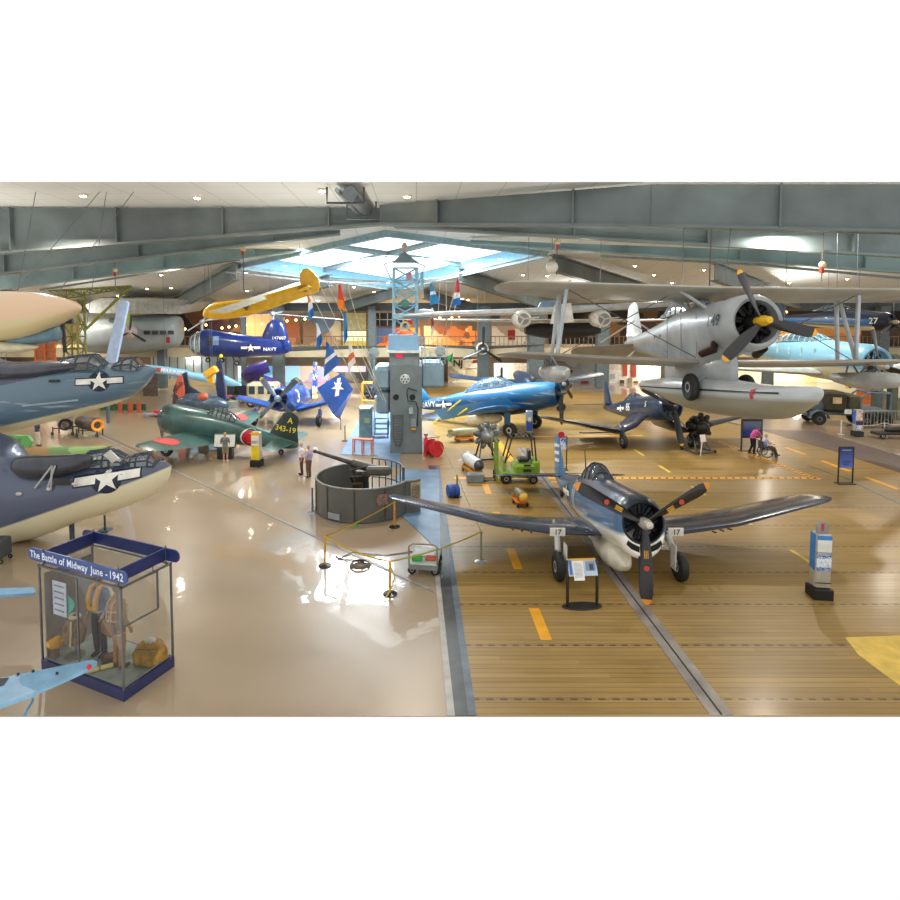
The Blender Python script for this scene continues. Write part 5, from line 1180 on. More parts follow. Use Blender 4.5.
# ---- yellow light aircraft hung from the roof
rt = at(255, 303, 35); YA = thing('light_aircraft', 'bright yellow light aircraft with rounded fin hung below the skylight', 'aircraft', (rt.x, 35, rt.z))
YM = mat('#f2b90a', .4, var=.08, coat=.3)
side_loft(YA, 'fuselage', [(203, 313, 316, .04), (206, 308, 318, .3), (214, 303, 319, .42), (228, 301, 319, .45), (245, 299, 316, .42), (262, 296, 312, .36), (285, 289, 304, .22), (302, 284, 298, .12), (314, 281, 293, .06)], 35, YM, p=2.8)
def fin_poly(c, rx, ry, n=20, sq=2.4): return [(c[0]+rx*math.copysign(abs(math.cos(a))**(2/sq), math.cos(a)), c[1]-ry*math.copysign(abs(math.sin(a))**(2/sq), math.sin(a))) for a in (2*PI*k/n for k in range(n))]
b = MB(); b.prism([lp(YA, x, y, 34.95) for x, y in [(300, 284), (300, 274), (303, 269), (308, 268), (313, 272), (318, 278), (320, 285), (318, 292), (312, 294), (308, 290)]], (0, .12, 0)); b.build('fin', YM, YA, smooth=0)
b = MB(); b.prism([lp(YA, 298, 291, 33.8), lp(YA, 308, 286, 33.6), lp(YA, 316, 290, 36.2), lp(YA, 304, 296, 36.4)], (0, 0, .06)); b.build('tailplane', YM, YA, smooth=0)
n_, f_ = at(219, 312, 31), at(303, 283, 40); ch_ = V(-1.25, -.2, .05)
b = MB(YA.matrix_world.inverted()); b.loft([[n_ + V(-x*1.1+.6, -x*.2, th_*1.0) for x, th_ in ((0, 0), (.2, .1), (.6, .1), (1, .0), (.6, -.05), (.2, -.06))], [f_ + V(-x*1.1+.6, -x*.2, th_) for x, th_ in ((0, 0), (.2, .1), (.6, .1), (1, .0), (.6, -.05), (.2, -.06))]], True)
b.build('wing', mat('#c3bfae', .5), YA)
b = MB(); b.tube([lp(YA, 236, 312, 34.5), lp(YA, 226, 305, 32.5)], .03, 5); b.build('wing_strut', mat('#c9b070', .5), YA)
b = MB(); b.prism([lp(YA, x, y, 34.52) for x, y in ((237, 303), (252, 300), (247, 311))], (0, -.02, 0)); b.build('cabin_opening', mat('#8a6414', .6), YA, smooth=0)
b = MB(); b.prism([lp(YA, x, y, 34.9) for x, y in ((299, 286), (307, 285), (307, 292), (299, 292))], (0, -.25, 0)); b.build('tail_brace_panel', mat('#a87a10', .5), YA, smooth=0)
for x, y in ((242, 292), (300, 283)): up_cable(YA, lp(YA, x, y, 35))

# ---- white flying boat wing seen behind the biplane
rt = at(560, 315, 29); FB = thing('flying_boat', 'white twin-engined flying boat with long thin wing hung behind the silver biplane', 'aircraft', (rt.x, 29, rt.z))
wm_ = two_tone('#a8acb0', '#e2ddd0', .0, .4, .1)
for s_, (tx, ty) in ((-1, (403, 316)), (1, (735, 300))):
    r0, r1 = lp(FB, 562, 311, 29), lp(FB, tx, ty, 29)
    b = MB(); sec_ = [(0, 0), (.15, .13), (.6, .17), (1.6, .08), (2.4, 0), (1.6, -.06), (.6, -.12), (.15, -.1)]
    b.loft([[r0 + V(0, y, z*1.3) for y, z in sec_], [r0.lerp(r1, .75) + V(0, y*.9+.1, z) for y, z in sec_], [r1 + V(0, y*.5+.5, z*.3) for y, z in sec_]], True)
    b.build('wing', mat('#c6c8c8', .4, var=.1, coat=.2), FB)
    b = MB(); e0, e1 = lp(FB, 555, 322, 30.5), lp(FB, 432 if s_ < 0 else 700, 320, 30.5); b.loft([[e0 + V(0, y, z*.8) for y, z in sec_], [e1 + V(0, y*.4+.5, z*.3) for y, z in sec_]], True); b.build('tailplane', mat('#dcd6c6', .4), FB)
for x in (523, 603):
    q = lp(FB, x, 319, 28.6); b = MB(T(*q) @ RZ(-90)); b.lathe([(.03, -1.6), (.42, -1.0), (.45, -.2), (.38, .1), (.2, .2)], 16); no = b.build('engine_nacelle', mat('#e2ddd0', .4), FB)
    b = MB(T(*q) @ RZ(-90)); b.lathe([(.3, .1), (.28, .2), (.02, .21)], 12); b.build('engine', mat('#8c8c88', .5), no)
    b = MB(); 
    for k_ in range(3): b.tube([q + V(0, -.25, 0), q + V(.75*math.cos(2.09*k_+.2), -.25, .75*math.sin(2.09*k_+.2)*.6)], [.05, .03], 5)
    b.build('propeller', mat('#c9c3b4', .4), no)
b = MB(); b.loft([fring(0, 0, .25, .3, .3, 2.4)] if 0 else [[lp(FB, x, y, yy) for x, y in ((554, 305), (571, 303), (574, 322), (550, 324))] for yy in (28.7, 30.0)], True); b.build('wing_pylon', mat('#dedbd0', .4), FB, smooth=0)
side_loft(FB, 'hull', [(525, 326, 334, .3), (545, 322, 338, .8), (575, 321, 338, .9), (590, 324, 336, .6), (600, 328, 333, .2)], 31.5, mat('#2a2826', .6))
b = MB(); b.prism([lp(FB, 536, 312, 31), lp(FB, 541, 302, 31), lp(FB, 556, 300, 31), lp(FB, 560, 312, 31)], (0, .2, 0)); b.build('fin', mat('#7f9ab4', .4), FB, smooth=0)
up_cable(FB, lp(FB, 528, 300, 29.8)); up_cable(FB, lp(FB, 600, 300, 29.8))

# ---- hanging dark monoplane seen nose-on
warplane('hanging_monoplane', 'dark three-bladed monoplane hanging nose-on in front of the balcony', at(483, 349, 46), -90, dict(
    hang=True, scale=.9, paint=mat('#4a4a46', .45), st=[(-.3, 0, .45, .45, .45), (-1.2, 0, .55, .55, .6), (-3, 0, .5, .6, .5), (-6, 0, .2, .25, .2), (-7, 0, .03, .05, .05)],
    cowl=[(-.8, 0, .55, .55, .55, 2), (-.4, 0, .55, .55, .55, 2), (-.15, 0, .5, .5, .5, 2)], cowlm=mat('#b9b3a4', .4),
    prop=((2.0, (2, 124, 243)), dict(w=.3, hub=.14, tip='#222222', hubcol='#8a8a88')), wing=[(.4, -1.3, -.05, 2.0, .14), (5.5, -1.6, .2, 1.4, .1)], wingm=mat('#35332f', .5),
    hs=[(.05, -5.8, .2, 1.0, .09), (1.6, -6.0, .2, .7, .08)], fin=[(.1, -5.6, 0, 1.2, .1), (1.1, -6.0, 0, .8, .1)]))
o = bpy.data.objects['hanging_monoplane']; up_cable(o, (-1.5, -.3, .4)); up_cable(o, (-1.5, .3, .4))
# ---- dark twin-engined aircraft behind the torpedo bomber
rt = at(530, 383, 42); t = thing('twin_engined_aircraft', 'dark blue twin-propeller aircraft parked behind the torpedo bomber', 'aircraft', (rt.x, 42, 0)); zz = rt.z
db = mat('#27364c', .4, var=.15)
b = MB(); b.loft([[V(x, y, zz + h + k_) for y, k_ in ((0, 0), (.3, .15), (1.5, .1), (2, 0), (1.5, -.08), (.3, -.1))] for x, h in ((-5.8, .45), (-2, .0), (2, 0), (5.4, .55))], True); b.build('wing', db, t)
b = MB(T(0, 1, zz) @ RZ(-90)); b.lathe([(.03, -6), (.4, -4), (.6, -1), (.55, .5), (.3, 1.1), (.03, 1.3)], 18); b.build('fuselage', db, t)
for x, yoff in ((-2.15, 0), (2.35, 0)):
    pm = T(x, -.4, zz) @ RZ(-90); b = MB(pm); b.lathe([(.3, -2), (.5, -1), (.5, -.2), (.42, 0)], 16); no = b.build('engine_nacelle', db, t)
    propeller(t, pm, (.1, 0, 0), 1.25, (0, 120, 240) if x < 0 else (30, 150, 270), .22, '#23211e', '#e8a820', .16, .3, '#9a9a98')
    gear_leg(t, I0, (x, .5, zz-.2), (x, .3, .35), .35, .2)

# long slim wing hung below the balcony edge
rt = at(300, 350, 50); t = thing('hanging_wing', 'long slim dark wing hung level below the balcony edge behind the helicopter', 'wing panel', (rt.x, 50, rt.z))
b = MB(); a_, c_ = lp(t, 205, 353, 50), lp(t, 386, 347, 50)
b.loft([[a_ + V(0, y, z) for y, z in ((0, 0), (.3, .12), (1, .1), (1.6, 0), (1, -.06), (.3, -.06))], [a_.lerp(c_, .5) + V(0, y*1.3, z*2.2) for y, z in ((0, 0), (.3, .12), (1, .1), (1.6, 0), (1, -.06), (.3, -.06))], [c_ + V(0, y*.6, z) for y, z in ((0, 0), (.3, .12), (1, .1), (1.6, 0), (1, -.06), (.3, -.06))]], True)
b.build('wing_panel', mat('#3f4240', .4, var=.15), t); up_cable(t, (-4, .5, .1)); up_cable(t, (4, .5, .1))
# ================================================================ right-hand aircraft
LB = two_tone('#7cb0c6', '#d0c9ae', at(880, 376, 20.7).z, .4, .2, coat=.2) if 0 else None
rhub = at(880, 366, 20.7)
Rp, pr_, RL, rw_ = warplane('trainer_aircraft', 'light blue and cream aircraft with yellow-tipped propeller on grey pylon at the right', rhub, -88, dict(
    hang=True, paint=two_tone('#79aec6', '#cfc8ac', -.15, .4, .1, coat=.2),
    st=[(-.4, 0, .6, .66, .62), (-1.2, 0, .7, .76, .74), (-2.6, 0, .7, .8, .78), (-4.2, 0, .6, .74, .7), (-6.2, .05, .4, .5, .5), (-8.6, .12, .14, .24, .24), (-9.4, .15, .03, .06, .06)],
    cowl=[(-1.0, 0, .72, .76, .74, 2), (-.5, 0, .72, .76, .74, 2), (-.15, 0, .62, .66, .64, 2)], lip=.84,
    prop=((1.45, (-14, 108, 238)), dict(w=.26, hub=.14, tip='#e8a820', hubcol='#b9b4a8')),
    wing=[(.5, -2.0, -.5, 2.6, .15), (3.4, -2.2, -.35, 2.0, .13), (4.3, -2.3, -.28, 1.7, .12)], wingm=mat('#b9bfbb', .4, .1, var=.15),
    hs=[(.05, -8.0, .2, 1.2, .09), (1.9, -8.3, .2, .8, .08)], fin=[(.1, -7.7, 0, 1.5, .1), (1.2, -8.1, 0, .9, .09)],
    canopy=(-2.3, -5.2, .68, .36, .4), cank=dict(frames=8, fc='#8fc0d2')))
mark('roundel', disc_2d(.36), mat('#3a3a34', .5), rw_[-1][0], (-3.0, -2.9, 0), (0, 1, 0), (-1, 0, 0), rw_[-1][1], .012, 1, pr_)
mark('roundel', disc_2d(.25), mat('#bfc4be', .5), rw_[-1][0], (-3.0, -2.9, 0), (0, 1, 0), (-1, 0, 0), rw_[-1][1], .018, 1, pr_)
for i in range(6):
    b = MB(pr_); b.box((-2.4-i*.75, -.66, .3), (.06, .04, .35)); b.build('panel_clip', mat('#c9dbe0', .4), Rp, smooth=0)
up_cable(Rp, (-1.6, -.4, .7)); up_cable(Rp, (-1.6, .4, .7)); up_cable(Rp, (-5.2, 0, .7))
for i_, x_ in enumerate((874, 881, 889, 897)):
    q_ = gnd(x_+3, 419); b = MB(); b.bbox((0, 0, 2.2), (.42, .42, 4.4), .04); b.bbox((0, 0, .06), (.7, .7, .12), .02)
    o = b.build('steel_post', mat('#4f5a50', .5), smooth=0); o.location = (q_.x, q_.y + (.8 if i_ % 2 else 0), 0); tag(o, 'thick grey-green steel post under the light blue aircraft behind the metal fence', 'post', 'steel posts behind the fence')
h27 = at(893, 322, 30)
Fl, pf_, FLm, fw_ = warplane('floatplane', 'dark blue over cream floatplane numbered 27 hanging at the far right', h27, -68, dict(
    hang=True, scale=.8, paint=two_tone('#27344c', '#d2cba6', -.25, .4, .1, mid='#3d6a9a', zmid=.12, coat=.2),
    st=[(-.3, 0, .5, .55, .55), (-1.2, 0, .6, .7, .6), (-2.8, 0, .55, .85, .6), (-4.5, 0, .45, .6, .5), (-6.5, .05, .26, .34, .3), (-8.6, .12, .08, .12, .1)],
    cowl=[(-.9, 0, .62, .62, .62, 2), (-.4, 0, .62, .62, .62, 2), (-.1, 0, .52, .52, .52, 2)], cowlm=mat('#23283a', .4),
    prop=((1.35, (0, 120, 240)), dict(w=.22, hub=.14, tip='#c04030', hubcol='#c9b89a')),
    wing=[(.5, -1.6, -.3, 2.0, .14), (4.5, -1.9, -.1, 1.3, .1)], wingm=mat('#8c8672', .5),
    hs=[(.05, -7.4, .2, 1.1, .09), (1.6, -7.6, .2, .8, .08)], fin=[(.1, -7.0, 0, 1.5, .1), (1.4, -7.5, 0, .9, .09)], finm=mat('#1c2438', .5), canopy=(-2.0, -5.0, .7, .32, .45)))
mark('number_27', text_mesh('27', .55), mat('#eef0ee', .5), Fl, (-.75, -.4, .05), (1, 0, 0), (0, 0, 1), None, .12, 0, pf_ @ T(0, -.2, 0))
up_cable(Fl, (-1.5, -.3, .6)); up_cable(Fl, (-3.5, .3, .6))

# ================================================================ island tower with lattice mast
YT = 30.6; tb_ = gnd(405, 453); IT = thing('island_tower', 'blue-grey warship island tower with portholes and lattice mast in the centre', 'tower', (tb_.x, YT, 0))
gt = mat('#6d7a7c', .5, var=.12, scale=1.2); gl_ = mat('#86a3b2', .5, var=.12, scale=1.2); gd = mat('#4a5354', .5)
mwh = mat('#dfe2e0', .5)
def pbox(root, x0, y0, x1, y1, Ya, Yb, name, m, bev=.03, parent=None):
    """box whose near face fills the pixel rectangle at depth Ya and reaches back to Yb"""
    a, c = at(x0, y0, Ya), at(x1, y1, Ya); inv = root.matrix_world.inverted()
    z1, z0 = a.z, max(c.z, 0); b = MB(inv); b.bbox(((a.x+c.x)/2, (Ya+Yb)/2, (z0+z1)/2), (abs(c.x-a.x), abs(Yb-Ya), z1-z0), bev)
    return b.build(name, m, parent or root, smooth=0)
tw_ = pbox(IT, 390, 366, 422, 454, 29.9, 33.5, 'tower_body', gt)
pbox(IT, 372, 367, 392, 391, 30.6, 33.4, 'bridge_wing', gl_, .2)
pbox(IT, 376, 391, 390, 414, 31, 33.4, 'wing_support', gl_, .1)
pbox(IT, 421, 363, 444, 388, 30.8, 33.2, 'bridge_wing', gl_, .12)
pbox(IT, 389, 352, 419, 367, 30.2, 33.2, 'pilot_house', mat('#7f8b8e', .45), .05)
pbox(IT, 387, 351, 421, 353.2, 29.9, 33.4, 'bridge_roof', mat('#e4e8e8', .4), .02)
pbox(IT, 388, 335, 419, 351.5, 30.4, 31.0, 'bulwark_screen', mat('#86b0d0', .5, var=.05), .03)
def disc(root, px, py, Y, r, name, m, parent=None, th=.06, rings=None):
    q = root.matrix_world.inverted() @ at(px, py, Y); b = MB(T(*q) @ RZ(-90)); b.lathe([(r, -th), (r, th*.5), (r*.8, th)] if not rings else rings, 20); return b.build(name, m, parent or root)
pl_ = disc(IT, 405, 379, 29.9, .26, 'vent_plate', mat('#c9ced0', .4), tw_)
for k in range(6):
    a = k*PI/3; disc(IT, 405+3.2*math.cos(a), 379+3.2*math.sin(a), 29.84, .04, 'vent_hole', mat('#22282a', .6), pl_) if k < 5 else disc(IT, 405, 379, 29.84, .04, 'vent_hole', mat('#22282a', .6), pl_)
for x in (396, 412.5): disc(IT, x, 397, 29.88, .15, 'porthole', mat('#202628', .4, .3), tw_)
lad = MB(IT.matrix_world.inverted())
for i in range(12):
    y = 416+i*2.6; hw = 4 if i < 9 else 4-(i-8)*.7; lad.tube([at(398-hw, y, 29.82), at(398+hw, y, 29.82)], .018, 4)
lad.tube([at(*p, 29.8) for p in ((393, 415), (393.5, 437), (396, 446), (400, 446), (402.5, 437), (403, 415))], .03, 5, close=True); lad.build('tower_ladder', mat('#515b5e', .5), tw_)
cb = MB(IT.matrix_world.inverted()); cb.tube([at(*p, 29.8) for p in ((417, 391), (408, 388), (407, 392), (408, 401), (416, 402), (418, 408), (417.5, 426))], .03, 5); cb.build('power_cable', mat('#1d2022', .6), tw_)
pbox(IT, 409, 408, 413, 414, 29.7, 29.9, 'junction_box', mat('#9fb0b4', .4), .01, tw_); pbox(IT, 411, 419, 416, 427, 29.75, 29.9, 'junction_box', mat('#8a9496', .4), .01, tw_); pbox(IT, 411, 428, 416, 430, 29.75, 29.9, 'warning_plate', mat('#d89018', .4), .01, tw_)
b = MB(IT.matrix_world.inverted()); b.box(at(399, 355.5, 30.15), (.35, .06, .2)); b.build('red_lamp', mat('#e02848', .4, emit=.6), tw_, smooth=0)
for x, y in ((373.5, 353), (441, 351)): pass
for x, y, l in ((374, 353, 'left'), (440, 351, 'right')):
    q = IT.matrix_world.inverted() @ at(x, y, 30.8); b = MB(T(*q) @ RZ(-90)); b.lathe([(.02, -.25), (.2, -.2), (.3, -.0), (.3, .1)], 16); b.tube([(0, 0, -.25), (0, 0, -1.0)], .04, 6); so = b.build('searchlight', mat('#a9bfc6', .35, .4), IT)
    b = MB(T(*q) @ RZ(-90)); b.lathe([(.29, .1), (.02, .13)], 16); b.build('searchlight_lens', glass((.9, 1, .95), .6), so)
rl_ = MB(IT.matrix_world.inverted())
for y in (338, 343, 348): rl_.tube([at(419, y, 30.6), at(425, y, 30.6)], .025, 5)
for x in (419, 422, 425): rl_.tube([at(x, 336, 30.6), at(x, 366, 30.6)], .025, 5)
for y in (360, 364): rl_.tube([at(425, y-3, 30.7), at(445, y-3, 30.7)], .025, 5)
for x in (430, 437, 445): rl_.tube([at(x, 352, 30.7), at(x, 364, 30.7)], .025, 5)
rl_.build('guard_rail', mat('#93b8c8', .4), IT)
# lattice mast
inv = IT.matrix_world.inverted()
m0 = [inv @ at(x, 336, Y) for x, Y in ((393.5, 30.8), (417, 30.8), (416, 32), (394, 32))]; m1 = [inv @ at(x, 318, Y) for x, Y in ((393.5, 30.8), (417, 30.8), (416, 32), (394, 32))]
m2 = [inv @ at(x, 268, Y) for x, Y in ((393.5, 30.8), (417.5, 30.8), (416, 32), (394, 32))]
mc = mat('#86b4c4', .45, var=.08)
lattice('mast_lower', m0, m1, 1, .07, IT, mc); lattice('mast_upper', m1, m2, 4, .07, IT, mc)
pbox(IT, 392, 314, 428, 319, 30.5, 32.3, 'mast_platform', mat('#8db4c8', .5), .02)
ap = inv @ at(404.5, 251, 31.4); b = MB()
rr = [inv @ at(x, 263, Y) for x, Y in ((392, 30.6), (419, 30.6), (417, 32.3), (393, 32.3))]; b.loft([rr, [ap + (q-ap)*.08 for q in rr]], True); b.build('mast_cap', mat('#8398a0', .5), IT, smooth=0)
b = MB(); b.ball(inv @ at(404.5, 247, 31.4), (.16, .16, .25), 10, 7); b.build('mast_beacon', mat('#c8b8a0', .4), IT)
b = MB()
for x, y in ((384, 264), (425, 266)): b.tube([ap + V(0, 0, -.4), inv @ at(x, y, 31.2), inv @ at(393 if x < 400 else 418, 283, 31)], .04, 5)
b.build('mast_bracket', mc, IT)
b = MB(); 
for y0, y1, xa, xb in ((286, 279, 318, 440), (284, 281, 330, 456)): b.tube([inv @ at(xa, y0-6, 31.3), inv @ at(404, 283, 31.3), inv @ at(xb, y1, 31.3)], .035, 5)
b.build('yard_arm', mat('#c8d0d0', .4), IT)
b = MB(); b.tube([inv @ at(422, 272, 31), inv @ at(422, 290, 31)], .09, 6); b.tube([inv @ at(418, 282, 31), inv @ at(422, 282, 31)], .04, 5); b.build('signal_lamp_bracket', mc, IT)
q = inv @ at(405, 303.5, 30.7); b = MB(T(*q) @ RZ(-90)); b.lathe([(.2, -.1), (.22, .05), (.1, .12), (.02, .13)], 14); b.build('green_lamp', mat('#4f7f6c', .4), IT)
q = inv @ at(405, 326, 30.7); b = MB(T(*q) @ RZ(-90)); b.lathe([(.14, -.05), (.24, -.05), (.26, .05), (.14, .06)], 16, cap=False); b.build('life_ring', mat('#e8dcb0', .5), IT)
q = inv @ at(409.5, 322.5, 31.0); b = MB(); b.ball(q, .16, 10, 7); b.build('red_lamp', mat('#d8402a', .4, emit=.3), IT)
b = MB(); b.box(inv @ at(409, 277, 31.2), (.28, .06, .45)); b.build('signal_banner', mat('#c97a8a', .5), IT, smooth=0)
q = inv @ at(425, 312, 31.2); b = MB(); b.ball(q, (.5, .3, .16), 12, 7); b.build('radar_dish', mat('#c3c9c8', .4), IT)
# ---- flags on halyards
def flag(label, pts, bands, Y=30.0, wave=.12):
    """cloth quad (top edge pts[0]-pts[1], bottom edge pts[3]-pts[2]); bands of colour down its height"""
    t = thing('signal_flag', label, 'flag', at(*pts[0], Y)); inv_ = t.matrix_world.inverted(); a, b_, c, d = [inv_ @ at(*p, Y) for p in pts]
    n = len(bands); f0 = 0
    for i, (col_, fr) in enumerate(bands):
        mbx = MB(); rows = 6; vs = []; fs = []
        for r in range(rows+1):
            f = f0 + fr*r/rows
            for k in range(7):
                u = k/6; p = a.lerp(d, f).lerp(b_.lerp(c, f), u); p = p + V(0, wave*math.sin(u*5+f*6), 0); vs.append(p)
        for r in range(rows):
            for k in range(6): q = r*7+k; fs.append((q, q+1, q+8, q+7))
        mbx.add(vs, fs); mbx.build('flag_stripe' if n > 1 else 'flag_cloth', mat(col_, .7, var=.08), t); f0 += fr
flag('orange, white and blue signal flag, highest on the left halyard', [(307, 295), (309, 295), (315, 313), (309, 322)], [('#d8743a', .35), ('#e8eef4', .3), ('#3f86c8', .35)])
flag('white and blue signal flag under the orange one on the left halyard', [(316, 323), (318, 324), (323, 341), (317, 351)], [('#e6f0f6', .55), ('#2f7cc0', .45)])
flag('red and yellow signal flag left of the lattice mast', [(338, 285), (341, 284), (346, 312), (338, 308)], [('#e0402c', .6), ('#e88a2c', .4)])
flag('long sky blue pennant below the red and yellow flag', [(343, 311), (346, 313), (348, 337), (344, 345)], [('#2f86c8', 1)])
flag('blue pennant with white cross beside the folded blue wing', [(326, 342), (328, 342), (341, 362), (324, 377)], [('#3a6cb4', .5), ('#f0f4f8', .14), ('#3a6cb4', .36)])
flag('white and orange pennant left of the island tower', [(349, 342), (351, 343), (356, 362), (348, 372)], [('#f4f0ea', .45), ('#e0763a', .25), ('#f4f0ea', .3)])
flag('sky blue flag with white patch right of the lattice mast', [(430, 283), (432, 283), (440, 303), (430, 305)], [('#2f8cc4', .4), ('#dfeef4', .15), ('#2f8cc4', .45)])
flag('white and red pennant hanging right of the lattice mast', [(431, 308), (433, 308), (434, 332), (431, 341)], [('#f2eeea', .35), ('#d8404c', .3), ('#f2eeea', .35)])
flag('red, white and blue striped flag right of the mast', [(457, 279), (459, 280), (461, 304), (452, 307)], [('#d02c40', .5), ('#f4f4f4', .22), ('#2c74c0', .28)])
flag('bright green pennant at the right wing of the island bridge', [(446, 357), (453, 353), (452, 364), (449, 361)], [('#3cb46a', 1)])
for i, (p, q) in enumerate((((326, 280), (383, 400)), ((333, 280), (386, 402)), ((318, 281), (372, 398)), ((346, 281), (376, 384)), ((440, 282), (436, 352)), ((457, 283), (440, 345)), ((461, 283), (446, 345)), ((446, 282), (447, 360)), ((307, 285), (362, 396)))):
    b = MB(); b.tube([at(*p, 31), at(*q, 30.4)], .018, 4); tag(b.build('halyard', mat('#d0c8b4', .6)), 'thin signal halyard stretched from the yard arm down to the island tower', 'rope', 'signal halyards')
# ---- things around the tower
def legs_frame(b, x0, y0, x1, y1, h, r=.035):
    for x in (x0, x1):
        for y in (y0, y1): b.tube([(x, y, 0), (x, y, h)], r, 6)
p = gnd(366, 438); t = thing('control_cabinet', 'tall pale blue-grey control cabinet left of the island tower', 'cabinet', p)
b = MB(); b.bbox((0, 0, .95), (.75, .7, 1.9), .04); b.build('cabinet_body', mat('#7f9ea2', .5, var=.15), t, smooth=0)
b = MB(); b.box((0, -.1, 1.93), (.6, .4, .08), RX(12)); b.build('instrument_top', mat('#c4d4d6', .4), t, smooth=0)
b = MB(); b.box((.1, -.36, 1.1), (.3, .02, .3)); b.build('panel_plate', mat('#b8c48a', .5), t, smooth=0)
p = gnd(381, 438); t = thing('metal_steps', 'dark blue metal steps between the cabinet and the island tower', 'steps', p)
for i in range(4):
    b = MB(); b.box((0, .28*i, .25*(i+1)), (.8, .28, .05)); b.build('tread', mat('#3c4f66', .5), t, smooth=0)
b = MB(); b.tube([(-.4, -.1, 0), (-.4, -.1, 1.0), (-.4, 1.0, 1.9)], .03, 6); b.tube([(.4, -.1, 0), (.4, -.1, 1.0), (.4, 1.0, 1.9)], .03, 6); b.tube([(-.4, .9, 0), (-.4, .9, 1.0)], .03, 6); b.tube([(.4, .9, 0), (.4, .9, 1.0)], .03, 6); b.build('hand_rail', mat('#46607a', .5), t)
p = gnd(363, 454); t = thing('orange_trestle', 'orange tubular trestle in front of the control cabinet', 'trestle', p, -12)
b = MB(); b.box((0, 0, .78), (1.05, .35, .07)); b.build('top_board', mat('#e0703a', .5), t, smooth=0)
for x in (-.5, 0, .5):
    b = MB(); b.tube([(x, -.15, 0), (x, -.15, .76)], .035, 6); b.tube([(x, .15, 0), (x, .15, .76)], .035, 6); b.tube([(x, -.15, .35), (x, .15, .35)], .025, 6); b.build('leg', mat('#e0703a', .5), t)
p = gnd(373, 409); t = thing('engine_stand', 'dark engine on a yellow tubular stand behind the island tower', 'engine', p)
b = MB(); legs_frame(b, -.8, -.4, .8, .4, 2.0, .06); b.tube([(-.8, -.4, 2), (.8, -.4, 2)], .07, 6); b.tube([(-.8, .4, 2), (.8, .4, 2)], .06, 6); b.tube([(-.8, -.4, .7), (.8, -.4, .7)], .06, 6); b.build('stand_frame', mat('#e0a024', .5), t)
b = MB(); b.ball((0, 0, 1.2), (.7, .35, .55), 12, 8)
for k in range(9): b.tube([(0, -.1, 1.2), (.6*math.cos(k*.7), -.3, 1.2+.55*math.sin(k*.7))], .1, 6)
b.build('engine_block', mat('#3a3f42', .5, .3, var=.4, scale=6), t)
b = MB(); b.ball((.3, -.45, .95), .2, 10, 7); b.build('chrome_cover', mat('#9fb8d8', .25, .6), t)
p = gnd(434, 456); t = thing('hose_reel', 'large red hose reel on the deck beside the island tower', 'hose reel', p)
b = MB(T(0, 0, .42) @ RZ(-60)); b.lathe([(.42, -.3), (.42, -.24), (.3, -.22), (.3, .22), (.42, .24), (.42, .3)], 22); b.build('reel_drum', mat('#c81e2c', .4, coat=.3), t)
b = MB(T(0, 0, .42) @ RZ(-60)); b.lathe([(.38, -.2), (.38, .2)], 20); b.build('wound_hose', mat('#a81824', .6), t)
b = MB(); b.tube([(-.4, .1, 0), (-.4, .1, .9), (.3, .2, .95)], .04, 6); b.build('reel_stand', mat('#b88c3c', .5), t)
p = gnd(423.5, 455); t = thing('fire_extinguisher', 'slim red extinguisher bottle against the right side of the tower', 'fire extinguisher', (p.x+.12, p.y-.2, 0))
b = MB(); b.latheZ([(.1, 0), (.11, .05), (.11, .85), (.06, .98), (.04, 1.05)], 12); b.build('bottle', mat('#c81e2c', .35), t)
b = MB(); b.box((0, 0, 1.1), (.2, .06, .08)); b.build('valve_handle', mat('#2a2a2a', .5), t, smooth=0)

# ================================================================ gun tub and gun
cx_, cy_, R_ = -2.0, 21.75, 1.78
GT = thing('gun_tub', 'round dark grey steel gun tub with a hinged panel and porthole plate', 'gun tub', (cx_, cy_, 0)); gm_ = mat('#5f5f59', .45, var=.1, scale=1.2, coat=.2)
arc = [100 + i*5 for i in range(48)]; pts = [V(R_*math.cos(R(a)), R_*math.sin(R(a)), 0) for a in arc]
e_ = gnd(420, 511) - V(cx_, cy_, 0); pts += [pts[-1].lerp(e_, f) + V(.0, -.08*math.sin(PI*f), 0) for f in (.25, .5, .75, 1)]
def wall_rings(pts, h0, h1, th):
    rs = []
    for i, p in enumerate(pts):
        d = (pts[min(i+1, len(pts)-1)] - pts[max(i-1, 0)]).normalized(); n = V(-d.y, d.x, 0)*th/2
        rs.append([p-n+V(0, 0, h0), p+n+V(0, 0, h0), p+n+V(0, 0, h1), p-n+V(0, 0, h1)])
    return rs
b = MB(); b.loft(wall_rings(pts, 0, 1.2, .05), True); b.build('tub_wall', gm_, GT)
b = MB(); b.tube([p + V(0, 0, 1.2) for p in pts], .045, 6); b.build('rim_bar', mat('#6f6f66', .4), GT)
b = MB(); b.tube([p + V(0, 0, .03) for p in pts], .05, 6); b.build('base_bar', mat('#4c4c46', .5), GT)
for i in (20, 26, 33, 40):
    p = pts[i]*1.02; b = MB(); b.box((p.x, p.y, .6), (.04, .04, 1.15)); b.build('wall_seam', mat('#3f3f3a', .5), GT, smooth=0)
b = MB(); b.latheZ([(R_*.97, .0), (R_*.97, .04)], 32); b.build('tub_floor', mat('#3c3e3c', .6), GT)
def wallplate(ang, w, z0, z1, name, m, k=1.03):
    b = MB(); rs = []
    for i in range(5):
        a = R(ang + (i/4-.5)*math.degrees(w/R_)); rs.append([V(R_*k*math.cos(a), R_*k*math.sin(a), z0), V(R_*(k+.012)*math.cos(a), R_*(k+.012)*math.sin(a), z0), V(R_*(k+.012)*math.cos(a), R_*(k+.012)*math.sin(a), z1), V(R_*k*math.cos(a), R_*k*math.sin(a), z1)])
    b.loft(rs, True); return b.build(name, m, GT)
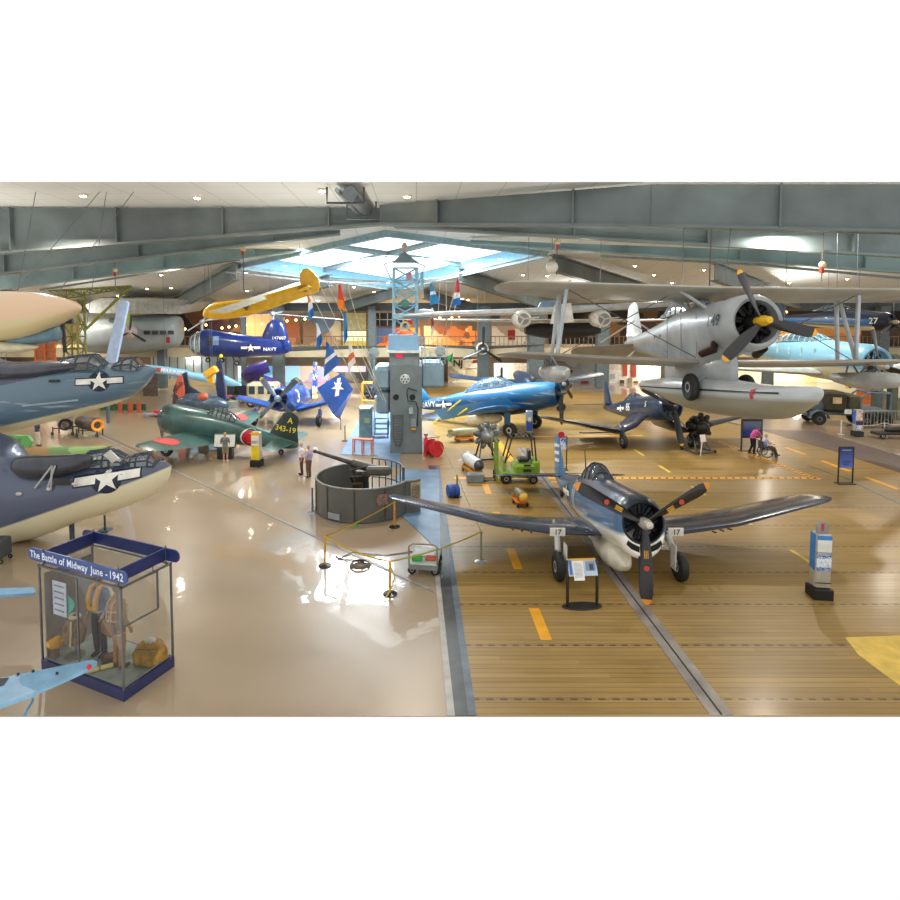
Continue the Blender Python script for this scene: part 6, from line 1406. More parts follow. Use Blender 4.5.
wallplate(296, .42, .62, 1.0, 'porthole_plate', mat('#8c6f6a', .4, var=.3, scale=8)); wallplate(240, .5, .08, .3, 'notice_plate', mat('#9aa0a0', .4))
ea, eb = pts[-4], pts[-1]; dd = (eb-ea).normalized(); nn_ = V(dd.y, -dd.x, 0)*.06
b = MB(); b.prism([ea.lerp(eb, .05)+nn_+V(0, 0, .3), ea.lerp(eb, .95)+nn_+V(0, 0, .3), ea.lerp(eb, .95)+nn_+V(0, 0, 1.15), ea.lerp(eb, .05)+nn_+V(0, 0, 1.15)], nn_*.4); po_ = b.build('display_panel', mat('#b3a67c', .5), GT, smooth=0)
b = MB(); b.prism([ea.lerp(eb, .18)+nn_*1.5+V(0, 0, .42), ea.lerp(eb, .82)+nn_*1.5+V(0, 0, .42), ea.lerp(eb, .82)+nn_*1.5+V(0, 0, 1.03), ea.lerp(eb, .18)+nn_*1.5+V(0, 0, 1.03)], nn_*.3); b.build('panel_print', mottled(['#6a6450', '#8a8260', '#565040', '#9a9070'], 9), po_, smooth=0)
b = MB()
for i in range(8):
    a = R(5+i*11); b.tube([(1.55*math.cos(a), 1.55*math.sin(a), 0), (1.55*math.cos(a), 1.55*math.sin(a), 1.45)], .025, 5)
for h in (.7, 1.45): b.tube([(1.55*math.cos(R(5+i*7)), 1.55*math.sin(R(5+i*7)), h) for i in range(12)], .03, 5)
b.build('guard_rail', mat('#4a4c48', .5), GT)
GU = thing('deck_gun', 'dark grey deck gun with long barrel pointing left inside the round tub', 'gun', (cx_, cy_, .04)); gi = GU.matrix_world.inverted()
gmt = mat('#4f4c46', .4, .3, var=.2); mz, md, br = gi @ at(314, 451, 22.6), gi @ at(353, 463, 22.0), gi @ at(390, 474, 21.3)
b = MB(); b.tube([mz, mz.lerp(md, .05), mz.lerp(md, .06), md], [.075, .075, .06, .1], 14); b.tube([md, md.lerp(br, .6)], [.16, .17], 14); b.build('barrel', gmt, GU)
b = MB(); c_ = md.lerp(br, .7); b.bbox(c_, (.95, .34, .34), .08, None); b.build('breech', mat('#5c5a50', .4, .2), GU, smooth=0)
b = MB(); b.latheZ([(.5, 0), (.45, .2), (.28, .35), (.25, 1.0)], 18, (-.05, 0, 0)); b.box((-.05, 0, 1.15), (.5, .6, .3)); b.build('pedestal', mat('#3a3833', .5, .2), GU)
for s_ in (-1, 1):
    b = MB(); b.tube([(-.3, s_*.35, .9), (-.45, s_*.5, 1.25)], .05, 8)
    b.tube([(.0 + .16*math.cos(2*PI*k/12), s_*.5, 1.0 + .16*math.sin(2*PI*k/12)) for k in range(12)], .02, 5, close=True); b.tube([(0, s_*.3, 1.0), (0, s_*.5, 1.0)], .03, 6); b.build('elevating_wheel', mat('#2f2c28', .4, .4), GU)
b = MB(); b.bbox((.1, -.55, .5), (.45, .35, .12), .04); b.tube([(.1, -.3, .3), (.1, -.55, .48)], .04, 6); b.build('gunner_seat', mat('#8a7a66', .6), GU)
b = MB(); b.box((-.15, -.62, .85), (.35, .3, .4)); b.tube([(-.4, -.4, 1.2), (.3, -.5, 1.3)], .05, 6); b.tube([(-.5, -.2, 1.4), (.1, -.2, 1.55)], .04, 6); b.ball((.05, -.5, 1.35), .07, 8, 6); b.build('sight_gear', mat('#4a3a2a', .45, .3, var=.4, scale=8), GU)

# ================================================================ barriers on the left
def stanchion(px, py, col, label, h=.88, base='#3a3c3e'):
    p = gnd(px, py); t = thing('stanchion_post', label, 'stanchion', p)
    b = MB(); b.latheZ([(.19, 0), (.19, .02), (.06, .05), (.03, .06)], 18); b.build('base_plate', mat(base, .25, .6), t)
    b = MB(); b.latheZ([(.035, .04), (.035, h-.03), (.045, h-.02), (.045, h), (.01, h+.01)], 12); b.build('pole', mat(col, .35, coat=.3), t)
    return p + V(0, 0, h)
S1 = stanchion(325, 566, '#e0a030', 'yellow stanchion farthest left in front of the gun tub')
S2 = stanchion(390, 594, '#e0a030', 'yellow stanchion nearest the camera beside the flat cart')
S3 = stanchion(394.5, 527, '#e8942c', 'orange-yellow stanchion against the gun tub below the fighter wing tip')
S4 = stanchion(481, 562, '#8a845c', 'slim olive stanchion with chrome base on the wooden deck', .92, '#c8ccd0')
S5 = stanchion(457, 497, '#7a7a50', 'slim stanchion standing just behind the blue roll on the deck', .9)
S6 = stanchion(312.5, 513, '#6f7678', 'grey stanchion at the left side of the gun tub', .95, '#b9bec0')
S7 = stanchion(345, 441, '#5f686a', 'thin grey stanchion far behind the gun barrel', .9)
def rope(a, b_, sag, col, label, r=.014, nm='barrier_tape', w=.05):
    mbx = MB(); pts = [a.lerp(b_, i/10) - V(0, 0, sag*4*(i/10)*(1-i/10)) for i in range(11)]
    mbx.loft([[p + V(0, 0, w/2), p + V(0, .006, 0), p - V(0, 0, w/2), p - V(0, .006, 0)] for p in pts], True); return tag(mbx.build(nm, mat(col, .5)), label, 'tape')
rope(S1, S3, .06, '#c8a428', 'yellow and black tape from the left stanchion to the gun tub')
rope(S1, S2, .1, '#d8b428', 'yellow tape between the two front yellow stanchions')
rope(S2, S4, .1, '#b8a838', 'yellow tape running over the flat cart to the slim stanchion')
rope(S4, S5, .05, '#b8b04c', 'pale yellow tape from the slim stanchion to the blue roll')
rope(S5, gnd(436, 446)+V(0, 0, .6), .05, '#d8cc58', 'pale yellow tape running back to the red hose reel')
b = MB(); pts = [S2 + V(0, 0, -.02), S2 + V(.12, .0, -.45), S2 + V(.02, -.05, -.75), gnd(384, 601) + V(0, 0, .02)]; b.tube(pts, .018, 5); tag(b.build('loose_strap', mat('#d8b428', .5)), 'loose yellow tape end hanging from the nearest yellow stanchion', 'tape')
p = gnd(360, 566); b = MB()
b.tube([(.30*math.cos(i*.5)*(1-.004*i), .30*math.sin(i*.5)*(1-.004*i), .03+.0012*i) for i in range(60)], .022, 6); b.tube([(.3, 0, .03), (-.1, .35, .02), (-.6, .4, .02), (-.8, .65, .02)], .018, 5)
o = b.build('coiled_cable', mat('#6a5848', .5)); o.location = p; tag(o, 'brown coiled cable lying on the polished floor', 'cable')
b = MB(); b.tube([gnd(338, 560)+V(0, 0, .02), gnd(352, 553)+V(0, 0, .02), gnd(385, 556)+V(0, 0, .02), gnd(412, 552)+V(0, 0, .02)], .015, 5); tag(b.build('floor_cable', mat('#7a6a58', .5)), 'thin cable trailing over the floor from the coil to the flat cart', 'cable')
p = gnd(424, 573); t = thing('flatbed_cart', 'pale green flatbed cart with wire handle and tools beside the dark floor strip', 'cart', p, -8)
b = MB(); b.bbox((0, .35, .33), (.82, 1.15, .06), .02); b.build('platform', mat('#b9c8b8', .5), t, smooth=0)
b = MB(); b.box((0, -.2, .26), (.82, .06, .14)); b.box((0, .9, .26), (.82, .06, .14)); b.build('frame', mat('#8a8f8c', .4, .3), t, smooth=0)
b = MB(); b.tube([(-.4, -.2, .3), (-.4, -.22, .85), (-.3, -.22, .93), (.3, -.22, .93), (.4, -.22, .85), (.4, -.2, .3)], .025, 6); b.build('handle', mat('#9a8f80', .35, .5), t)
for x, y in ((-.33, -.12), (.33, -.12), (-.33, .8), (.33, .8)): wheel(t, I0, (x, y, .12), .12, .06, 'caster')
for nm_, c_, d_, cl, lb in (('tool_box', (-.2, -.0, .42), (.28, .2, .12), '#2f9a3c', 'small bright green tool box on the flat cart'), ('parts_box', (.18, .1, .4), (.3, .25, .08), '#c05030', 'flat red parts box on the flat cart'), ('parts_tray', (-.02, .45, .4), (.6, .4, .08), '#d8e0da', 'pale tray lying on the flat cart')):
    b = MB(t.matrix_world.copy()); b.bbox(c_, d_, .02); o = b.build(nm_, mat(cl, .5)); 
    for ch in (): pass
    ctr = t.matrix_world @ Vector(c_); me = o.data
    for v in me.vertices: v.co = v.co - ctr
    o.location = ctr; tag(o, lb, 'box')
b = MB(); b.latheZ([(.04, 0), (.05, .02), (.05, .14), (.02, .16)], 10); o = b.build('spray_can', mat('#3ac84a', .4)); q = gnd(356, 527); o.location = q; tag(o, 'small bright green can on the floor by the gun tub', 'can')

# ================================================================ deck exhibits
p = gnd(453, 497); t = thing('blue_roll', 'short bright blue fabric roll standing on the wooden deck', 'roll', p)
b = MB(T(0, 0, .26) @ RZ(15)); b.lathe([(.25, -.22), (.26, -.2), (.26, .2), (.25, .22), (.1, .22), (.1, .12), (.02, .12)], 20); b.build('wound_band', mat('#2450a8', .5), t)
b = MB(T(0, 0, .26) @ RZ(15)); b.lathe([(.265, -.05), (.265, .05)], 20); b.build('strap', mat('#1c3c80', .5), t)
p = gnd(517, 481); FK = thing('forklift', 'lime green forklift with black overhead guard facing left', 'forklift', (p.x, p.y, 0), 180)
fg = mat('#86a82c', .4, var=.12, coat=.3); blk = mat('#232420', .5)
b = MB(); b.bbox((-.35, 0, .55), (1.15, .95, .6), .1); b.bbox((-.75, 0, .85), (.35, .95, .35), .1); b.build('body', fg, FK, smooth=0)
b = MB(); b.bbox((.45, 0, .38), (.7, .9, .25), .05); b.build('floor_plate', fg, FK, smooth=0)
b = MB(); b.bbox((.62, 0, .75), (.12, .8, .6), .04); b.build('dashboard', fg, FK, smooth=0)
b = MB(); 
for s_ in (-.38, .38): b.tube([(.6, s_, .9), (.3, s_, 2.0), (-.65, s_, 2.0), (-.75, s_, 1.0)], .04, 6)
for x in (.3, .05, -.2, -.42, -.65): b.tube([(x, -.38, 2.0), (x, .38, 2.0)], .035, 6)
b.build('overhead_guard', blk, FK)
b = MB(); b.bbox((-.25, 0, .98), (.5, .5, .14), .05); b.bbox((-.5, 0, 1.2), (.12, .5, .45), .05); b.build('seat', blk, FK, smooth=0)
b = MB(); b.tube([(.3+.14*math.cos(k*.6)*.6, .14*math.sin(k*.6), 1.2+.14*math.cos(k*.6)*.8) for k in range(10)], .018, 5); b.tube([(.5, 0, .9), (.3, 0, 1.2)], .025, 6); b.build('steering_wheel', blk, FK)
for s_ in (-.3, .3):
    b = MB(); b.box((.92, s_, .95), (.1, .09, 1.75)); b.build('mast_rail', fg, FK, smooth=0)
    b = MB(); b.box((1.35, s_*.7, .08), (.75, .1, .04)); b.box((1.0, s_*.7, .25), (.05, .1, .38)); b.build('fork', blk, FK, smooth=0)
b = MB(); b.box((.92, 0, 1.75), (.08, .6, .08)); b.box((.92, 0, .6), (.08, .6, .08)); b.build('mast_crossbar', mat('#40443c', .5), FK, smooth=0)
for x, r in ((.55, .24), (-.62, .2)):
    for s_ in (-.46, .46): wheel(FK, I0, (x, s_, r), r, .16, hubc='#c9c4a4')
b = MB(); b.box((-.35, .485, .6), (.35, .02, .12)); b.box((-.35, .485, .82), (.3, .02, .08)); b.build('body_lettering', mat('#2c3420', .5), FK, smooth=0)
p = gnd(517, 437+27)
# bombs and trolleys
def bomb(name, label, px, py, ang, L, r, cols, cart, cartc, z=None, cat='bomb'):
    p = gnd(px, py); z = z or r+.28
    t = thing(cart, 'low ' + cartc[1] + ' trolley carrying the ' + label[0], 'trolley', p, ang)
    b = MB(); b.bbox((0, 0, .2), (L*.55, r*2.2, .12), .03); b.box((L*.2, 0, .29), (.06, r*2.1, .16)); b.box((-L*.2, 0, .29), (.06, r*2.1, .16)); b.build('cradle', mat(cartc[0], .5), t, smooth=0)
    for x in (-L*.22, L*.22):
        for s_ in (-r*.95, r*.95): wheel(t, I0, (x, s_, .1), .1, .06)
    q = thing(name, label[1], cat, p + V(0, 0, z), ang)
    b = MB(); b.lathe([(.02, L/2), (r*.55, L*.46), (r*.9, L*.36), (r, L*.22), (r, -L*.2), (r*.8, -L*.34), (r*.35, -L*.5)], 20); b.build('bomb_body', mat(cols[0], .4), q)
    b = MB(); b.lathe([(.02, L/2+.005), (r*.57, L*.462), (r*.92, L*.36), (r*.8, L*.355)], 20); b.build('nose_cone', mat(cols[1], .35), q)
    for k in range(4):
        b = MB(Matrix.Rotation(R(45+90*k), 4, 'X')); b.prism([(-L*.3, 0, r*.6), (-L*.52, 0, r*.4), (-L*.52, 0, r*1.25), (-L*.42, 0, r*1.25)], (0, .02, 0)); b.build('tail_fin', mat(cols[0], .4), q, smooth=0)
bomb('torpedo', ('white and black torpedo', 'white torpedo with black glossy nose pointing at the camera'), 472, 473, -72, 2.1, .27, ('#cfd6da', '#33363a'), 'torpedo_trolley', ('#c8882c', 'tan'))
bomb('aerial_bomb', ('small olive bomb', 'olive bomb with yellow nose on the orange trolley nearest the fighter wing'), 520, 505, -80, 1.1, .2, ('#6a6038', '#d8a83c'), 'bomb_trolley', ('#e8781c', 'bright orange'), .42)
bomb('aerial_bomb', ('pale olive bomb', 'pale olive bomb lying below the torpedo bomber tail'), 464, 441, 12, 1.9, .24, ('#a8a480', '#b8b08c'), 'bomb_trolley', ('#e88c1c', 'yellow-orange'), .5)
p = gnd(475, 482); t = thing('equipment_case', 'grey rectangular box with dark top label in front of the torpedo', 'case', p)
b = MB(); b.bbox((0, 0, .2), (.75, .4, .4), .05); b.build('case_body', mat('#7f8e90', .5), t, smooth=0)
b = MB(); b.box((0, 0, .405), (.5, .2, .01)); b.build('name_plate', mat('#4a5456', .5), t, smooth=0)
def radial_stand(name, label, px, py, S, col, rz, standc, dark=False):
    p = gnd(px, py); t = thing(name, label, 'aircraft engine', p, rz); M = T(0, 0, 1.05*S) @ Matrix.Scale(S, 4)
    b = MB(M); b.lathe([(.3, -.5), (.34, -.2), (.32, .1), (.2, .3), (.08, .42), (.02, .45)], 18); b.build('crankcase', mat('#8f9494' if not dark else '#2a2826', .35, .5), t)
    for k in range(9):
        b = MB(M @ Matrix.Rotation(2*PI*k/9, 4, 'X')); b.tube([(-.02, 0, .28), (-.02, 0, .33), (-.02, 0, .34), (-.02, 0, .5), (-.02, 0, .52), (-.02, 0, .62)], [.1, .1, .13, .13, .1, .08], 8); b.tube([(.08, .05, .25), (.06, .05, .6)], .015, 4); b.build('cylinder', mat(col, .4, .4, var=.35, scale=9), t)
    b = MB(Matrix.Scale(S, 4)); 
    for s_ in (-.4, .4): b.tube([(.3, s_, .06), (-.6, s_, .06)], .04, 6); b.tube([(-.4, s_, .06), (-.35, s_*.5, .8)], .04, 6); b.tube([(.2, s_, .06), (-.2, s_*.5, .7)], .03, 6)
    b.tube([(.3, -.4, .06), (.3, .4, .06)], .04, 6); b.build('engine_frame', mat(standc, .5), t)
    return t
radial_stand('radial_engine', 'bare grey radial engine on a black stand beside the forklift mast', 487, 459, 1.15, '#6f7474', -80, '#22241f')
t = radial_stand('radial_engine', 'black radial engine on a low wheeled frame below the silver biplane float', 700, 452, 1.25, '#1c1b19', -70, '#54585a', True)
b = MB(); b.prism([(.75, -.75, .75), (.75, -.4, .75), (.65, -.4, 1.1), (.65, -.75, 1.1)], (.02, 0, 0)); b.tube([(.6, -.6, .0), (.7, -.6, .8)], .03, 5); b.build('info_card', mat('#e6e2d8', .5), t, smooth=0)
for s_ in (-.55, .55): wheel(t, I0, (.45, s_, .09), .09, .05); wheel(t, I0, (-.7, s_, .09), .09, .05)
b = MB(T(0, 0, 1.3)); 
for k in range(9): b.tube([(-.3, .0, 0), (-.35, .62*math.cos(k*.7), .55*math.sin(k*.7))], .12, 6)
b.build('accessory_section', mat('#24221f', .5, .3, var=.4, scale=8), t)

# ---- signs and pylons
def stand_sign(name, label, px, py, w, h, y0, m, rz=0, cat='sign', post='#1c1c1e', base=True, tilt=0, frame=.03):
    p = gnd(px, py); t = thing(name, label, cat, p, rz)
    b = MB()
    for s_ in (-w/2, w/2): b.tube([(s_, 0, .02), (s_, 0, y0+h)], frame, 8)
    b.tube([(-w/2, 0, y0+h), (w/2, 0, y0+h)], frame, 8); b.build('frame', mat(post, .35), t)
    b = MB(); b.bbox((0, 0, .025), (w*1.25, .34, .04), .015); b.build('base_plate', mat(post, .4), t, smooth=0)
    return t
def print_blocks(parent, w, zc, h, y, blocks, tilt=0, yflip=-1):
    for nm, x0, z0, x1, z1, c in blocks:
        b = MB(T(0, y, zc) @ RX(tilt)); b.box(((x0+x1)/2*w, -.008, (z0+z1)/2*h), (abs(x1-x0)*w, .01, abs(z1-z0)*h)); b.build(nm, mat(c, .5, var=.05) if isinstance(c, str) else c, parent, smooth=0)
# reading stand in front of the fighter
p = gnd(582, 607); t = thing('reading_stand', 'black tubular reading stand with white text sheet in front of the fighter', 'sign', p, 4)
b = MB(); 
for s_ in (-.38, .38): b.tube([(s_, 0, .03), (s_, 0, .88), (s_, .1, 1.18)], .04, 10)
b.tube([(-.38, 0, .3), (.38, 0, .3)], .001, 4)
b.build('frame', mat('#171717', .3, coat=.3), t)
b = MB(); b.loft([[(.52*math.cos(a)*k, .2*math.sin(a)*k, z) for a in (2*PI*i/24 for i in range(24))] for z, k in ((0, 1), (.03, 1), (.045, .96))], True); b.build('base_plate', mat('#1b1b1b', .35), t, smooth=0)
Mt = T(0, .02, 1.02) @ RX(-28)
b = MB(Mt); b.bbox((0, 0, 0), (.74, .03, .42), .01); pn = b.build('sign_panel', mat('#b9cbdc', .4), t, smooth=0)
for nm, c, d, cl in (('header_strip', (0, -.02, .18), (.7, .01, .06), '#d8a83c'), ('text_sheet', (-.12, -.022, -.08), (.27, .01, .46), '#f0efe9'), ('photo_block', (.2, -.022, .02), (.24, .01, .22), '#7f93a8'), ('photo_block', (.22, -.03, .0), (.1, .01, .14), '#3f4a58'), ('side_stripe', (-.31, -.022, 0), (.06, .01, .34), '#3f6fb0')):
    b = MB(Mt); b.box(c, d); b.build(nm, mat(cl, .5), pn, smooth=0)
for i in range(12):
    b = MB(Mt); b.box((-.12, -.029, .1-.03*i), (.21, .004, .008)); b.build('text_line', mat('#8a8a8a', .6), pn, smooth=0)
# tall pylon at the right
def pylon(label, px, py, S, cols, disc_=False, w=.42, d=.34, H=1.55, name='information_pylon', base='#15161a', rz=-8):
    p = gnd(px, py); t = thing(name, label, 'sign', p, rz); K = Matrix.Scale(S, 4)
    b = MB(K); b.bbox((0, 0, .16), (w*1.25, d*1.45, .32), .02); b.build('plinth', mat(base, .4), t, smooth=0)
    b = MB(K); b.bbox((0, 0, .32+H/2), (w, d, H), .04); bd = b.build('pylon_body', mat('#b9b4a2', .35, .3), t, smooth=0)
    for nm, x0, z0, x1, z1, c in cols:
        b = MB(K); b.box(((x0+x1)/2*w, -d/2-.006, .32+(z0+z1)/2*H), ((x1-x0)*w, .012, (z1-z0)*H)); b.build(nm, c if not isinstance(c, str) else mat(c, .5), bd, smooth=0)
    b = MB(K); b.box((-w/2-.006, 0, .32+H*.66), (.012, d*.8, H*.66)); b.build('side_print', mat(cols[0][5] if isinstance(cols[0][5], str) else '#2f6fc0', .5), bd, smooth=0)
    if disc_:
        b = MB(K @ T(-.0, -.02, .32+H+.16) @ RZ(-90)); b.lathe([(.16, -.03), (.16, .03)], 20); b.box((0, 0, -.1), (.05, .3, .16)); dk2 = b.build('disc_topper', mat('#8f8f8c', .35, .3), t)
        b = MB(K @ T(0, -.055, .32+H+.17)); b.box((0, 0, .03), (.07, .01, .14)); b.box((0, 0, -.08), (.06, .01, .05)); b.build('red_mark', mat('#c82420', .5), dk2, smooth=0)
    return t
WV = mottled(['#e8eef2', '#4a80c0', '#dfe8ec', '#2c5ea8', '#c8d8e4', '#f0f2f0'], 3.2)
pylon('white and blue information pylon with black plinth at the right of the deck', 819, 597, .92, [('header_band', -.45, .9, .45, .98, '#3f7fc0'), ('upper_sheet', -.42, .62, .45, .9, '#dfe3d8'), ('blue_clouds', -.45, .56, .45, .68, mottled(['#2a5ca8', '#e0e8ee', '#2f6cc0', '#1f4a90'], 9)), ('wave_print', -.45, .4, .45, .56, mottled(['#dfe8ec', '#b8ccd8', '#e8ecee'], 6)), ('dark_caption', -.42, .33, .42, .40, mottled(['#1f4488', '#2f5fa8', '#b8c8dc'], 12)), ('seam_line', -.5, .1, .5, .115, '#1c1c1c')], True)
pylon('blue and white information pylon beside the torpedo bomber wheel', 529, 438, 1.0, [('header_band', -.45, .7, .45, .98, '#8fb4dc'), ('white_arrow', -.2, .5, .25, .72, '#eef2f4'), ('blue_field', -.45, .1, .45, .55, '#1f4fae')], False, .38, .3, 1.3)
pylon('yellow information pylon with white panel in front of the green fighter', 257, 466, 1.0, [('header_cap', -.45, .88, .45, 1.0, '#e8a820'), ('white_sheet', -.45, .52, .45, .88, '#e8e4dc'), ('photo_block', -.4, .6, .4, .7, '#b8a890'), ('yellow_field', -.47, .02, .47, .5, '#e8cc1c')], False, .42, .34, 1.35)
pylon('red and white information pylon standing beside the grey truck', 857, 436, .95, [('red_print', -.45, .5, .45, .95, mottled(['#e8dcd8', '#c88a84', '#e8e4e0', '#b86058'], 5)), ('dark_band', -.45, .3, .45, .48, '#4a2c48'), ('blue_base', -.45, .08, .45, .28, mottled(['#4a88b8', '#e0e8ec'], 5))], False, .42, .34, 1.35)
t = stand_sign('standing_sign', 'dark blue poster sign in a slim black frame at the right edge of the deck', 845, 484, .62, .95, .65, None)
b = MB(); b.box((0, -.01, 1.15), (.56, .02, .88)); po = b.build('poster', two_tone('#1c3468', '#5a74c8', 1.1, .4, .9), t, smooth=0)
b = MB(); b.box((0, -.024, 1.48), (.4, .004, .05)); b.build('title_bar', mat('#8ea2d0', .5), po, smooth=0)
for i in range(3):
    b = MB(); b.box((0, -.024, 1.0-.07*i), (.38-.06*i, .004, .03)); b.build('text_line', mat('#2a3a78', .5), po, smooth=0)
t = stand_sign('standing_sign', 'blue and white sign with red disc on a pole behind the fighter fin', 561, 470, .5, .62, .95, None, post='#3a3c40')
b = MB(); b.box((0, -.01, 1.26), (.5, .02, .6)); po = b.build('poster', mottled(['#dfe4ec', '#3f68b4', '#c8d4e4', '#5078bc', '#d85a6a'], 5), t, smooth=0)
b = MB(T(-.02, -.03, 1.68) @ RZ(-90)); b.lathe([(.15, -.03), (.15, .03)], 18); b.build('red_disc', mat('#b8242a', .4), t)
t = stand_sign('framed_display', 'dark wooden framed picture display on posts behind the woman in pink', 751, 451, 1.05, 1.15, .55, None, cat='display', post='#4a4440', frame=.05)
b = MB(); b.bbox((0, 0, 1.2), (1.15, .08, 1.0), .03); fr = b.build('picture_frame', mat('#3a221c', .4), t, smooth=0)
b = MB(); b.box((0, -.045, 1.2), (.95, .02, .8)); b.build('picture', two_tone('#5a6a8c', '#1f3f8c', 1.25, .3, .3), fr, smooth=0)
p = gnd(225, 459); t = thing('information_board', 'wide white information board on black base in front of the green fighter', 'sign', p + V(0, .1, 0))
b = MB(); b.bbox((0, 0, .3), (.75, .4, .6), .03); b.build('plinth', mat('#1f2426', .4), t, smooth=0)
b = MB(); b.bbox((0, 0, 0), (1.1, .06, .72), .03, T(0, -.05, .92) @ RX(-14)); bo = b.build('board', mat('#3a484c', .5), t, smooth=0)
for x in (-.28, .28):
    b = MB(T(0, -.05, .92) @ RX(-14)); b.box((x, -.04, 0), (.46, .02, .6)); b.build('text_sheet', mat('#e0e2d8', .5), bo, smooth=0)

# ================================================================ truck, fence and small exhibits
tr0 = gnd(843, 424); TK = thing('military_truck', 'grey wartime truck with olive canvas cab and crane frame at the right', 'truck', (tr0.x, tr0.y, 0), 168); S = 1.0
tg = mat('#5c6a74', .5, var=.15); tcn = mat('#3a3524', .8, var=.2)
b = MB(); b.bbox((0, 0, .75), (4.4, .9, .22), .05); b.build('chassis', tg, TK, smooth=0)
b = MB(); b.bbox((1.75, 0, 1.15), (1.1, .95, .65), .15); b.build('bonnet', tg, TK, smooth=0)
b = MB(); b.bbox((2.35, 0, 1.05), (.08, .9, .7), .02); b.build('radiator_grille', mat('#39424a', .5), TK, smooth=0)
b = MB(); b.box((2.5, 0, .7), (.14, 1.7, .18)); b.build('bumper', tg, TK, smooth=0)
b = MB(); b.bbox((.75, 0, 1.55), (1.2, 1.6, 1.25), .12); b.build('canvas_cab', tcn, TK, smooth=0)
b = MB(); b.box((.75, .81, 1.65), (.5, .03, .4)); b.build('cab_opening', mat('#c8b080', .5), TK, smooth=0)
b = MB(); b.bbox((-.25, 0, 1.5), (.7, 1.5, 1.0), .1); b.build('equipment_box', mat('#4a4a30', .7, var=.2), TK, smooth=0)
b = MB(); b.bbox((-1.4, 0, 1.0), (1.8, 1.7, .2), .04); b.build('truck_bed', tg, TK, smooth=0)
b = MB()
for s_ in (-.7, .7): b.tube([(-.6, s_, 1.1), (-.7, s_, 1.9), (-1.1, s_, 2.2), (-2.3, s_, 2.15), (-2.3, s_, 1.1)], .07, 8)
for x in (-1.1, -2.3): b.tube([(x, -.7, 2.18), (x, .7, 2.18)], .07, 8)
b.build('crane_frame', tg, TK)
for x in (1.75, -.95, -2.0):
    for s_ in (-.8, .8):
        wheel(TK, I0, (x, s_, .42), .42, .24, hubc='#6a7078')
    if x > 0 or x == -.95:
        for s_ in (-.8, .8):
            b = MB(); b.loft([[(x+.58*math.cos(a), s_-.18, .45+.55*math.sin(a)), (x+.58*math.cos(a), s_+.18, .45+.55*math.sin(a)), (x+.53*math.cos(a), s_+.18, .45+.5*math.sin(a)), (x+.53*math.cos(a), s_-.18, .45+.5*math.sin(a))] for a in (PI*i/10 for i in range(11))], True); b.build('mudguard', tg, TK)
b = MB(); b.box((.1, .78, .95), (.4, .03, .3)); b.build('door_card', mat('#e8e8e4', .5), TK, smooth=0)
for s_ in (-.55, .55): b = MB(T(2.3, s_, 1.2)); b.lathe([(.03, -.1), (.13, 0), (.13, .05), (.02, .06)], 12); b.build('headlamp', mat('#b9c0c0', .3, .4), TK)
b = MB(); b.tube([(1.0, -.6, 1.5), (1.25, -.6, 2.0)], .03, 5); b.tube([(1.0, .6, 1.5), (1.25, .6, 2.0)], .03, 5); b.tube([(1.25, .6, 2.0), (1.25, -.6, 2.0)], .03, 5); b.build('windscreen_frame', tg, TK)
w0 = stanchion(841, 434, '#e4ddd0', 'white stanchion in front of the truck rear wheel', .85, '#d8d0c0'); w1 = stanchion(884, 437, '#e4ddd0', 'white stanchion right of the red and white pylon', .85, '#d8d0c0'); w2 = stanchion(912, 434, '#e4ddd0', 'white stanchion at the extreme right edge', .85, '#d8d0c0')
rope(w0, w1, .25, '#d8cdb8', 'white rope hanging in front of the truck'); rope(w1, w2, .2, '#d8cdb8', 'white rope right of the red and white pylon')
t = thing('metal_fence', 'grey metal bar fence under the light blue aircraft at the right edge', 'fence', gnd(885, 430))
b = MB()
for i in range(16): b.tube([(-1.4+.22*i, .5, 0), (-1.4+.22*i, .5, 1.1)], .02, 5)
b.build('bar_row', mat('#9a9688', .5), t); b = MB(); b.tube([(-1.45, .5, 1.1), (2.0, .5, 1.1)], .03, 6); b.tube([(-1.45, .5, .15), (2.0, .5, .15)], .03, 6); b.build('top_rail', mat('#9a9688', .5), t)
t = thing('weapon_trailer', 'dark low wheeled trailer at the right edge behind the rope', 'trailer', gnd(892, 438))
b = MB(); b.bbox((0, 0, .3), (2.2, .6, .16), .04); b.ball((.3, 0, .5), (.8, .2, .18), 12, 6); b.build('trailer_bed', mat('#2c2a22', .6, var=.3), t, smooth=0)
for x in (-.8, .8): wheel(t, I0, (x, -.32, .18), .18, .1)
for i, (x, y, c, l) in enumerate(((66, 434, '#8a7a6a', 'open-ended dark jet engine on a trolley beyond the lower hull'), (90, 436, '#5a5048', 'jet engine with glowing orange nozzle beyond the lower hull'))):
    p = gnd(x, y); t = thing('jet_engine', l, 'jet engine', p, 0 if i else 0)
    M = T(0, 0, .75) @ RZ(-35 if i else -60); b = MB(M); b.lathe([(.3, -1.2), (.42, -.8), (.38, 0), (.42, .6), (.34, .9)], 16); b.build('engine_casing', mat(c, .45, .3, var=.4, scale=6), t)
    b = MB(M); b.lathe([(.35, .88), (.36, .98), (.28, .98), (.1, .8)], 16); b.build('nozzle', mat('#e08a20' if i else '#181818', .4, emit=.3 if i else 0), t)
    b = MB(); legs_frame(b, -.6, -.3, .6, .3, .5, .04); b.tube([(-.6, -.3, .4), (.6, -.3, .4)], .04, 5); b.tube([(-.6, .3, .4), (.6, .3, .4)], .04, 5); b.build('stand', mat('#4a4a48', .5), t)
    for x_ in (-.6, .6): wheel(t, I0, (x_, -.36, .1), .1, .05)
p = gnd(264, 406); t = thing('cockpit_cab', 'cream vehicle cab with dark windows behind the royal blue aircraft', 'vehicle', p)
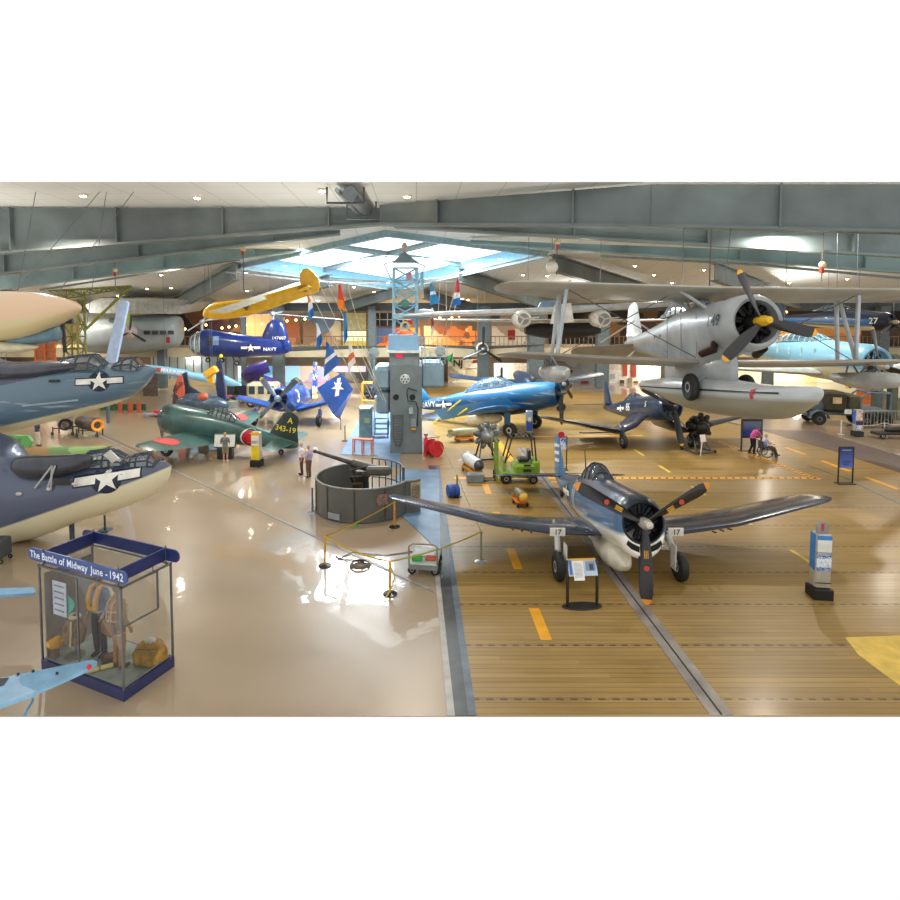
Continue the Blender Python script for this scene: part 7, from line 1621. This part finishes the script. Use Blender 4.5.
b = MB(); b.bbox((0, 0, 1.1), (2.3, 1.6, 1.5), .15); b.build('cab_body', mat('#c4b898', .5), t, smooth=0)
for x in (-.7, 0, .7): b = MB(); b.box((x, -.81, 1.35), (.45, .03, .6)); b.build('window', mat('#3a4248', .2), t, smooth=0)
for x in (-.8, .8): wheel(t, I0, (x, -.75, .35), .35, .2)
p = gnd(263, 398); t = thing('spiral_slide', 'purple tubular spiral slide shape behind the blue aircraft propeller', 'slide', p)
b = MB(); b.tube([(1.6*math.cos(a)*.8, .8*math.sin(a), .6+a*.42) for a in (i*.35 for i in range(16))], .55, 12); b.build('tube_shell', mat('#3a2c80', .4, coat=.4), t)
b = MB(); b.tube([(0, 0, 0), (0, 0, 3.0)], .12, 8); b.build('centre_post', mat('#5a5f80', .5), t)
for i, (x, y, c) in enumerate(((230, 403, '#3a4048'), (236, 402, '#4a4440'), (243, 403, '#2c3440'))):
    p = gnd(x, y); t = thing('simulator_seat', 'small dark simulator seat in the row under the blue-lit wall', 'seat', p, group='simulator seats')
    b = MB(); b.bbox((0, 0, .5), (.6, .5, .2), .05); b.bbox((0, .25, 1.0), (.6, .15, .9), .05); b.build('seat_shell', mat(c, .5), t, smooth=0)
    b = MB(); b.latheZ([(.25, 0), (.08, .1), (.06, .4)], 10); b.build('pedestal', mat('#555a60', .5), t)
for i, (x, y) in enumerate(((225, 452-48), (229, 406))): pass
p = gnd(228, 407); t = thing('low_display', 'low round display with small dark models near the folded aircraft', 'display', p)
b = MB(); b.latheZ([(.9, 0), (.9, .5), (.8, .55)], 18); b.build('display_base', mat('#7a7a70', .5), t)
for k in range(4): b = MB(); b.ball((.5*math.cos(k*1.6), .5*math.sin(k*1.6), .72), (.3, .15, .16), 8, 5); b.build('model_aircraft', mat(['#2c3038', '#b84a5a', '#3a4438', '#4a4a50'][k], .5), t)
# hanging pole lamps
for x, y0, y1, Y, l in ((66.5+176.5, 250, 290, 33, 'hanging rod with white and red clamp above the yellow aircraft wing'), (115, 271, 291, 36, 'hanging rod with red clamp above the lattice tower'), (557, 243, 275, 27, 'hanging rod with orange and red clamp above the upper biplane wing'), (822, 266, 282, 24, 'hanging rod with white and red clamp above the right biplane wing'), (711, 231, 300, 19.6, 'long chain hanging above the silver biplane cockpit')):
    a_, b__ = at(x, y0, Y), at(x, y1, Y); t = thing('hanging_clamp', l, 'hanger', a_)
    top_z = (ceil_z(a_.x, Y) if x != 711 else a_.z+.05) - a_.z
    b = MB(); b.tube([(0, 0, top_z), (0, 0, b__.z-a_.z)], .025, 5); b.build('rod', mat('#5a5652', .5), t)
    if x != 711:
        b = MB(); b.box((0, 0, -.15), (.12, .12, .3)); b.build('red_sleeve', mat('#c8341c', .5), t, smooth=0)
        b = MB(); b.ball((.02, 0, .05), (.16, .12, .14), 8, 6); b.build('clamp_head', mat('#d8c8a0', .5), t)
q = at(552, 267, 26.8); t = thing('roof_lamp', 'round white lamp hanging under the right roof beams', 'lamp', q)
b = MB(); b.ball((0, 0, 0), .28, 14, 10); b.build('lamp_shade', mat('#d8d4c8', .4), t); b = MB(); b.tube([(0, 0, .2), (0, 0, ceil_z(q.x, 26.8)-q.z)], .02, 5); b.bbox((0, 0, .3), (.3, .2, .12), .03); b.build('lamp_mount', mat('#8a8a84', .5), t)
# ================================================================ people
def fuse(mb, name, m, parent, vox=.014, sm=6):
    """joins the overlapping limbs into one continuous smooth surface"""
    o = mb.build(name, m, None)
    r = o.modifiers.new('r', 'REMESH'); r.mode = 'VOXEL'; r.voxel_size = vox; r.use_smooth_shade = True
    s = o.modifiers.new('s', 'SMOOTH'); s.iterations = sm; s.factor = .5
    dg = bpy.context.evaluated_depsgraph_get(); me = bpy.data.meshes.new_from_object(o.evaluated_get(dg)); old = o.data
    o.modifiers.clear(); o.data = me; bpy.data.meshes.remove(old); me.shade_smooth()
    if not me.materials: me.materials.append(m)
    o.parent = parent; return o
J0 = dict(pel=(0, 0, .96), wai=(0, 0, 1.12), che=(.0, 0, 1.34), nek=(0, 0, 1.50), hed=(.02, 0, 1.66),
          sL=(0, .185, 1.43), eL=(.0, .25, 1.15), wL=(.07, .26, .90), sR=(0, -.185, 1.43), eR=(.0, -.25, 1.15), wR=(.07, -.26, .90),
          hL=(0, .09, .92), kL=(.03, .10, .50), aL=(0, .10, .09), hR=(0, -.09, .92), kR=(.03, -.10, .50), aR=(0, -.10, .09))
def person(name, label, p, rz, S, skin, shirt, pants, hair, shoe='#2a2622', sleeve=.5, shorts=False, pose={}, cat='person', face=0, shirt2=None, collar=None, vox=.014, hairlen=0, hat=None):
    j = {k: V(*v) for k, v in J0.items()}; j.update({k: V(*v) for k, v in pose.items()})
    t = thing(name, label, cat, p, rz); K = Matrix.Scale(S, 4)
    f_ = V(math.cos(R(face)), math.sin(R(face)), 0); s_ = V(-f_.y, f_.x, 0); H = j['hed']
    b = MB(K)
    b.tube([j['pel'] - V(0, 0, .05), j['pel'], j['wai'], j['che'], j['che'].lerp(j['nek'], .55)], [.13, .145, .125, .15, .10], 12)
    b.tube([j['sL'], j['che'].lerp(j['nek'], .3), j['sR']], [.065, .09, .065], 10)
    b.tube([j['che'].lerp(j['nek'], .6), j['nek'], j['nek'].lerp(H, .5)], [.065, .055, .052], 10)
    b.ball(H, (.078, .078, .108), 14, 10); b.ball(H + f_*.025 - V(0, 0, .03), (.066, .062, .085), 12, 8)
    b.ball(H + f_*.098 - V(0, 0, .012), (.02, .016, .026), 8, 6)                          # nose
    b.ball(H + f_*.082 - V(0, 0, .058), (.016, .026, .009), 8, 5)                         # lips
    for q in (1, -1): b.ball(H + s_*q*.082 - V(0, 0, .005), (.018, .012, .03), 8, 6)      # ears
    for s in 'LR':
        b.tube([j['s'+s], j['s'+s].lerp(j['e'+s], .4), j['e'+s], j['e'+s].lerp(j['w'+s], .3), j['w'+s]], [.055, .05, .038, .04, .026], 10)
        b.tube([j['h'+s], j['h'+s].lerp(j['k'+s], .4), j['k'+s], j['k'+s].lerp(j['a'+s], .3), j['a'+s]], [.09, .08, .055, .056, .036], 10)
        w_ = j['w'+s]; d = (w_-j['e'+s]).normalized(); sd = (V(0, 1, 0) if s == 'L' else V(0, -1, 0)); pal = w_ + d*.05
        u = d.cross(sd).normalized()
        b.tube([w_, w_ + d*.03, pal + d*.035], [.026, .032, .03], 8)
        for k, ln in enumerate((.075, .085, .08, .06)):                                   # fingers, then the thumb
            q0 = pal + d*.03 + u*(k-1.5)*.018; q1 = q0 + d*ln*.5 - sd*.004; b.tube([q0, q1, q0 + d*ln*.9 - sd*.022], [.0095, .009, .008], 6)
        b.tube([w_ + d*.02 + u*(-.022), w_ + d*.05 - u*.048, w_ + d*.085 - u*.052 - sd*.008], [.012, .010, .009], 6)
    fuse(b, 'body', mat(skin, .55, var=.06), t, vox*S*.8, 4)
    b = MB(K)                                                                              # shirt
    b.tube([j['pel'] + V(0, 0, .0), j['wai'], j['che'], j['che'].lerp(j['nek'], .6)], [.165, .15, .17, .105], 14)
    b.tube([j['sL'], j['che'].lerp(j['nek'], .35), j['sR']], [.08, .11, .08], 10)
    for s in 'LR':
        e, s0, w_ = j['e'+s], j['s'+s], j['w'+s]
        if sleeve <= .5: b.tube([s0, s0.lerp(e, .5), s0.lerp(e, .5+sleeve*.8)], [.072, .066, .06], 10)
        else: b.tube([s0, s0.lerp(e, .5), e, w_.lerp(e, .15)], [.072, .064, .052, .042], 10)
    fuse(b, 'shirt', mat(shirt, .8, var=.15, scale=9, col2=shirt2), t, vox*S*.9, 5)
    b = MB(K)                                                                              # trousers or shorts
    b.tube([j['pel'] + V(0, 0, .07), j['pel'], j['hL'].lerp(j['hR'], .5) - V(0, 0, .02)], [.155, .165, .15], 14)
    for s in 'LR':
        h, k, a = j['h'+s], j['k'+s], j['a'+s]
        if shorts: b.tube([h, h.lerp(k, .5), h.lerp(k, .95)], [.11, .1, .09], 12)
        else: b.tube([h, h.lerp(k, .5), k, k.lerp(a, .5), a + V(0, 0, .01)], [.108, .092, .075, .068, .062], 12)
    fuse(b, 'shorts' if shorts else 'trousers', mat(pants, .8, var=.15, scale=7), t, vox*S*.9, 5)
    for s in 'LR':
        a = j['a'+s]; b = MB(K); b.ball(a + f_*.06 + V(0, 0, -.045), (.14, .05, .045), 12, 7); b.tube([a - V(0, 0, .05), a + V(0, 0, .01)], [.052, .05], 8)
        b.build('shoe', mat(shoe, .5), t)
    if hair:
        b = MB(K); b.ball(H - f_*.012 + V(0, 0, .028), (.09, .09, .098), 14, 10)
        if hairlen: b.ball(H - f_*.05 - V(0, 0, .05), (.06, .085, .09), 10, 8)
        b.build('hair', mat(hair, .8, var=.2, scale=30), t)
    if hat:
        b = MB(K); b.ball(H + V(0, 0, .035), (.1, .098, .09), 14, 8); b.build('helmet', mat(hat, .6, var=.15), t)
    for q in (1, -1):
        b = MB(K); b.ball(H + f_*.084 + s_*q*.03 + V(0, 0, .008), .0095, 6, 5); b.build('eye', mat('#1d1a18', .3), t)
    return t, K, j
PS = .83
person('person', 'person in pale shirt and brown trousers standing left of the pair by the gun barrel', gnd(302, 474.5), 200, PS, '#c99a84', '#e4e0dc', '#5c3a30', '#b8a898')
person('person', 'person with grey hair in lilac checked shirt and brown trousers near the gun muzzle', gnd(309, 477.5), 150, PS, '#c98f7c', '#b9a8c4', '#6a5244', '#b9a9a0', pose=dict(eL=(-.06, .27, 1.18), wL=(.05, .24, .93)), shirt2='#8f88a8')
person('person', 'person in grey t-shirt and khaki shorts with back turned reading the white board', gnd(225.5, 462), 95, PS, '#c99278', '#77787c', '#8a8468', '#b89c5c', '#d8d4cc', shorts=True, hairlen=1, pose=dict(wL=(.2, .2, 1.05), wR=(.2, -.2, 1.05)))
person('person', 'person in pink top and black trousers leaning forward to push the wheelchair', gnd(752.5, 454), 8, .87, '#c48f78', '#e0609c', '#1d1b20', '#8a5c3c', hairlen=1, sleeve=.3, face=0,
       pose=dict(che=(.16, 0, 1.30), nek=(.26, 0, 1.43), hed=(.34, 0, 1.56), sL=(.2, .18, 1.36), sR=(.2, -.18, 1.36), eL=(.34, .2, 1.14), eR=(.34, -.2, 1.14), wL=(.52, .2, 1.0), wR=(.52, -.2, 1.0), aL=(-.15, .1, .09)))
wp = gnd(765, 456.5)
person('person', 'seated person in pale blue shirt riding in the wheelchair', wp, 8-15, .87, '#d0a08c', '#c4cce0', '#6a5c4a', '#d0c4b8', sleeve=.4,
       pose=dict(pel=(0, 0, .55), wai=(-.02, 0, .72), che=(-.02, 0, .95), nek=(.0, 0, 1.12), hed=(.03, 0, 1.27), sL=(0, .19, 1.05), sR=(0, -.19, 1.05), eL=(.08, .25, .8), eR=(.08, -.25, .8), wL=(.32, .22, .78), wR=(.32, -.22, .78),
                 hL=(0, .09, .53), hR=(0, -.09, .53), kL=(.45, .1, .56), kR=(.45, -.1, .56), aL=(.6, .1, .17), aR=(.6, -.1, .17)))
WC = thing('wheelchair', 'silver and dark wheelchair with spoked wheels on the wooden deck', 'wheelchair', wp, -7)
dkf = mat('#3a3c40', .4, .3); slv = mat('#b9b8b4', .3, .6); W5 = .87
for s_ in (-.29, .29):
    b = MB(Matrix.Scale(W5, 4)); c_ = V(-.02, s_, .31)
    b.tube([c_ + V(.3*math.cos(2*PI*k/24), 0, .3*math.sin(2*PI*k/24)) for k in range(24)], .022, 6, close=True); wl_ = b.build('large_wheel', mat('#2a2a2a', .5), WC)
    b = MB(Matrix.Scale(W5, 4))
    for k in range(10): b.tube([c_, c_ + V(.29*math.cos(2*PI*k/10), 0, .29*math.sin(2*PI*k/10))], .006, 4)
    b.tube([c_ + V(.25*math.cos(2*PI*k/20), s_*.1, .25*math.sin(2*PI*k/20)) for k in range(20)], .01, 5, close=True); b.build('spokes', slv, wl_)
    wheel(WC, Matrix.Scale(W5, 4), (.5, s_*.85, .09), .09, .04, 'caster')
    b = MB(Matrix.Scale(W5, 4)); b.tube([(-.42, s_, .95), (-.28, s_, .93), (-.25, s_, .45), (.35, s_, .45), (.55, s_*.8, .12)], .02, 6); b.tube([(-.25, s_, .7), (.25, s_, .7), (.27, s_, .45)], .02, 6); b.build('side_frame', dkf, WC)
b = MB(Matrix.Scale(W5, 4)); b.box((.05, 0, .45), (.5, .52, .04)); b.box((-.24, 0, .7), (.03, .52, .45)); b.build('seat_sling', mat('#3c3a44', .7), WC, smooth=0)
b = MB(Matrix.Scale(W5, 4)); b.box((.62, 0, .11), (.2, .4, .02)); b.build('footrest', dkf, WC, smooth=0)
person('person', 'person in dark blue top beyond the camouflaged aircraft', gnd(38, 446), 60, PS, '#a87a64', '#3c4458', '#c8bca8', '#2a2420')

# ================================================================ glass case of the battle exhibit
A0, A1, A2 = gnd(124, 702), gnd(173.5, 665.8), gnd(41.5, 669.5)
ux = (A2-A0); Lx = ux.length; ux.normalize(); uy = V(-ux.y, ux.x, 0); uy = uy if (A1-A0).dot(uy) > 0 else -uy; Ly = (A1-A0).dot(uy)
# local frame: origin at the near corner; x runs along the front towards the left, y away from the camera
Fm = Matrix(((ux.x, uy.x, 0, A0.x), (ux.y, uy.y, 0, A0.y), (0, 0, 1, 0), (0, 0, 0, 1)))
ang = math.degrees(math.atan2(-ux.y, -ux.x))        # x axis flipped so that the frame is right-handed
cen_c = A0 + ux*Lx/2 + uy*Ly/2
GC = thing('glass_case', 'large glass display case with navy header boards reading The Battle of Midway', 'display case', (cen_c.x, cen_c.y, 0), ang)
hx, hy = Lx/2, Ly/2      # local: x from -hx (left end) to +hx (near corner), y from -hy (front) to +hy
nv = mat('#28305c', .4, var=.08, coat=.2); fr = mat('#6e6e6c', .35, .4); HT = 2.22
b = MB(); b.box((0, 0, .11), (2*hx, 2*hy, .22)); b.build('plinth', nv, GC, smooth=0)
b = MB(); b.box((0, 0, .235), (2*hx-.12, 2*hy-.12, .03)); b.build('case_floor', mat('#8f968c', .7, var=.2, scale=3), GC, smooth=0)
for sx in (-1, 1):
    for sy in (-1, 1):
        b = MB(); b.box((sx*(hx-.02), sy*(hy-.02), (.22+HT)/2), (.035, .035, HT-.22)); b.build('corner_post', fr, GC, smooth=0)
        b = MB(); b.box((sx*(hx-.12), sy*(hy-.05), HT+.18), (.02, .02, .4)); b.build('header_support', fr, GC, smooth=0)
b = MB(); b.box((-.05, -hy+.02, (.22+HT)/2), (.03, .03, HT-.22)); b.build('centre_post', fr, GC, smooth=0)
for sy in (-1, 1): b = MB(); b.box((0, sy*(hy-.02), HT), (2*hx, .04, .035)); b.build('top_rail', fr, GC, smooth=0)
for sx in (-1, 1): b = MB(); b.box((sx*(hx-.02), 0, HT), (.04, 2*hy, .035)); b.build('top_rail', fr, GC, smooth=0)
gl = glass((.97, .99, .99), .02)
for sy in (-1, 1): b = MB(); b.quad([(-hx+.03, sy*(hy-.02), .24), (hx-.03, sy*(hy-.02), .24), (hx-.03, sy*(hy-.02), HT), (-hx+.03, sy*(hy-.02), HT)]); b.build('glass_pane', gl, GC, smooth=0)
for sx in (-1, 1): b = MB(); b.quad([(sx*(hx-.02), -hy+.03, .24), (sx*(hx-.02), hy-.03, .24), (sx*(hx-.02), hy-.03, HT), (sx*(hx-.02), -hy+.03, HT)]); b.build('glass_pane', gl, GC, smooth=0)
b = MB(); b.quad([(-hx+.03, -hy+.03, HT), (hx-.03, -hy+.03, HT), (hx-.03, hy-.03, HT), (-hx+.03, hy-.03, HT)]); b.build('glass_top', gl, GC, smooth=0)
def pill(w, h, n=8):
    o = []
    for k in range(n+1): a = -PI/2 + PI*k/n; o.append((w/2-h/2 + h/2*math.cos(a), h/2*math.sin(a)))
    for k in range(n+1): a = PI/2 + PI*k/n; o.append((-w/2+h/2 + h/2*math.cos(a), h/2*math.sin(a)))
    return o
zb_ = HT + .19; hb = .26
for sy, y in ((-1, -hy+.05), (1, hy-.05)):
    pl = pill(2*hx+.5, hb); b = MB(); b.prism([(x-.13*(sy < 0), y, zb_+z) for x, z in pl], (0, .03, 0)); hdr = b.build('header_board', mat('#2a4484', .35, coat=.3) if sy < 0 else mat('#232c60', .4), GC, smooth=0)
    if sy < 0:
        words = [text_mesh(w_, .2, 1.04) for w_ in ('The', 'Battle', 'of', 'Midway', 'June', '-', '1942')]
        wd = [max(p[0] for p in v)-min(p[0] for p in v) for v, _ in words]; gap = .075; tot = sum(wd)+gap*6; k_ = (2*hx+.32)/tot; xc = -tot/2
        for (ts, tf), w1 in zip(words, wd):
            b = MB(); x0 = min(p[0] for p in ts); b.add([((x-x0+xc)*k_-.13, y-.012, zb_ + z*1.05) for x, z in ts], tf); b.build('header_word', mat('#d4dde8', .5, var=.03, emit=.1), hdr, smooth=0); xc += w1+gap
for sx in (-1, 1): b = MB(); b.box((sx*(hx-.14), 0, zb_), (.03, 2*hy-.1, hb)); b.build('header_board', mat('#232c60', .4), GC, smooth=0)
# inner backdrop wall on the left end with a poster
b = MB(); b.box((-hx+.09, 0, 1.15), (.03, 2*hy-.14, 1.8)); bw = b.build('backdrop_panel', mat('#85807a', .7, var=.1), GC, smooth=0)
def cpt(x, y, z=.25): return GC.matrix_world @ V(x, y, z)
# things inside
t = thing('wall_poster', 'white printed poster beside a teal map patch inside the left end of the glass case', 'poster', cpt(-hx+.36, -hy+.2, 1.5), ang)
b = MB(); b.box((0, 0, 0), (.42, .015, .72)); b.build('poster_sheet', mat('#dfe2ea', .5), t, smooth=0)
for i in range(5): b = MB(); b.box((0, -.011, .27-.13*i), (.3, .004, .03)); b.build('text_line', mat('#8a8ab0', .5), t, smooth=0)
b = MB(); b.add([(-.0+.40*math.cos(a)*(1+.12*math.sin(3*a)), .03, -.1+.26*math.sin(a)*(1+.1*math.cos(4*a))) for a in (2*PI*k/20 for k in range(20))], [tuple(range(20))]); b.build('map_patch', mat('#5fb8a8', .5), t, smooth=0)
b = MB(); b.tube([(0, .02, .36), (0, .02, .64)], .006, 4); b.build('hanging_wire', fr, t)
p1 = cpt(hx-.68, -hy+.44)
tA, KA, jA = person('mannequin', 'mannequin in tan flight suit and parachute harness, back towards the camera, in the glass case', p1, 55, .98, '#a8784c', '#a87c4c', '#a07648', None, '#6a4a2c', 1, cat='mannequin', hat='#8c6238', face=10, vox=.013, pose=dict(eL=(-.02, .3, 1.17), wL=(.06, .34, .95), eR=(-.02, -.3, 1.17), wR=(.06, -.34, .95)))
b = MB(KA)
for s_ in (-.09, .09): b.tube([(.15, s_, 1.1), (.12, s_, 1.42), (0, s_*1.1, 1.53), (-.14, s_, 1.42), (-.18, s_*.9, 1.15), (-.16, s_*1.4, .9)], .018, 6)
for z_ in (1.08, 1.28): b.tube([(.2*math.cos(a), .2*math.sin(a), z_) for a in (2*PI*k/16 for k in range(16))], .017, 5, close=True)
for s_ in (-.1, .1): b.tube([(s_*0+.12*math.cos(a), s_+.1*math.sin(a), .78) for a in (2*PI*k/12 for k in range(12))], .016, 5, close=True)
b.build('parachute_harness', mat('#c8a46c', .7), tA)
b = MB(KA); b.bbox((-.2, 0, .93), (.14, .36, .3), .05); b.build('seat_parachute', mat('#8a6438', .8, var=.2), tA, smooth=0)
p2 = cpt(hx-1.42, hy-.62)
tB, KB, jB = person('mannequin', 'mannequin in blue shirt, yellow life vest and dark trousers inside the glass case', p2, 250, .98, '#b08a68', '#5c6c84', '#272a38', None, '#1c1c20', 1, cat='mannequin', hat='#7a4a24', face=20, vox=.013, pose=dict(eL=(.02, .3, 1.2), wL=(.18, .3, 1.02)))
b = MB(KB)
for s_ in (-1, 1): b.tube([(.17, s_*.07, 1.06), (.18, s_*.1, 1.3), (.1, s_*.11, 1.5), (-.06, s_*.07, 1.55)], [.05, .06, .055, .045], 8)
b.tube([(.17, -.13, 1.12), (.19, 0, 1.1), (.17, .13, 1.12)], .045, 8); b.build('life_vest', mat('#d49a24', .6), tB)
b = MB(KB); b.tube([(.16*math.cos(a), .2*math.sin(a), 1.02) for a in (2*PI*k/14 for k in range(14))], .02, 5, close=True); b.build('belt', mat('#a89878', .7), tB)
q = cpt(hx-.18, hy-.3); t = thing('kit_bag', 'bulky ochre canvas kit bag at the right corner of the glass case', 'bag', (q.x-.12, q.y-.0, .25))
b = MB(); rr = []
for z_, k_ in ((0, .75), (.05, .98), (.2, 1.0), (.33, .8), (.4, .5), (.42, .3), (.38, .12)): rr.append([((.33*k_*(1+.07*math.sin(5*a+z_*9)))*math.cos(a), (.3*k_*(1+.07*math.sin(4*a)))*math.sin(a), z_+.015*math.sin(7*a)) for a in (2*PI*i/28 for i in range(28))])
b.loft(rr, True); b.build('bag_body', mat('#a27a34', .8, var=.25, scale=7, bump=.5), t)
b = MB(); b.ball((0, 0, .42), (.13, .1, .06), 10, 6); b.build('folded_flap', mat('#c4beb0', .7), t)
b = MB(); b.tube([(-.2, -.2, .36), (0, -.28, .4), (.2, -.2, .36)], .015, 5); b.build('drawstring', mat('#7a5a2c', .7), t)
q = cpt(-hx+.58, -hy+.36); t = thing('hanging_flight_jacket', 'brown flight jacket with cream collar on a stand at the left of the glass case', 'jacket', q, ang+25)
b = MB(); b.latheZ([(.2, 0), (.18, .03), (.02, .05), (.02, .9)], 12); b.build('stand', mat('#6a6a66', .4), t)
b = MB(); b.tube([(0, 0, .35), (0, 0, .6), (0, 0, .9)], [.24, .2, .14], 12)
for s_ in (-1, 1): b.tube([(s_*.1, 0, .9), (s_*.25, -.03, .7), (s_*.22, -.1, .4)], [.09, .08, .06], 8)
b.ball((0, 0, .93), (.16, .12, .09), 10, 6); b.v = [V(v.x*.78, v.y*.8, v.z*.85) for v in b.v]; fuse(b, 'jacket_shell', mat('#8a6f54', .75, var=.25, scale=8), t, .016, 4)
b = MB(); b.tube([(.1*math.cos(a), .08*math.sin(a), .85) for a in (2*PI*k/14 for k in range(14))], .035, 6, close=True); b.tube([(0, -.13, .8), (.02, -.19, .55), (0, -.19, .3)], .022, 6); b.build('collar', mat('#cfc4a8', .8), t)
q = cpt(-hx+.25, -hy+.14); t = thing('yellow_float_bag', 'small bright yellow bag in the left corner of the glass case', 'bag', q, 20)
b = MB(); b.ball((0, 0, .3), (.16, .11, .12), 12, 8); b.ball((.05, -.02, .41), (.08, .06, .06), 8, 6); fuse(b, 'bag_body', mat('#dfa41c', .6), t, .014, 3); b = MB(); b.latheZ([(.09, 0), (.07, .2)], 8); b.build('box_support', mat('#6a5c50', .7), t)
q = cpt(hx-.95, -hy+.22); t = thing('rolled_chart', 'cream rolled chart lying on the floor of the glass case near the front', 'rolled chart', q + V(0, 0, .045), 28)
b = MB(); b.lathe([(.045, -.24), (.045, .24)], 14); b.build('paper_roll', mat('#d8cc84', .6), t); b = MB(); b.lathe([(.047, -.02), (.047, .02)], 14); b.build('paper_band', mat('#a88a4c', .6), t)
q = cpt(hx-1.0, -hy+.55); t = thing('leather_case', 'dark brown leather case on the floor between the two mannequins', 'case', q, 40)
b = MB(); b.bbox((0, 0, .07), (.4, .26, .14), .03); b.build('case_body', mat('#4c2c24', .6), t, smooth=0); b = MB(); b.tube([(-.08, -.13, .1), (-.06, -.18, .12), (.06, -.18, .12), (.08, -.13, .1)], .012, 5); b.build('handle', mat('#2e1a14', .6), t)
# plotting board hanging at the right end
t = thing('plotting_board', 'clear plotting board in a grey hanging frame at the right end of the glass case', 'board', cpt(hx-.3, 0.02, 1.66), ang+88)
b = MB(); w2, h2 = .46, .4
for (x, z, dx, dz) in ((0, h2, 2*w2, .035), (0, -h2, 2*w2, .035), (w2, 0, .035, 2*h2), (-w2, 0, .035, 2*h2)): b.box((x, 0, z), (dx+.035*(dz < .1)*0, .03, dz))
b.build('board_frame', mat('#77766c', .4, .3), t, smooth=0)
b = MB(); b.quad([(-w2, 0, -h2), (w2, 0, -h2), (w2, 0, h2), (-w2, 0, h2)]); b.build('clear_sheet', glass((.95, .93, .93), .25), t, smooth=0)
b = MB(); b.tube([(-w2+.1, 0, h2), (-w2+.1, 0, HT-1.62+.0)], .01, 5); b.tube([(w2-.1, 0, h2), (w2-.1, 0, HT-1.62)], .01, 5); b.build('hanging_wire', fr, t)
# people-sized lamp glow spots are left to the area lights
